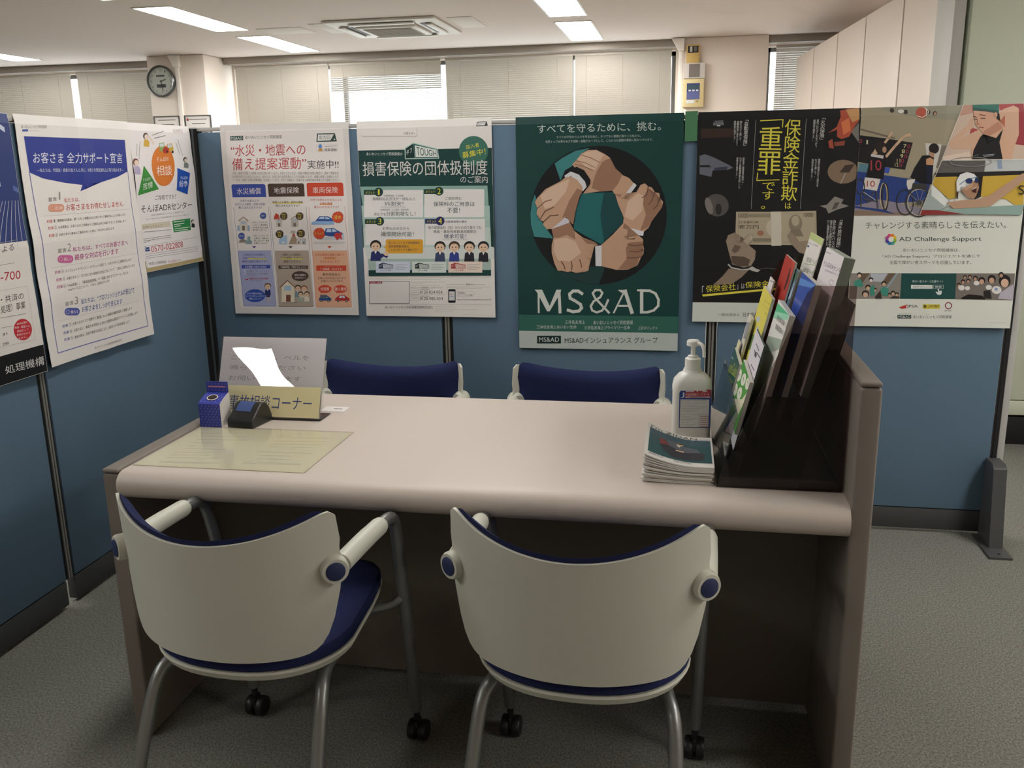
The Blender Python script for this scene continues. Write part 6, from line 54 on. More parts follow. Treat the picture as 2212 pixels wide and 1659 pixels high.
 'circles': [225,118,"#4a9a3a",[["p",1,"#e6e6d4",[554,268,558,319,511,374,417,429,287,476,135,509,-21,525,-161,521,-268,497,-327,456,-331,403,-279,345,-179,290,-43,243,111,211,264,198,398,204,498,228]],["l",2,"#3a4a34",20,[-55,344,222,343,182,404]],["p",1,"#e6e6d4",[1493,143,1498,191,1455,244,1370,295,1252,339,1114,370,972,385,845,380,747,356,693,317,689,267,735,212,826,159,949,116,1088,86,1228,74,1350,81,1442,104]],["l",2,"#3a4a34",20,[939,212,1192,213,1156,270]],["p",1,"#e6e6d4",[2327,21,2331,68,2293,118,2215,167,2107,208,1981,237,1851,250,1734,244,1645,221,1594,183,1590,135,1631,83,1714,33,1826,-7,1954,-35,2082,-46,2195,-39,2279,-15]],["l",2,"#3a4a34",20,[1819,85,2051,87,2018,141]],["p",1,"#e6e6d4",[570,614,574,666,527,723,432,779,302,828,149,865,-7,883,-147,881,-254,859,-314,819,-318,765,-266,706,-165,648,-29,599,125,564,279,548,414,552,514,575]],["l",2,"#3a4a34",20,[-41,701,237,696,197,757]],["p",1,"#e6e6d4",[1485,466,1489,515,1447,569,1361,622,1242,669,1103,702,961,719,833,716,735,694,680,655,676,604,722,548,813,494,937,448,1078,416,1218,401,1341,406,1434,429]],["l",2,"#3a4a34",20,[927,545,1182,542,1146,600]],["p",3,"#e3dcc0",[-69,976,1786,511,3133,235,3616,449,1888,905]]]],
 'booklet': [148,300,"#e9e5e0",[["p",1,"#1f4f52",[60,280,1420,280,1420,1860,60,1860]],["p",2,"#3a5560",[60,280,1420,280,1420,750,60,700]],["t",1,"#4a4440",1,"I'm ZIDAN",[80,80,1120,80,1120,250,80,250]],["p",1,"#c9c5c0",[1140,120,1420,120,1420,240,1140,240]],["t",1,"#8a8680",0,"EBOOK",[620,1900,1000,1900,1000,2000,620,2000]],["t",1,"#55524e",0,"簡単ナビ",[80,1900,400,1900,400,2000,80,2000]],["p",3,"#7a2f30",[280,750,400,720,520,1050,460,1200,300,1120]],["p",4,"#2c2c36",[300,1100,600,1000,1180,1120,1280,1280,1240,1720,600,1760,360,1400]],["p",5,"#5a6068",[440,720,620,660,800,840,920,880,1120,960,1180,1200,860,1280,700,1180,500,1040]],["p",6,"#c9ac8c",[820,780,809,825,780,858,740,870,700,858,671,825,660,780,671,735,700,702,740,690,780,702,809,735]],["p",7,"#e0dcd8",[660,860,760,880,720,1000]],["p",6,"#c9ac8c",[660,1200,840,1220,820,1300,640,1280]],["p",7,"#20262e",[660,720,820,700,800,780,680,780]]]],
}
# ---------------------------------------------------------------- materials
def lin(h):
    h = h.lstrip('#'); v = [int(h[i:i+2], 16)/255 for i in (0, 2, 4)]
    return tuple(x/12.92 if x <= .04045 else ((x+.055)/1.055)**2.4 for x in v) + (1,)
MATS = {}
def mat(name, col, rough=.5, metal=0, spec=.5, bump=0, bscale=200, var=0, vscale=30, coat=0, stretch=None):
    if name in MATS: return MATS[name]
    m = bpy.data.materials.new(name); m.use_nodes = True; n = m.node_tree.nodes; l = m.node_tree.links
    b = n['Principled BSDF']; b.inputs['Base Color'].default_value = lin(col); b.inputs['Roughness'].default_value = rough
    b.inputs['Metallic'].default_value = metal; b.inputs['Specular IOR Level'].default_value = spec; b.inputs['Coat Weight'].default_value = coat
    if bump or var:
        tc = n.new('ShaderNodeTexCoord'); src = tc.outputs['Object']
        if stretch:
            mp = n.new('ShaderNodeMapping'); mp.inputs['Scale'].default_value = stretch; l.new(src, mp.inputs[0]); src = mp.outputs[0]
        if bump:
            nz = n.new('ShaderNodeTexNoise'); nz.inputs['Scale'].default_value = bscale; nz.inputs['Detail'].default_value = 3; l.new(src, nz.inputs['Vector'])
            bp = n.new('ShaderNodeBump'); bp.inputs['Strength'].default_value = bump; bp.inputs['Distance'].default_value = .004
            l.new(nz.outputs[0], bp.inputs['Height']); l.new(bp.outputs[0], b.inputs['Normal'])
        if var:
            n2 = n.new('ShaderNodeTexNoise'); n2.inputs['Scale'].default_value = vscale; n2.inputs['Detail'].default_value = 4; l.new(src, n2.inputs['Vector'])
            cr = n.new('ShaderNodeValToRGB'); c = lin(col); cr.color_ramp.elements[0].position = .3; cr.color_ramp.elements[1].position = .7
            cr.color_ramp.elements[0].color = tuple(max(0, x*(1-var)) for x in c[:3]) + (1,); cr.color_ramp.elements[1].color = tuple(x*(1+var) for x in c[:3]) + (1,)
            l.new(n2.outputs[0], cr.inputs[0]); l.new(cr.outputs[0], b.inputs['Base Color'])
    MATS[name] = m; return m
def clear_mat(name, tint, rough=0.0, ior=1.49):
    if name in MATS: return MATS[name]
    m = bpy.data.materials.new(name); m.use_nodes = True; n = m.node_tree.nodes; l = m.node_tree.links; n.remove(n['Principled BSDF'])
    t = n.new('ShaderNodeBsdfTransparent'); t.inputs[0].default_value = tint + (1,)
    g = n.new('ShaderNodeBsdfGlossy'); g.inputs['Roughness'].default_value = rough
    f = n.new('ShaderNodeFresnel'); ge = n.new('ShaderNodeNewGeometry'); mr = n.new('ShaderNodeMapRange')
    mr.inputs[3].default_value = ior; mr.inputs[4].default_value = 1/ior; l.new(ge.outputs['Backfacing'], mr.inputs[0]); l.new(mr.outputs[0], f.inputs[0])   # same mirror strength on both faces of a sheet
    mx = n.new('ShaderNodeMixShader'); l.new(f.outputs[0], mx.inputs[0]); l.new(t.outputs[0], mx.inputs[1]); l.new(g.outputs[0], mx.inputs[2])
    l.new(mx.outputs[0], n['Material Output'].inputs[0]); MATS[name] = m; return m
def emit_mat(name, col, s):
    if name in MATS: return MATS[name]
    m = bpy.data.materials.new(name); m.use_nodes = True; n = m.node_tree.nodes; l = m.node_tree.links; n.remove(n['Principled BSDF'])
    e = n.new('ShaderNodeEmission'); e.inputs[0].default_value = lin(col); e.inputs[1].default_value = s
    l.new(e.outputs[0], n['Material Output'].inputs[0]); MATS[name] = m; return m
def ink(col): return mat('ink_'+col.lstrip('#'), col, .42, 0, .4)
M_white = mat('painted_wall', '#ecdfd3', .75, bump=.05, bscale=90)
M_ceil = mat('ceiling_board', '#ded3cc', .85, bump=.15, bscale=160)
M_carpet = mat('carpet', '#83837b', .95, spec=.1, bump=.9, bscale=420, var=.42, vscale=210, stretch=(1, .7, 1))
M_blue = mat('partition_fabric', '#627a8e', .9, spec=.15, bump=.25, bscale=900, var=.05, vscale=500)
M_kick = mat('partition_kick', '#3f4040', .6)
M_alu = mat('aluminium', '#a8a9a6', .4, .6)
M_rail = mat('rail_paint', '#b9b8b4', .45)
M_black = mat('black_gap', '#101112', .7)
M_desk = mat('desk_laminate', '#c9beb3', .42, spec=.4, bump=.03, bscale=700)
M_desk2 = mat('desk_side', '#807870', .5, spec=.35, bump=.04, bscale=700)
M_shell = mat('ivory_plastic', '#c9c9bb', .45, bump=.05, bscale=900)
M_navy = mat('navy_fabric', '#232a50', .9, spec=.2, bump=.3, bscale=800)
M_navycap = mat('navy_plastic', '#1f2c55', .6)
M_tube = mat('silver_tube', '#8c8e8c', .38, .75)
M_dark = mat('dark_plastic', '#1c1c1c', .45)
M_paper = mat('paper', '#e9e5e0', .6, spec=.3)
M_page = mat('page_edges', '#cfcdc4', .8)
M_clear = clear_mat('clear_acrylic', (.975, .98, .98))
M_smoke = clear_mat('smoked_acrylic', (.64, .57, .56), .02)
M_smoke2 = clear_mat('smoked_acrylic_back', (.42, .37, .37), .05)
M_pocket = clear_mat('clear_pocket', (.80, .82, .82), .03)
M_film = clear_mat('clear_film', (.985, .985, .97), .14)
M_glass = clear_mat('window_glass', (.95, .97, .97), .0, 1.5)
M_locker = mat('locker_paint', '#e3d6ca', .45)
M_cab = mat('cabinet_paint', '#d3d9c2', .5)
M_bottle = mat('milky_plastic', '#e4e4de', .35)
M_slat = mat('blind_slat', '#b9b2a7', .55)

# ---------------------------------------------------------------- mesh helpers
class MB:
    def __init__(s): s.bm = bmesh.new(); s.mi = 0
    def _add(s, verts, faces, mi=None):
        vs = [s.bm.verts.new(v) for v in verts]; out = []
        for f in faces:
            try: fc = s.bm.faces.new([vs[i] for i in f]); fc.material_index = s.mi if mi is None else mi; out.append(fc)
            except ValueError: pass
        return vs, out
    def box(s, x0, y0, z0, x1, y1, z1, bev=0, seg=2, mi=None):
        vs, fs = s._add([(x, y, z) for x in (x0, x1) for y in (y0, y1) for z in (z0, z1)],
               [(0, 1, 3, 2), (4, 6, 7, 5), (0, 4, 5, 1), (2, 3, 7, 6), (0, 2, 6, 4), (1, 5, 7, 3)], mi)
        if bev:
            es = {e for f in fs for e in f.edges}
            r = bmesh.ops.bevel(s.bm, geom=list(es), offset=bev, segments=seg, profile=.5, affect='EDGES', clamp_overlap=True)
            if mi is not None:
                for f in r['faces']: f.material_index = mi
        return s
    def prism(s, pts, a0, a1, axis='x', mi=None):
        k = {'x': lambda p, a: (a, p[0], p[1]), 'y': lambda p, a: (p[0], a, p[1]), 'z': lambda p, a: (p[0], p[1], a)}[axis]
        n = len(pts); v = [k(p, a0) for p in pts] + [k(p, a1) for p in pts]
        f = [tuple(range(n))[::-1], tuple(range(n, 2*n))] + [(i, (i+1) % n, n+(i+1) % n, n+i) for i in range(n)]
        s._add(v, f, mi); return s
    def lathe(s, prof, c=(0, 0, 0), n=24, axis='z', mi=None, sx=1, sy=1, caps=True):
        v = []; f = []
        for r, z in prof:
            for k in range(n):
                a = 2*math.pi*k/n; p = (r*math.cos(a)*sx, r*math.sin(a)*sy, z)
                if axis == 'y': p = (p[0], p[2], p[1])
                if axis == 'x': p = (p[2], p[0], p[1])
                v.append((c[0]+p[0], c[1]+p[1], c[2]+p[2]))
        for i in range(len(prof)-1):
            for k in range(n): f.append((i*n+k, i*n+(k+1) % n, (i+1)*n+(k+1) % n, (i+1)*n+k))
        if caps: f.append(tuple(range(n))[::-1]); f.append(tuple(range((len(prof)-1)*n, len(prof)*n)))
        s._add(v, f, mi); return s
    def tube(s, pts, r, n=12, mi=None, sub=6):
        P = [Vector(p) for p in pts]
        if sub and len(P) > 2:
            Q = [P[0]]
            for i in range(len(P)-1):
                p0 = P[max(i-1, 0)]; p1 = P[i]; p2 = P[i+1]; p3 = P[min(i+2, len(P)-1)]
                for k in range(1, sub+1):
                    t = k/sub; Q.append(.5*((2*p1)+(p2-p0)*t+(2*p0-5*p1+4*p2-p3)*t*t+(3*p1-p0-3*p2+p3)*t**3))
            P = Q
        v = []; f = []; up = Vector((.13, .37, .92)).normalized()
        for i, p in enumerate(P):
            d = (P[min(i+1, len(P)-1)]-P[max(i-1, 0)]).normalized()
            a = d.cross(up).normalized(); up = a.cross(d).normalized()
            rr = r[i*(len(r)-1)//(len(P)-1)] if isinstance(r, (list, tuple)) else r
            for k in range(n):
                t = 2*math.pi*k/n; v.append(p+a*rr*math.cos(t)+up*rr*math.sin(t))
        for i in range(len(P)-1):
            for k in range(n): f.append((i*n+k, i*n+(k+1) % n, (i+1)*n+(k+1) % n, (i+1)*n+k))
        f.append(tuple(range(n))[::-1]); f.append(tuple(range((len(P)-1)*n, len(P)*n)))
        s._add(v, f, mi); return s
    def grid(s, fn, nu, nv, mi=None, flip=False):
        v = [fn(i/nu, j/nv) for j in range(nv+1) for i in range(nu+1)]; f = []
        for j in range(nv):
            for i in range(nu):
                a = j*(nu+1)+i; q = (a, a+1, a+nu+2, a+nu+1); f.append(q[::-1] if flip else q)
        s._add(v, f, mi); return s
    def closed(s, fa, fb, nu, nv):
        """two grids sharing one rim: a closed shell"""
        vs = [[s.bm.verts.new(fn(i/nu, j/nv)) for j in range(nv+1) for i in range(nu+1)] for fn in (fa, fb)]
        W = nu+1
        for g, fl in ((0, 0), (1, 1)):
            for j in range(nv):
                for i in range(nu):
                    a = j*W+i; q = [vs[g][k] for k in (a, a+1, a+W+1, a+W)]; s.bm.faces.new(q[::-1] if fl else q)
        rim = [i for i in range(W)] + [j*W+nu for j in range(1, nv+1)] + [nv*W+i for i in range(nu-1, -1, -1)] + [j*W for j in range(nv-1, 0, -1)]
        for k in range(len(rim)):
            a, b = rim[k], rim[(k+1) % len(rim)]
            try: s.bm.faces.new([vs[0][b], vs[0][a], vs[1][a], vs[1][b]])
            except ValueError: pass
        return s
    def obj(s, name, mats, parent=None, smooth=True, loc=None):
        bmesh.ops.recalc_face_normals(s.bm, faces=s.bm.faces[:])
        me = bpy.data.meshes.new(name); s.bm.to_mesh(me); s.bm.free()
        for m in (mats if isinstance(mats, (list, tuple)) else [mats]): me.materials.append(m)
        if smooth: me.shade_smooth(); me.set_sharp_from_angle(angle=math.radians(38))
        o = bpy.data.objects.new(name, me); COL.objects.link(o)
        if parent: o.parent = parent
        if loc: o.location = loc
        return o
def tag(o, label, cat, group=None, kind=None):
    if label: o['label'] = label
    if cat: o['category'] = cat
    if group: o['group'] = group
    if kind: o['kind'] = kind
    return o
def thing(name, label, cat, loc=(0, 0, 0), rz=0, group=None):
    o = bpy.data.objects.new(name, None); COL.objects.link(o); o.location = loc; o.rotation_euler = (0, 0, rz); o.empty_display_size = .05
    return tag(o, label, cat, group)
def struct(o, label=None):
    o['kind'] = 'structure'
    if label: o['label'] = label; o['category'] = o.name.split('_')[0]
    return o
def dup(root, loc, rz, label, group=None):
    r = root.copy(); COL.objects.link(r); r.location = loc; r.rotation_euler = (0, 0, rz); r['label'] = label
    if group: r['group'] = group
    for ch in root.children:
        c = ch.copy(); COL.objects.link(c); c.parent = r
        for g in ch.children:
            d = g.copy(); COL.objects.link(d); d.parent = c
    return r
# ---------------------------------------------------------------- printed sheets
PEND = []
def queue_text():
    """turn every queued string into a small triangle mesh, all with one update"""
    obs = []
    for key in {k for k in PEND}:
        t, b = key
        cu = bpy.data.curves.new('lettering', 'FONT'); cu.body = t; cu.size = 1; cu.resolution_u = 3
        if '\n' in t: cu.align_x = 'CENTER'; cu.space_line = .92
        ob = bpy.data.objects.new('lettering', cu); COL.objects.link(ob); obs.append((key, ob))
    bpy.context.view_layer.update(); dg = bpy.context.evaluated_depsgraph_get(); out = {}
    for key, ob in obs:
        me = ob.evaluated_get(dg).to_mesh(); vs = [v.co.copy() for v in me.vertices]; fs = [tuple(p.vertices) for p in me.polygons]
        ob.evaluated_get(dg).to_mesh_clear()
        if vs and b:                                    # heavier strokes: four copies nudged apart
            n0 = len(vs); d = .019; sh = [Vector((sx*d, sy*d, 0)) for sx in (-1, 1) for sy in (-1, 1)]
            fs = [tuple(i+k*n0 for i in f) for k in range(4) for f in fs]; vs = [v+o_ for o_ in sh for v in vs]
        if vs:
            x0 = min(v.x for v in vs); x1 = max(v.x for v in vs); y0 = min(v.y for v in vs); y1 = max(v.y for v in vs)
            out[key] = ([((v.x-x0)/max(x1-x0, 1e-6), (y1-v.y)/max(y1-y0, 1e-6)) for v in vs], fs)
    for key, ob in obs:
        cu = ob.data; bpy.data.objects.remove(ob); bpy.data.curves.remove(cu)
    return out
for _n, _a in ART.items():
    for op in _a[3]:
        if op[0] == 't': PEND.append((op[4], op[3]))
PEND += [(t, b) for t, b in (('12', 1), ('1', 1), ('2', 1), ('3', 1), ('4', 1), ('5', 1), ('6', 1), ('7', 1), ('8', 1), ('9', 1), ('10', 1), ('11', 1))]
TXT = queue_text()
def printed(name, art, O, U, V, parent=None, disp=None, thick=.0005, step=.00022, base=True, basemat=None, clip=True, cell=26):
    """a sheet of paper with its printing: mm coordinates on the sheet, u right, v down, disp = height of the paper at (u, v)"""
    w, h, bc, ops = art; O = Vector(O); U = Vector(U).normalized(); V = Vector(V).normalized(); N = V.cross(U).normalized()
    nu = max(2, 2*round(w/cell/2)); nv = max(2, 2*round(h/cell/2)); cu, cv = w/nu, h/nv
    if disp:                                            # the paper bends along the lines of its own grid
        G = [[disp(i*cu, j*cv) for i in range(nu+1)] for j in range(nv+1)]
        def hz(u, v):
            a = min(max(u/cu, 0), nu-1e-6); b_ = min(max(v/cv, 0), nv-1e-6); i, j = int(a), int(b_); a -= i; b_ -= j
            return (G[j][i]*(1-a)+G[j][i+1]*a)*(1-b_)+(G[j+1][i]*(1-a)+G[j+1][i+1]*a)*b_
    else: hz = lambda u, v: 0.0
    mats = [basemat or ink(bc)]; slot = {None: 0}
    bm = bmesh.new()
    def at(u, v, lay): return O + U*(u/1000) + V*(v/1000) + N*(hz(u, v)+lay)
    def sl(c):
        if c not in slot: slot[c] = len(mats); mats.append(ink(c))
        return slot[c]
    cl = (lambda p: (min(max(p[0], .3), w-.3), min(max(p[1], .3), h-.3))) if clip else (lambda p: p)
    def put(pts, faces, c, lay):
        pts = [cl(p) for p in pts]
        tb = bmesh.new(); vs = [tb.verts.new((u, v, 0)) for u, v in pts]; mi = sl(c)
        for f in faces:
            try: tb.faces.new([vs[i] for i in f])
            except ValueError: pass
        if disp and pts:
            for ax, st in ((0, cu), (1, cv)):
                lo, hi = min(p[ax] for p in pts), max(p[ax] for p in pts); k = math.floor(lo/st)+1
                while k*st < hi-.3:
                    co = [0, 0, 0]; no = [0, 0, 0]; co[ax] = k*st; no[ax] = 1
                    bmesh.ops.bisect_plane(tb, geom=tb.verts[:]+tb.edges[:]+tb.faces[:], plane_co=co, plane_no=no); k += 1
        tb.verts.index_update(); nvs = [bm.verts.new(at(v.co.x, v.co.y, lay)) for v in tb.verts]
        for f in tb.faces:
            try: bm.faces.new([nvs[v.index] for v in f.verts]).material_index = mi
            except ValueError: pass
        tb.free()
    if base:
        mb = MB(); mb.bm = bm
        mb.closed(lambda a, b: at(a*w, b*h, 0), lambda a, b: at(a*w, b*h, -thick), nu, nv)
    for op in ops:
        lay = op[1]*step
        if op[0] == 'p':
            q = op[3]; pts = [(q[i]/10, q[i+1]/10) for i in range(0, len(q), 2)]
            tb = bmesh.new(); vs = [tb.verts.new((u, v, 0)) for u, v in pts]
            try: tb.faces.new(vs)
            except ValueError: tb.free(); continue
            tb.verts.index_update(); bmesh.ops.triangulate(tb, faces=tb.faces[:]); fs = [[v.index for v in f.verts] for f in tb.faces]; tb.free()
            put(pts, fs, op[2], lay)
        elif op[0] == 'l':
            wd = op[3]/20; q = op[4]; pts = [(q[i]/10, q[i+1]/10) for i in range(0, len(q), 2)]; P2 = []; F2 = []
            for i in range(len(pts)-1):
                a, b = Vector(pts[i]), Vector(pts[i+1]); d = b-a
                if d.length < .01: continue
                d.normalize(); nn = Vector((-d.y, d.x))*wd; ex = d*(wd*.6); k = len(P2)
                P2 += [tuple(a-ex-nn), tuple(b+ex-nn), tuple(b+ex+nn), tuple(a-ex+nn)]; F2.append((k, k+1, k+2, k+3))
            put(P2, F2, op[2], lay)
        else:
            g = TXT.get((op[4], op[3]))
            if not g: continue
            q = [x/10 for x in op[5]]
            put([tuple((q[i]*(1-x)+q[2+i]*x)*(1-y)+(q[6+i]*(1-x)+q[4+i]*x)*y for i in (0, 1)) for x, y in g[0]], g[1], op[2], lay)
    me = bpy.data.meshes.new(name); bm.to_mesh(me); bm.free()
    for m in mats: me.materials.append(m)
    o = bpy.data.objects.new(name, me); COL.objects.link(o)
    if parent: o.parent = parent
    return o
def paper_fn(w, h, folds_u=(), folds_v=(), amp=.0025, seed=0, curl=0.0, top=.0):
    """creased, slightly wavy sheet held at its top edge"""
    rd = random.Random(seed); ph = [rd.uniform(0, 6.28) for _ in range(4)]
    def fn(u, v):
        z = amp*.5*(math.sin(u/w*5+ph[0])*math.sin(v/h*4+ph[1])+1)+amp*.3*(math.sin(v/h*9+ph[2])+1)
        for fu in folds_u: z += amp*max(0, 1-abs(u-fu)/70)
        for fv in folds_v: z += amp*max(0, 1-abs(v-fv)/70)
        z += curl*(v/h)**2*(.4+.6*abs(2*u/w-1)**2)
        if v < 14 and top: z -= top*((14-v)/14)**2
        return z
    return fn
XZ = ((1, 0, 0), (0, 0, -1)); YZ = ((0, 1, 0), (0, 0, -1))

# ---------------------------------------------------------------- room
ZC = 2.5
b = MB(); b.box(-8, -7, -.1, 5.6, 6.5, 0); struct(b.obj('floor', M_carpet, smooth=False), 'dark grey speckled office carpet')
b = MB(); b.box(-8, -7, ZC, 5.6, 6.5, ZC+.1); struct(b.obj('ceiling', M_ceil, smooth=False), 'off white ceiling with recessed light panels')
b = MB(); b.box(-8.1, -7, 0, -8, 6.5, ZC); struct(b.obj('wall_left', M_white, smooth=False))
b = MB(); b.box(5.6, -7, 0, 5.7, 6.5, ZC); struct(b.obj('wall_right', M_white, smooth=False))
b = MB(); b.box(-8.1, -7.1, 0, 5.7, -7, ZC); struct(b.obj('wall_front', M_white, smooth=False))
b = MB()
b.box(-8, 6.32, 0, 5.6, 6.5, .9); b.box(-8, 6.32, 2.42, 5.6, 6.5, ZC)
for x0, x1 in ((-8, -7.4), (-3.68, -2.98), (1.78, 2.66), (3.4, 5.6)): b.box(x0, 6.32, .9, x1, 6.5, 2.42)
struct(b.obj('wall_back', M_white, smooth=False), 'off white outer wall around the blinded windows')
def window(n, x0, x1, muls):
    t = bpy.data.objects.new('window_%d' % n, None); COL.objects.link(t); struct(t)
    f = MB()
    for x in [x0+.02]+muls+[x1-.02]: f.box(x-.02, 6.40, .9, x+.02, 6.46, 2.42)
    for z in (.92, 2.40): f.box(x0, 6.40, z-.02, x1, 6.46, z+.02)
    struct(f.obj('window_frame', mat('window_frame', '#6d6c68', .5, .3), t))
    g = MB(); g.box(x0+.02, 6.425, .92, x1-.02, 6.431, 2.4); struct(g.obj('window_glass', M_glass, t, smooth=False))
window(1, -7.4, -3.68, [-6.2, -4.9]); window(2, -2.98, 1.78, [-1.75, -.58, .72]); window(3, 2.66, 3.4, [])
def column(nm, x0, x1, y0, lab):
    b = MB(); b.box(x0, y0, 0, x1, 6.32, ZC-.0005, .012, 2); return struct(b.obj(nm, mat('column_paint', '#ebe0d5', .75)), lab)
column('column_left', -3.645, -3.0, 5.70, 'square off white column carrying the wall clock')
column('column_right', 1.862, 2.65, 6.02, 'square off white column carrying the alarm boxes')
for n, (x0, x1) in enumerate(((-7.9, -3.66), (-2.985, 1.80), (2.66, 5.5))):
    b = MB(); b.box(x0, 6.09, 2.432, x1, 6.2, ZC-.0005, .004); struct(b.obj('trim_%d' % (n+1), mat('curtain_box', '#968e84', .6)))
# blinds
def blind(x0, x1, tilt_fn, label):
    t = thing('window_blind', label, 'blind', (x0, 6.235, 0), 0, 'office window blinds')
    h = MB(); h.box(.0, -.02, 2.395, x1-x0, .02, 2.425, .003); h.obj('headrail', mat('blind_rail', '#b9b2a6', .5), t)
    s = MB(); z = 2.385; k = 0
    while z > .98:
        a = tilt_fn(z); dy = .0125*math.cos(a); dz = .0125*math.sin(a)
        s._add([(0, -dy, z+dz), (x1-x0, -dy, z+dz), (x1-x0, 0, z+.0015), (0, 0, z+.0015), (x1-x0, dy, z-dz), (0, dy, z-dz)], [(0, 1, 2, 3), (3, 2, 4, 5)])
        z -= .0205; k += 1
    s.obj('slats', M_slat, t)
    r = MB(); r.box(0, -.013, .955, x1-x0, .013, .975, .003); r.obj('bottom_rail', mat('blind_rail', '#b9b2a6', .5), t)
    for fx in (.12, .5, .88):
        c = MB(); c.tube([((x1-x0)*fx, -.014, 2.39), ((x1-x0)*fx, -.014, .97)], .0012, 6, sub=0); c.obj('ladder_cord', mat('blind_cord', '#a59f95', .7), t)
closed = lambda z: math.radians(54)
BL = [(-7.35, -6.2, closed, 'closed slatted blind at the far left end of the window wall'), (-6.18, -4.93, closed, 'closed slatted blind just left of the bright vertical gap'),
      (-4.85, -3.69, closed, 'closed slatted blind between the bright gap and the clock column'),
      (-2.93, -1.86, closed, 'closed slatted blind just right of the clock column'),
      (-1.845, -.625, lambda z: math.radians(58) if z > 2.27 else math.radians(34 if z > 2.12 else 12), 'half open slatted blind with bright daylight through its lower slats'),
      (-.575, .755, lambda z: math.radians(50), 'slatted blind right of the half open one, bright line near its top'),
      (.775, 1.74, closed, 'closed slatted blind just left of the alarm column'), (2.74, 3.35, lambda z: math.radians(46), 'narrow slatted blind between alarm column and white lockers')]
for x0, x1, fn, lab in BL: blind(x0, x1, fn, lab)
# recessed ceiling lights
M_diff = {}
def light_panel(x, y0, y1, e, label, wid=.29):
    t = thing('ceiling_light', label, 'ceiling light', (x, (y0+y1)/2, ZC), 0, 'recessed fluorescent ceiling lights')
    L = (y1-y0)/2; f = MB()
    for a, bb, c, d in ((-wid/2-.015, -L-.015, wid/2+.015, -L), (-wid/2-.015, L, wid/2+.015, L+.015), (-wid/2-.015, -L, -wid/2, L), (wid/2, -L, wid/2+.015, L)): f.box(a, bb, -.006, c, d, -.0005)
    f.obj('frame', mat('light_frame', '#e6e4df', .4), t, smooth=False)
    d = MB(); d.box(-wid/2, -L, -.004, wid/2, L, -.0008); d.obj('diffuser', emit_mat('lamp_%g' % e, '#fffcf8', e), t, smooth=False)
for x, y0, y1, e, lab in ((-1.94, 4.66, 5.83, E_FAR, 'lit ceiling panel by the window, in line with the half open blind'), (-1.94, 3.06, 4.28, E_FAR, 'lit long ceiling panel left of the air conditioner, nearer the counter'),
     (.94, 4.66, 5.86, E_FAR, 'lit ceiling panel right of the air conditioner, nearest the window'), (.94, 3.12, 4.34, E_FAR, 'lit ceiling panel cut by the upper edge, right of air conditioner'),
     (-4.95, 4.6, 5.6, E_FAR, 'lit ceiling panel at the far left beyond the poster partition')): light_panel(x, y0, y1, e, lab)
for x, y0, y1, e, lab in ((.94, 1.5, 2.7, E_MID, 'lit ceiling panel straight above the aisle behind the partition'), (-1.94, 1.5, 2.7, E_MID, 'lit ceiling panel behind the left partition'),
     (.94, -.1, 1.1, E_OVER, 'lit ceiling panel above the back partition'), (.94, -1.7, -.5, E_OVER, 'lit ceiling panel straight above the counter desk'), (-1.94, -1.7, -.5, E_MID, 'lit ceiling panel beyond the left partition, level with the desk'),
     (-.71, -4.12, -3.44, E_NEAR, 'short lit ceiling panel behind the visitor chairs to the left'), (-1.3, -3.2, -2.0, E_LEFT_ADDED, 'added unseen ceiling panel lighting the chairs from the left'), (4.4, -3.5, -2.3, E_RIGHT, 'lit ceiling panel over the aisle to the right'), (3.9, -1.7, -.5, E_RIGHT, 'lit ceiling panel before the tall cabinets'), (4.0, 2.9, 4.1, E_FAR, 'lit ceiling panel hidden beyond the white lockers')): light_panel(x, y0, y1, e, lab)
# air conditioner
ac = thing('air_conditioner', 'white ceiling cassette air conditioner between the light panels', 'air conditioner', (-.56, 4.49, ZC))
b = MB(); b.box(-.475, -.475, -.022, .475, .475, -.0005, .012, 3); b.obj('panel', mat('ac_white', '#d9d4cc', .45), ac)
b = MB(); b.box(-.26, -.26, -.045, .26, .26, -.0225, .01, 2); b.obj('intake_frame', mat('ac_white', '#d9d4cc', .45), ac)
b = MB(); b.box(-.21, -.21, -.049, .21, .21, -.0455)
for k in range(13): b.box(-.2, -.195+k*.031, -.053, .2, -.185+k*.031, -.0492)
b.obj('intake_grille', mat('ac_grille', '#a59c8c', .6), ac, smooth=False)
for a in range(4):
    b = MB(); b.box(-.27, .30, -.026, .27, .36, -.0225); o = b.obj('air_outlet', mat('ac_slot', '#4a453f', .6), ac); o.rotation_euler = (0, 0, a*math.pi/2)
    b = MB(); b.box(-.28, .345, -.040, .28, .40, -.027, .005); o = b.obj('louvre', mat('ac_white', '#d9d4cc', .45), ac); o.rotation_euler = (0, 0, a*math.pi/2)
for x0, y0, x1, y1, lab in ((-1.72, 4.27, -1.32, 4.62, 'square ceiling access hatch beside the long left light panel'), (-.02, 4.15, .19, 4.74, 'pale ceiling patch panel right of the air conditioner'), (-1.2, 4.15, -1.06, 4.7, 'pale ceiling patch panel left of the air conditioner')):
    b = MB(); b.box(x0, y0, ZC-.004, x1, y1, ZC-.0005, .001); tag(b.obj('ceiling_hatch', mat('hatch', '#dfd9d1', .7)), lab, 'ceiling hatch')
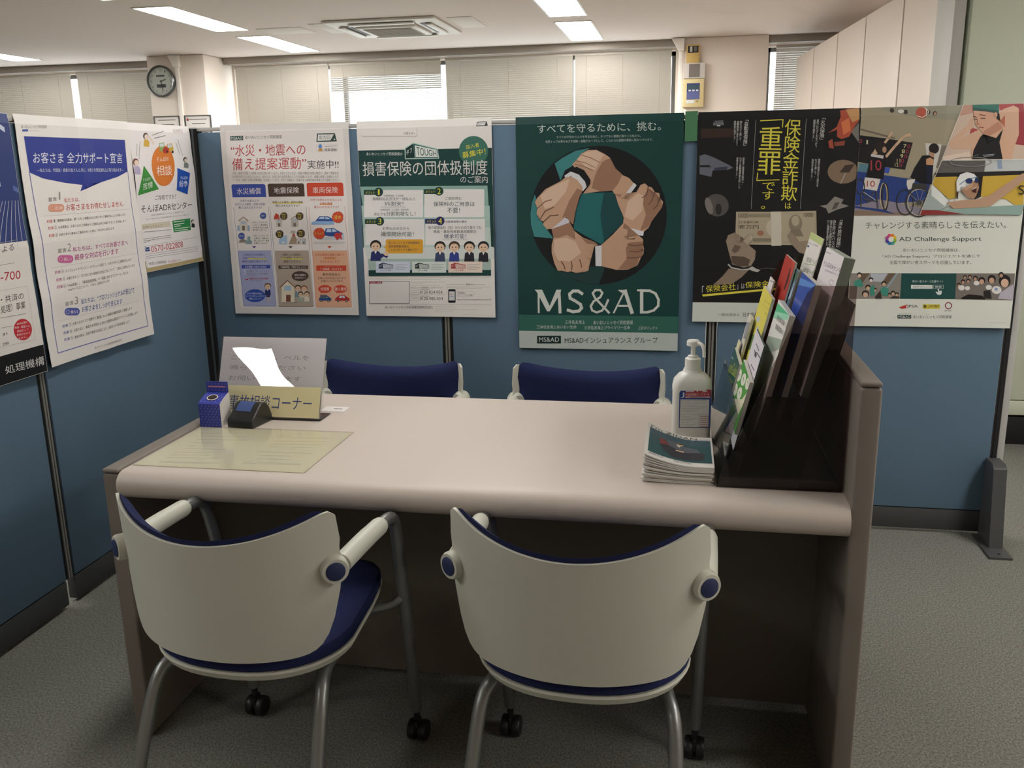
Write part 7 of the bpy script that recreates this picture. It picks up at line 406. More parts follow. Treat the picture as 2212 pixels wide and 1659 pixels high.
# clock
ck = thing('wall_clock', 'round silver rimmed wall clock on the left column', 'clock', (-3.487, 5.699, 2.246))
b = MB(); b.lathe([(.15, 0), (.158, -.012), (.158, -.035), (.148, -.045), (.14, -.042), (.139, -.024)], n=48, axis='y', caps=False); b.obj('rim', mat('clock_rim', '#6f7274', .25, .8), ck)
b = MB(); b.lathe([(.139, -.002), (.139, -.024)], n=48, axis='y'); b.obj('dial', mat('clock_dial', '#c9cdc6', .5), ck)
d = MB(); b = d
for k in range(12):
    a = math.pi/2-(k+1)*math.pi/6; g = TXT.get((str(k+1), 1)); cx, cz = .11*math.cos(a), .11*math.sin(a)
    wd = .012 if k < 9 else .02
    if g: b._add([(cx+(x-.5)*wd, -.0245, cz+(.5-y)*.02) for x, y in g[0]], g[1])
b.box(-.05, -.0250, .045, .045, -.0243, .062); b.box(-.052, -.025, -.062, .052, -.0243, -.03)
b.obj('numerals', mat('clock_ink', '#4a4d4f', .6), ck, smooth=False)
for nm, a, L, wd in (('hour_hand', 18, .06, .005), ('minute_hand', -82, .1, .0035)):
    b = MB(); b.box(-.012, -.028, -wd, L, -.0265, wd); o = b.obj(nm, mat('clock_ink', '#4a4d4f', .6), ck); o.rotation_euler = (0, -math.radians(a), 0)
b = MB(); b.lathe([(.0005, -.036), (.08, -.035), (.1385, -.031)], n=48, axis='y', caps=False); b.obj('glass_cover', clear_mat('clock_glass', (.96, .97, .97)), ck)
# framed papers, conduit
for x, lab, red in ((-3.478, 'white framed certificate under the wall clock', 0), (-3.122, 'white framed certificate with red seal right of the conduit', 1)):
    t = thing('framed_certificate', lab, 'certificate', (x, 5.699, 1.70)); b = MB()
    for q in ((-.15, -.012, -.2, -.138, 0, .2), (.138, -.012, -.2, .15, 0, .2), (-.138, -.012, .19, .138, 0, .2), (-.138, -.012, -.2, .138, 0, -.19)): b.box(*q)
    b.obj('frame', mat('cert_frame', '#6f7274', .35, .5), t, smooth=False)
    b = MB(); b.box(-.138, -.006, -.19, .138, -.001, .19, mi=0)
    for k in range(7): b.box(-.1+(k % 2)*.03, -.0066, .155-k*.045, .1-(k % 3)*.02, -.0061, .163-k*.045, mi=1)
    if red: b.box(-.128, -.0066, .145, -.105, -.0061, .17, mi=2)
    b.obj('document', [M_paper, mat('cert_ink', '#6f6b6b', .7), mat('cert_seal', '#a8443f', .7)], t, smooth=False)
t = thing('cable_duct', 'white cable duct with flared head down the clock column', 'cable duct', (-3.3, 5.7, 0))
b = MB(); b.box(-.022, -.022, .3, .022, 0, 2.4, .004); b.obj('duct', mat('duct_white', '#efe9e1', .5), t)
b = MB(); b.prism([(-.075, 2.495), (.04, 2.495), (.04, 2.38), (-.02, 2.38)], -.05, 0, 'y'); b.obj('duct_head', mat('duct_white', '#efe9e1', .5), t)
t = thing('cable_duct', 'white corner duct with flared head left of the alarm boxes', 'cable duct', (1.83, 6.03, 0))
b = MB(); b.box(-.02, -.02, .3, .02, .1, 2.42, .004); b.obj('duct', mat('duct_white', '#efe9e1', .5), t)
b = MB(); b.prism([(-.09, 2.495), (.03, 2.495), (.03, 2.38), (-.02, 2.38)], -.05, .02, 'y'); b.obj('duct_head', mat('duct_white', '#efe9e1', .5), t)
# alarm boxes on the right column
Y0 = 6.019
M_cream = mat('cream_box', '#d9c795', .5)
t = thing('alarm_box', 'small cream alarm box with dark window, topmost on the column', 'alarm box', (1.945, Y0, 2.345))
b = MB(); b.box(-.062, -.05, -.085, .062, 0, .085, .008); b.obj('case', mat('ochre_box', '#cfae68', .5), t)
b = MB(); b.box(-.05, -.053, .01, .05, -.0505, .072, mi=0); b.box(-.03, -.058, .018, -.008, -.0535, .066, mi=1); b.box(.008, -.056, .02, .035, -.0535, .064, mi=2); b.obj('lamp_window', [M_dark, mat('lamp_lens', '#c9c6bc', .3), mat('lamp_grey', '#6d6a62', .4)], t, smooth=False)
t = thing('wall_speaker', 'white wall speaker box with grey square grille on the column', 'speaker', (1.963, Y0, 2.19))
b = MB(); b.box(-.1, -.07, -.072, .1, 0, .072, .005); b.obj('case', mat('speaker_white', '#cfc8c2', .5), t)
b = MB(); b.box(-.052, -.0735, -.06, .05, -.0705, .06); b.obj('grille', mat('speaker_grille', '#7d766e', .8, bump=.3, bscale=600), t)
t = thing('fire_alarm_box', 'large cream alarm panel with blue display, lowest on the column', 'alarm panel', (1.957, Y0, 1.985))
b = MB(); b.box(-.1, -.07, -.13, .1, 0, .13, .005); b.obj('case', M_cream, t)
b = MB(); b.box(-.062, -.0725, -.06, .06, -.0705, .09, mi=0); b.box(-.062, -.0735, .035, .06, -.0726, .075, mi=1); b.box(-.062, -.0735, -.058, .06, -.0726, .012, mi=3)
for k in range(3): b.box(-.045+k*.035, -.0745, .016, -.022+k*.035, -.0736, .03, mi=2)
b.box(-.066, -.0725, -.095, .012, -.0705, -.066, mi=2); b.box(.028, -.0725, -.085, .05, -.0705, -.07, mi=4)
b.obj('display', [mat('panel_blue', '#2f3d7a', .4), mat('panel_teal', '#3a4f5c', .4), mat('panel_white', '#d9dcd8', .5), mat('panel_violet', '#5d6496', .4), mat('panel_tan', '#a08a5c', .5)], t, smooth=False)
# lockers along the right
def on_row(y): return 2.955+(5.78-y)*.062
ys = [6.19, 5.36, 4.45, 3.60, 2.72, 1.86]
LL = ['tall white locker beside the narrow blind, farthest of the locker row', 'tall white locker, second from the narrow blind', 'tall white locker, third from the narrow blind', 'tall white locker, fourth from the narrow blind', 'tall white locker next to the pale green cabinet']
for i in range(5):
    ya, yb = ys[i], ys[i+1]; ang = math.atan(.062)
    t = thing('storage_locker', LL[i], 'locker', (on_row((ya+yb)/2), (ya+yb)/2, 0), ang, 'white storage lockers along the right'); L = (ya-yb)/2-.011
    b = MB(); b.box(.02, -L, .06, .43, L, 2.3, .004); b.obj('body', M_locker, t)
    b = MB(); b.box(0, -L+.002, .08, .019, L-.002, 2.295, .004); b.obj('door', M_locker, t)
    b = MB(); b.box(.03, -L+.01, 0, .42, L-.01, .06); b.obj('plinth', M_kick, t)
    b = MB(); b.lathe([(.004, 0), (.014, .002), (.014, .012), (.006, .016)], (.2, -L+.03, 2.3), 12); b.obj('levelling_cap', mat('locker_cap', '#e0dcd4', .3), t)
for x0, x1, lab in ((3.10, 3.70, 'tall pale green cabinet beside the locker row'), (3.745, 4.4, 'tall cream cabinet right of the pale green one')):
    t = thing('tall_cabinet', lab, 'cabinet', (x0, 1.17, 0), 0, 'tall cabinets facing the counter'); W = x1-x0
    b = MB(); b.box(0, .02, .14, W, .5, 2.35, .004); b.obj('body', M_cab, t)
    b = MB(); b.box(.004, 0, .22, W-.004, .019, 2.345, .003); b.obj('door', M_cab, t)
    b = MB(); b.box(.004, 0, .145, W-.004, .019, .215, .003); b.obj('lower_panel', M_cab, t)
    b = MB(); b.box(0, .0, 0, W, .48, .135, .002); b.obj('plinth', M_black, t)
t = thing('cabinet_filler', 'narrow grey filler strip between lockers and pale green cabinet', 'filler strip', (3.055, 1.19, 0))
b = MB(); b.box(-.02, 0, 0, .03, .3, 2.3, .003); tag(b.obj('strip', mat('filler_grey', '#b9b6ae', .5), t), None, None)

# ---------------------------------------------------------------- partition screens
H = 1.508
def screen(name, label, loc, rz, length, post_l=True, post_r=True, end=False):
    """local x along the screen, face at y=0 towards -y"""
    t = thing(name, label, 'partition', loc, rz, 'blue office partition screens'); g = .021
    b = MB(); b.box(g, 0, .095, length-g, .035, H-.018, .004, 2); b.obj('fabric_panel', M_blue, t)
    b = MB(); b.box(g, .002, .012, length-g, .033, .092, .002); b.obj('kick_plate', M_kick, t)
    b = MB(); b.box(0, -.004, H-.014, length, .04, H, .003); b.obj('top_rail', M_rail, t)
    for fx, on in ((0, post_l), (length, post_r)):
        if not on: continue
        b = MB(); x = fx
        for q, mi in (((-.0185, .004, -.009, .016), 0), ((-.009, .0, -.0018, .02), 1), ((-.0018, .004, .0018, .016), 0), ((.0018, .0, .009, .02), 1), ((.009, .004, .0185, .016), 0)): b.box(x+q[0], q[1], .095, x+q[2], q[3], H-.016, mi=mi)
        b.obj('post', [M_black, mat('post_grey', '#8f8d86', .4, .3)], t, smooth=False)
    return t
BW = 1.0045
s1 = screen('partition_screen', 'blue partition screen in the corner, behind the flood insurance poster', (.006, .002, 0), 0, .994, False, True)
s2 = screen('partition_screen', 'blue partition screen behind the dark green clasped hands poster', (1.0, .002, 0), 0, 1.0, False, True)
s3 = screen('partition_screen', 'blue partition screen at the right end, with grey floor foot', (2.0, .002, 0), 0, 1.012, False, False)
b = MB(); b.box(1.0, .002, .0, 1.014, .03, H-.003, mi=0); b.box(1.014, .0, .0, 1.036, .038, H-.003, .002, mi=1); b.obj('end_trim', [M_black, M_rail], s3)
b = MB(); b.prism([(-.012, .008), (-.215, .008), (-.215, .002), (-.012, .002)], .955, 1.03, 'x'); b.prism([(-.005, .008), (-.135, .008), (-.11, .16), (-.092, .285), (-.072, .30), (-.005, .30)], .978, 1.022, 'x'); b.box(.99, -.19, .0081, 1.0, -.178, .0085, mi=1)
b.obj('floor_foot', [mat('foot_grey', '#4f4f50', .4, .2), M_black], s3)
s4 = screen('partition_screen', 'blue left partition screen behind the support declaration poster', (-.002, -.9925, 0), math.pi/2, .985, True, False)
s5 = screen('partition_screen', 'blue left partition screen at the left edge, behind the black bottomed poster', (-.002, -1.9925, 0), math.pi/2, 1.0, False, False)
b = MB(); b.box(-.036, -.0085, 0, .03, .036, H-.004, mi=0); b.box(-.004, -.0115, 0, .0085, -.0086, H-.003, mi=0); b.box(.0090, -.0120, .02, .0185, -.0087, H-.003, .001, mi=1); b.box(.0187, -.0105, 0, .0265, -.0087, H-.004, mi=0); b.box(-.036, -.0115, H-.0035, .03, .04, H+.0005, mi=2)
tag(b.obj('corner_post', [M_black, mat('post_dark', '#55595c', .45, .3), M_rail]), 'slim dark metal post joining the partitions in the corner', 'post')

# ---------------------------------------------------------------- posters
def poster(art, O, axes, disp, label, name='poster', cat='poster'):
    return tag(printed(name, ART[art], O, axes[0], axes[1], disp=disp), label, cat)
poster('flood', (.129, -.0062, 1.515), XZ, paper_fn(520, 728, (272,), (360, 180), .0028, 1, .004, .004), 'white insurance poster with blue, brown and red columns, left of back partition')
poster('tough', (.681, -.0062, 1.515), XZ, paper_fn(514, 730, (257,), (365,), .0024, 2, .006, .004), 'white and green group insurance poster with four numbered white cards')
poster('msad', (1.283, -.0062, 1.515), XZ, paper_fn(597, 848, (298,), (430,), .0022, 3, .003, .004), 'large dark green poster with a ring of clasped hands')
poster('crime', (1.928, -.0062, 1.515), XZ, paper_fn(537, 736, (268,), (372,), .0022, 4, .005, .003), 'black poster with vertical yellow title and handcuffed hands holding banknote')
poster('ad', (2.466, -.0062, 1.515), XZ, paper_fn(536, 742, (268,), (371,), .0024, 5, .007, .003), 'sports poster with wheelchair basketball and swimmer photos, rightmost')
poster('pledge', (.0062, -.968, 1.515), YZ, paper_fn(550, 738, (275,), (362, 540), .004, 6, .01, .004), 'white declaration poster with big blue speech bubble on left partition')
poster('adr', (.0062, -.418, 1.513), YZ, paper_fn(400, 515, (200,), (185,), .003, 7, .006, .004), 'white poster with orange circle and green triangle near the corner')
poster('other', (.0062, -1.50, 1.515), YZ, paper_fn(510, 744, (255,), (372,), .004, 8, .01, .004), 'blue and white poster with black bottom strip at left edge')
b = MB(); b.box(1.884, -.0082, 1.418, 1.927, -.0072, 1.519); tag(b.obj('green_tape', mat('green_tape', '#4a7f5a', .5)), 'short strip of green tape between the two dark posters', 'tape')
b = MB(); b.box(.010, -1.03, .765, .0104, -.93, .835); tag(b.obj('clear_tape', clear_mat('tape_film', (.86, .86, .85), .12)), 'clear tape over black poster corner on the left partition', 'tape')

# ---------------------------------------------------------------- counter desk
DX0, DX1, DYF, DYB, DZ = .596, 2.263, -1.586, -.845, .688
dk = thing('counter_desk', 'greige counter desk with rounded front edge and side panels', 'desk', (0, 0, 0))
prof = [(DYB, DZ), (DYB, .655), (-1.50, .655), (-1.515, .640), (-1.53, .626)] + [(-1.566+.034*math.cos(a), .656+.032*math.sin(a)) for a in [math.radians(-70-k*11) for k in range(19)]] + [(-1.545, DZ)]
b = MB(); b.prism(prof, DX0+.042, DX1-.041, 'x'); b.obj('desktop', M_desk, dk)
for x0, x1, zt, lab in ((DX0, DX0+.042, .694, 'low left side panel'), (DX1-.041, DX1, .942, 'tall right side panel')):
    b = MB(); b.box(x0, DYF, .004, x1, DYB, zt-.012, .006, 3); e = b.obj('end_panel', M_desk2, dk); e['label'] = lab
    b = MB(); b.box(x0+.0005, DYF, zt-.0105, x1-.0005, DYB, zt, .005, 3); b.obj('cap', M_desk2, e)
b = MB(); b.box(DX0+.042, -1.235, .025, DX1-.041, -1.215, .655); b.obj('modesty_panel', mat('modesty_laminate', '#6b645b', .55), dk, smooth=False)  # under-desk shade put into the panel colour, darker than the desk
b = MB(); b.box(DX0+.042, -1.535, .6255, DX1-.041, -1.52, .6285); b.obj('edge_strip', M_alu, dk, smooth=False)

# ---------------------------------------------------------------- chairs
CR = .30
def back_pt(u, v, off=0.0, inset=0.0, ztop=0.0):
    """u -1..1 across, v 0..1 up; off = towards the sitter"""
    au = abs(u)
    zb = .457+.010*au**2+.12*au**12; zt = .700+.062*au**2-.075*au**26+ztop
    z = zb+(zt-zb)*v
    xw = .225+.007*min(1, max(0, (z-.45)/.16)) + .012*max(0, (z-.65)/.1) + .014*math.exp(-((z-.632)/.020)**2)
    ph = u*(math.asin(xw/CR)-inset/CR)
    r = CR-off
    return ((r*math.sin(ph)), -.10+CR-r*math.cos(ph)-.11*(z-.6)*(1-.4*au), z)
def seat_outline(sc, n=48):
    pts = []
    for k in range(n):
        t = 2*math.pi*k/n; c, s = math.cos(t), math.sin(t)
        if s < 0: x = .207*math.copysign(abs(c)**.85, c); y = .10-.172*abs(s)**.95
        else: y = .10+.335*abs(s)**.42; x = (.207-.052*((y-.10)/.335)**1.2)*math.copysign(abs(c)**.36, c)
        pts.append((x*sc, .14+(y-.14)*sc))
    return pts
def make_chair(label):
    t = thing('visitor_chair', label, 'chair', (0, 0, 0))
    m = MB(); m.closed(lambda a, c: back_pt(a*2-1, c), lambda a, c: back_pt(a*2-1, c, .006), 40, 18); m.obj('backrest', M_shell, t)
    def pad(a, c):
        u = (a*2-1); k = (1-abs(u)**6)*(1-(abs(c*2-1))**8)
        x, y, z = back_pt(u*.99, .04+.96*c, .0065+.026*k**.6, .02, .004+.006*(1-u*u)); return (x, y, z)
    m = MB(); m.closed(lambda a, c: back_pt((a*2-1)*.99, .04+.96*c, .0063, .02, .004+.006*(1-(a*2-1)**2)), pad, 36, 16); m.obj('back_cushion', M_navy, t)
    def plate(m, rings):
        n = 48; v = []
        for sc, z in rings: v += [(x, y, z-.012*max(0, (y-.25)/.17)**2+.010*min(1, max(0, (.02-y)/.1))*0) for x, y in seat_outline(sc, n)]
        f = [tuple(range(n))[::-1]] + [(i*n+k, i*n+(k+1) % n, (i+1)*n+(k+1) % n, (i+1)*n+k) for i in range(len(rings)-1) for k in range(n)] + [tuple(range((len(rings)-1)*n, len(rings)*n))]
        m._add(v, f); return m
    plate(MB(), [(.80, .404), (.90, .405), (.965, .410), (1.0, .424), (.992, .4285)]).obj('seat_shell', M_shell, t)
    plate(MB(), [(.97, .429), (.992, .434), (.99, .446), (.965, .455), (.88, .461), (.70, .463)]).obj('seat_cushion', M_navy, t)
    for sx in (-1, 1):
        bx = sx*.231
        M4 = Matrix.Translation((sx*.2295, -.006, .632)) @ Matrix.Rotation(sx*math.radians(36), 4, 'Z')
        m = MB(); m.lathe([(.024, -.011), (.0265, -.006), (.0265, .012), (.0195, .026)], n=24, axis='y'); m.bm.transform(M4); m.obj('arm_boss', M_shell, t)
        m = MB(); m.lathe([(.0145, -.0145), (.018, -.0125), (.018, -.0112)], n=24, axis='y'); m.bm.transform(M4); m.obj('boss_cap', M_navycap, t)
        m = MB(); m.tube([(bx, .02, .632), (bx, .12, .634), (bx*1.0, .205, .633)], [.0195, .0195, .019, .0175], 16); m.obj('armrest', M_shell, t)
        m = MB(); m.tube([(bx, .18, .632), (bx, .235, .632), (bx, .268, .622), (bx*.998, .285, .59), (bx*.985, .305, .50), (bx*.965, .345, .30), (bx*.945, .385, .085)], .0135, 14); leg = m.obj('front_leg', M_tube, t)
        m = MB(); cx = bx*.945
        m.lathe([(.006, .05), (.008, .07), (.008, .09)], (cx, .385, 0), 10)
        for q in (-1, 1): m.lathe([(.0235, -.009), (.0255, -.006), (.0255, .006), (.0235, .009)], (cx+q*.0135, .392, .0256), 20, 'x')
        m.box(cx-.004, .372, .024, cx+.004, .405, .056, .003); m.obj('caster', M_dark, leg)
        m = MB(); m.tube([(sx*.150, .22, .382), (sx*.155, .10, .382), (sx*.168, .035, .378), (sx*.182, -.005, .352), (sx*.190, -.05, .26), (sx*.197, -.10, .13), (sx*.203, -.145, .014)], .0138, 14); leg = m.obj('rear_leg', M_tube, t)
        m = MB(); m.lathe([(.016, .0), (.017, .004), (.016, .022)], (sx*.2035, -.149, 0), 14); m.obj('foot_cap', M_dark, leg)
        m = MB(); m.tube([(sx*.12, .27, .386), (sx*.2, .30, .400), (bx*.975, .322, .415)], .010, 10); m.obj('seat_bracket', M_tube, t)
    return t
ch = make_chair('white backed visitor chair in front of the counter, tucked in left')
ch.location = (1.041, -1.858, 0); ch.rotation_euler = (0, 0, -math.radians(4.3)); ch['group'] = 'white and navy arm chairs around the counter'
GRP = ch['group']
dup(ch, (1.711, -1.832, 0), -math.radians(2.1), 'white backed visitor chair in front of the counter, right of its pair', GRP)
dup(ch, (.985, -.655, 0), math.pi+math.radians(1.0), 'navy padded chair behind the counter, beside the acrylic sign', GRP)
dup(ch, (1.612, -.655, 0), math.pi+math.radians(-2.5), 'navy padded chair behind the counter, nearer the sanitizer bottle', GRP)

# ---------------------------------------------------------------- things on the desk
ZT = DZ
# laminated sheet
lam = thing('laminated_sheet', 'large cream laminated sheet of grey text on the desk', 'sheet', (0, 0, 0))
printed('paper_sheet', ART['laminate'], (.645, -1.228, ZT+.0011), (1, 0, 0), (0, -1, 0), lam, step=.00012, thick=.0004)
b = MB(); b.box(.6395, -1.5400, ZT+.0022, 1.070, -1.222, ZT+.0024); b.obj('film', M_film, lam, smooth=False)
# acrylic sign stand
BT = Vector((.632, -1.128, ZT+.004)); TP = Vector((.632, -1.042, .897)); dv = (BT-TP).normalized(); LN = (BT-TP).length; nrm = dv.cross(Vector((1, 0, 0))).normalized()
st = thing('sign_stand', 'clear acrylic sign stand leaning back on the desk', 'sign stand', (0, 0, 0))
def slab(m, off, th, w0=-.004, w1=.308, up=0.0):
    q = []
    for o_ in (off, off+th): q += [TP-dv*up+Vector((w0, 0, 0))+nrm*o_, TP-dv*up+Vector((w1, 0, 0))+nrm*o_, BT+Vector((w1, 0, 0))+nrm*o_, BT+Vector((w0, 0, 0))+nrm*o_]
    m._add(q, [(0, 1, 2, 3), (7, 6, 5, 4), (0, 4, 5, 1), (1, 5, 6, 2), (2, 6, 7, 3), (3, 7, 4, 0)])
def wavy_front(a, c):
    p = TP+dv*(LN*c)+Vector((-.004+.312*a, 0, 0)); return p+nrm*(.0045+.0011*math.sin(a*3.6+.9)*math.sin(c*3.1+.4)+.00012*math.sin(a*11+c*6))
b = MB(); b.closed(lambda a, c: wavy_front(a, c)+nrm*.0018, wavy_front, 30, 22); b.obj('front_sheet', M_clear, st)
b = MB(); slab(b, -.004, .002, up=.004); b.obj('back_sheet', M_clear, st, smooth=False)
b = MB(); b.box(.628, -1.134, ZT+.0003, .94, -1.06, ZT+.0028, .0006); b.obj('base_plate', mat('smoked_base', '#2a2523', .2), st)
tag(printed('notice_sheet', ART['notice'], TP+nrm*.0005, (1, 0, 0), dv, step=.0001, thick=.0004), 'white paper notice with italic grey lines inside the acrylic stand', 'notice')
cw, chh, cbc, cops = ART['card']
v0 = .137*1000
shift = [[o_[0], o_[1], o_[2], o_[3], o_[4], [x-(v0*10 if i % 2 else 0) for i, x in enumerate(o_[5])]] for o_ in cops]
tag(printed('name_card', [304, 84, cbc, shift], TP+dv*(v0/1000)+nrm*.0088, (1, 0, 0), dv, step=.0001, thick=.0006), 'pale yellow card with navy lettering at foot of the acrylic stand', 'card')
b = MB(); b.box(.898, -1.035, ZT+.0003, .968, -.985, ZT+.0008); b.box(.93, -1.01, ZT+.0009, .955, -1.005, ZT+.0010, mi=1); tag(b.obj('paper_slip', [M_paper, M_dark], smooth=False), 'small white paper slip behind the acrylic sign stand', 'paper slip')
# donation carton
mc = thing('paper_carton', 'blue dotted paper carton box with upright tab and round hole', 'carton', (.6385, -1.2215, ZT))
b = MB(); pr = [(0, 0), (.055, 0), (.055, .083), (.05, .083), (.035, .079), (.018, .073), (.004, .066), (0, .063)]
b.prism(pr, 0, .0615, 'x'); o = b.obj('box', [mat('carton_blue', '#3b46a8', .5), M_paper], mc, smooth=False)
for p in o.data.polygons:
    if abs(p.normal.x) > .9: p.material_index = 1
b = MB(); b.box(.0, .050, .0835, .0615, .0525, .112); b.obj('tab', mat('carton_blue', '#3b46a8', .5), mc, smooth=False)
b = MB()
for r in range(8):
    for c in range(6):
        x = .006+c*.0102+(r % 2)*.004; z = .006+r*.0074
        if x < .059: b._add([(x-.0013, -.0003, z-.0012), (x+.0014, -.0003, z-.0004), (x+.0004, -.0003, z+.0018)], [(0, 1, 2)])
for r in range(3):
    for c in range(6):
        x = .006+c*.0102; b._add([(x-.0013, .0496, .088+r*.0085), (x+.0014, .0496, .0885+r*.0085), (x+.0004, .0496, .0905+r*.0085)], [(0, 1, 2)])
for r in range(4):
    for c in range(6):
        x = .006+c*.0102+(r % 2)*.004; y = .006+r*.009; z = .0664+(.079-.066)*(y-.004)/.031+.0016
        if x < .059: b._add([(x-.0013, y-.001, z), (x+.0014, y, z+.0003), (x+.0004, y+.002, z+.0009)], [(0, 1, 2)])
b.obj('dots', mat('carton_dot', '#b9c0e6', .6), mc, smooth=False)
b = MB(); b.box(.006, .0494, .0965, .055, .0497, .1005); b.obj('tab_band', mat('carton_pink', '#c98aa8', .6), mc, smooth=False)
b = MB(); s_ = (.079-.066)/.031
b._add([(.031+.0155*math.cos(k*math.pi/10), .021+.0115*math.sin(k*math.pi/10), .0668+s_*(.017+.0115*math.sin(k*math.pi/10))+.0022) for k in range(20)], [tuple(range(20))], 0)
b._add([(.031+.0128*math.cos(k*math.pi/10), .021+.0092*math.sin(k*math.pi/10), .0668+s_*(.017+.0092*math.sin(k*math.pi/10))+.0026) for k in range(20)], [tuple(range(20))], 1)
b.obj('coin_hole', [M_paper, mat('hole_brown', '#3a2c2a', .8)], mc, smooth=False)
# call bell
cb = thing('call_bell', 'black wedge shaped call bell box with blue label', 'bell', (.713, -1.2155, ZT), -math.radians(8))
pr = [(0, .0005), (0, .018), (.004, .025), (.018, .033), (.034, .048), (.046, .056), (.058, .059), (.070, .055), (.082, .042), (.092, .02), (.095, .0005)]
b = MB(); b.prism(pr, 0, .078, 'x'); o = b.obj('case', mat('bell_black', '#2b2b2a', .3), cb)
md = o.modifiers.new('bevel', 'BEVEL'); md.width = .003; md.segments = 3; md.limit_method = 'ANGLE'; md.angle_limit = math.radians(60)
b = MB(); b.grid(lambda a, c: (.012+.046*a, .024+.030*c, (.0385+.0195*math.sin(c*1.45)/math.sin(1.45))+.0012), 2, 6); b.obj('blue_label', mat('bell_label', '#44588f', .5), cb)
# sanitizer bottle
sb = thing('sanitizer_bottle', 'white pump bottle of hand sanitizer on the desk', 'bottle', (1.917, -1.172, ZT))
def rr(w, d, r, n=6):
    o = []
    for cx, cy, a0 in ((w/2-r, d/2-r, 0), (-w/2+r, d/2-r, 90), (-w/2+r, -d/2+r, 180), (w/2-r, -d/2+r, 270)):
        for k in range(n): a = math.radians(a0+90*k/(n-1)); o.append((cx+r*math.cos(a), cy+r*math.sin(a)))
    return o
def loft(m, secs):
    n = len(secs[0][0]); v = []
    for pts, z in secs: v += [(x, y, z) for x, y in pts]
    f = [tuple(range(n))[::-1]] + [(i*n+k, i*n+(k+1) % n, (i+1)*n+(k+1) % n, (i+1)*n+k) for i in range(len(secs)-1) for k in range(n)] + [tuple(range((len(secs)-1)*n, len(secs)*n))]
    m._add(v, f); return m
b = loft(MB(), [(rr(.086, .062, .012), .0005), (rr(.092, .068, .014), .006), (rr(.092, .068, .014), .125), (rr(.094, .07, .016), .135), (rr(.088, .066, .02), .152), (rr(.066, .056, .022), .166), (rr(.046, .046, .0225), .172), (rr(.042, .042, .0205), .180)]); b.obj('bottle_body', M_bottle, sb)
b = MB(); b.lathe([(.0185, .1805), (.0185, .204), (.016, .206), (.012, .2065), (.012, .211), (.008, .212), (.0055, .2125), (.0055, .233)], n=24)
b.obj('pump_collar', mat('pump_white', '#e9e8e2', .4), sb)
b = MB(); b.lathe([(.008, .2335), (.0155, .236), (.0155, .246), (.013, .249), (.004, .2498)], n=24); b.tube([(.006, -.006, .243), (.018, -.016, .242), (.024, -.022, .232), (.0255, -.024, .212)], [.0042, .0042, .0038, .0036], 10); b.obj('pump_head', mat('pump_white', '#e9e8e2', .4), sb)
lb = printed('label', ART['bottle'], (0, 0, 0), (1, 0, 0), (0, 0, -1), None, base=False, clip=False, step=.0001)
lb.parent = sb; lb.location = (1.868-1.917, -.0346, .93-ZT)
# brochure rack
rk = thing('brochure_rack', 'large smoked acrylic brochure rack against the right side panel', 'brochure rack', (0, 0, 0))
side = [(1.967, ZT+.001), (2.218, ZT+.001), (2.218, 1.112), (2.146, 1.112), (2.136, 1.109), (2.127, 1.098)]
for y, m_ in ((-1.502, M_smoke), (-.95, M_smoke)):
    b = MB(); b.prism(side, y, y+.004, 'y'); b.obj('side_plate', m_, rk, smooth=False)
b = MB(); b.box(1.969, -1.497, ZT+.001, 2.218, -.951, ZT+.005); b.obj('base', mat('rack_base', '#151414', .25), rk, smooth=False)
TA = math.tan(math.radians(13))
def tier(x, z0, z1, m_, nm, th=.003):
    b = MB(); b.prism([(x, z0), (x+th, z0), (x+th+(z1-z0)*TA, z1), (x+(z1-z0)*TA, z1)], -1.497, -.951, 'y'); b.obj(nm, m_, rk, smooth=False)
tier(2.128, ZT+.006, 1.075, M_smoke2, 'back_plate'); tier(2.083, ZT+.006, .84, M_smoke2, 'middle_divider'); tier(1.998, ZT+.006, .80, M_smoke2, 'front_divider')
tier(1.969, ZT+.006, .845, M_pocket, 'front_pocket', .002)
def cheek(x0, x1, z1, y):
    b = MB(); b.prism([(x0, ZT+.006), (x1, ZT+.006), (x1+(z1-ZT)*TA, z1), (x0+(z1-ZT)*TA+.012, z1)], y, y+.003, 'y'); b.obj('added_dark_side', M_smoke2, rk, smooth=False)  # smoked sheet added to darken the inside of the rack
for x0, x1, z1 in ((2.004, 2.080, .885), (2.089, 2.124, .985), (2.0, 2.124, .80)): cheek(x0, x1, z1, -1.4965)
def leaflet(art, name, label, xt, zt, yf, th, pages=None, group=None):
    a = math.radians(13); V = Vector((-math.sin(a), 0, -math.cos(a))); N = V.cross(Vector((0, -1, 0)))
    w, h = ART[art][0], ART[art][1]
    t = thing(name, label, 'brochure', (0, 0, 0), 0, group)
    O = Vector((xt, yf, zt)); bm_ = MB(); E = N*(-th); A2 = Vector((0, -w/1000, 0)); D = V*(h/1000)
    q = [O, O+A2, O+A2+D, O+D]; q2 = [p+E for p in q]
    bm_._add(q+q2, [(0, 1, 2, 3), (7, 6, 5, 4), (0, 4, 5, 1), (1, 5, 6, 2), (2, 6, 7, 3), (3, 7, 4, 0)]); bm_.obj('pages', pages or M_page, t, smooth=False)
    printed('cover', ART[art], O+N*.0006, (0, -1, 0), V, t, step=.0001, thick=.0004, disp=None)
    return t
G_ = 'brochures in the smoked rack'
leaflet('lime', 'brochure', 'lime green booklet at the back, farthest in the rack', 2.199, 1.175, -.965, .0015, group=G_)
leaflet('env', 'brochure', 'white booklet with green environment title at rack top', 2.1915, 1.162, -1.0, .001, group=G_)
leaflet('adrleaf', 'brochure', 'thick white brochure stack with navy title at rack top', 2.203, 1.16, -1.205, .022, mat('grey_pages', '#7d8478', .8), group=G_)
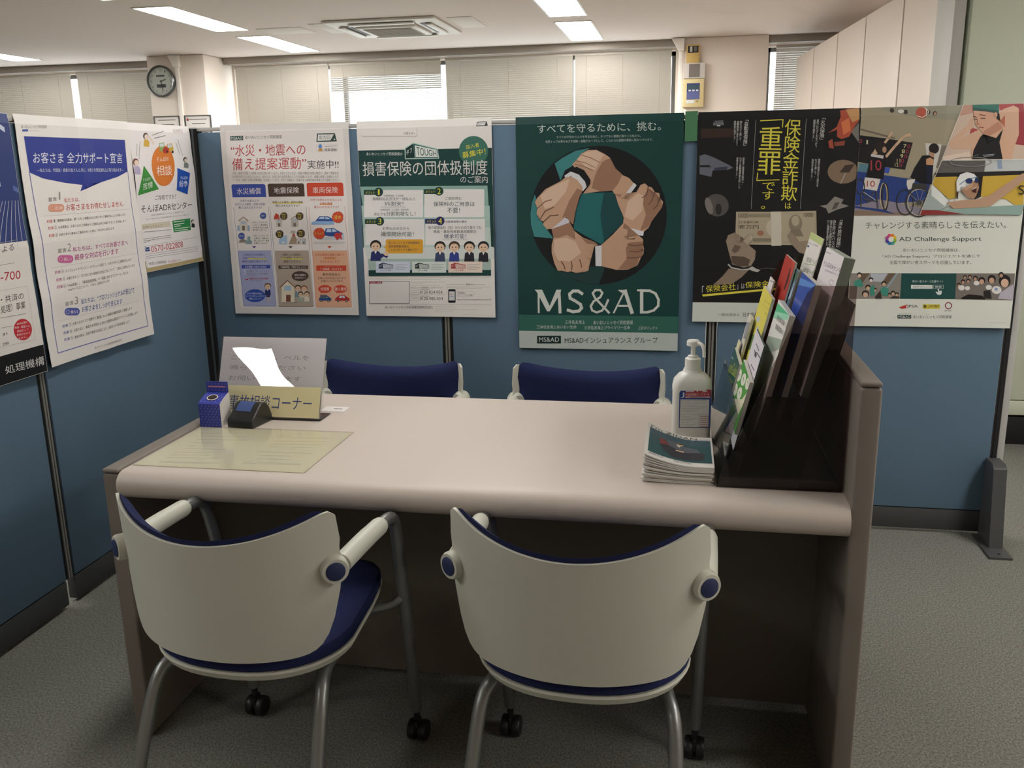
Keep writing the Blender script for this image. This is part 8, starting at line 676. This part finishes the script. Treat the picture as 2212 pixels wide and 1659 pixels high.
leaflet('redleaf', 'brochure', 'red brochure behind the yellow one', 2.142, 1.12, -.965, .004, group=G_)
leaflet('river', 'brochure', 'brochure with river photo beside the red one', 2.146, 1.106, -1.09, .002, group=G_)
leaflet('blueleaf', 'brochure', 'blue brochure below the white stack, near the side plate', 2.153, 1.104, -1.205, .012, group=G_)
leaflet('whiteleaf', 'brochure', 'narrow white leaflet peeking over the yellow booklet', 2.107, 1.064, -.965, .003, group=G_)
leaflet('yellow', 'brochure', 'yellow booklet in the middle tier', 2.092, 1.041, -.97, .006, group=G_)
leaflet('green', 'brochure', 'white and mint green booklet in the middle tier', 2.105, 1.041, -1.205, .012, group=G_)
leaflet('note', 'brochure', 'small cream folded leaflet left of the yellow booklet', 2.060, .966, -.955, .006, group=G_)
leaflet('bwleaf', 'brochure', 'white leaflet with black print over the mint booklet', 2.060, .969, -1.19, .004, mat('dark_pages', '#4a5a54', .8), group=G_)
leaflet('cream', 'brochure', 'cream leaflet with orange spots in the front tier', 2.036, .899, -.956, .003, group=G_)
leaflet('darkgreen', 'brochure', 'dark green pocket booklet with yellow lettering in the front tier', 2.024, .886, -1.0, .008, group=G_)
leaflet('circles', 'brochure', 'bright green brochure with cream circles in the front tier', 2.032, .90, -1.21, .008, group=G_)
# stack of booklets
NB = 13
for i in range(NB):
    rd = random.Random(i); k = i/(NB-1); dx = rd.uniform(-.004, .003)-.004*(1-k); dy = rd.uniform(-.004, .004); z0 = ZT+.0004+i*.0030; cu = .004+.030*k**1.5; th = .0026
    def hgt(u, v, z0=z0, cu=cu): return z0+cu*max(0, 1-u/.105)**1.7*(.75+.25*v)
    def topf(a, c, f=hgt, dx=dx, dy=dy, th=th): return (1.818+dx+.146*a, -1.492+dy+.212*c, f(.146*a, c)+th)
    def botf(a, c, f=hgt, dx=dx, dy=dy): return (1.818+dx+.146*a, -1.492+dy+.212*c, f(.146*a, c))
    t = thing('booklet', 'white bordered green booklet with seated man, topmost of its stack' if i == NB-1 else 'white edged booklet in the curled stack beside the rack', 'booklet', (0, 0, 0), 0, 'curled stack of booklets')
    b = MB(); b.closed(topf, botf, 14, 4); b.obj('pages', mat('booklet_pages', '#d5d3cd', .7), t)
    if i == NB-1:
        printed('cover', ART['booklet'], (1.818+dx, -1.280+dy, 0), (1, 0, 0), (0, -1, 0), t, disp=lambda u, v: hgt(u/1000, 1-v/212)+th+.0005, step=.00012, base=False, clip=False, cell=12)
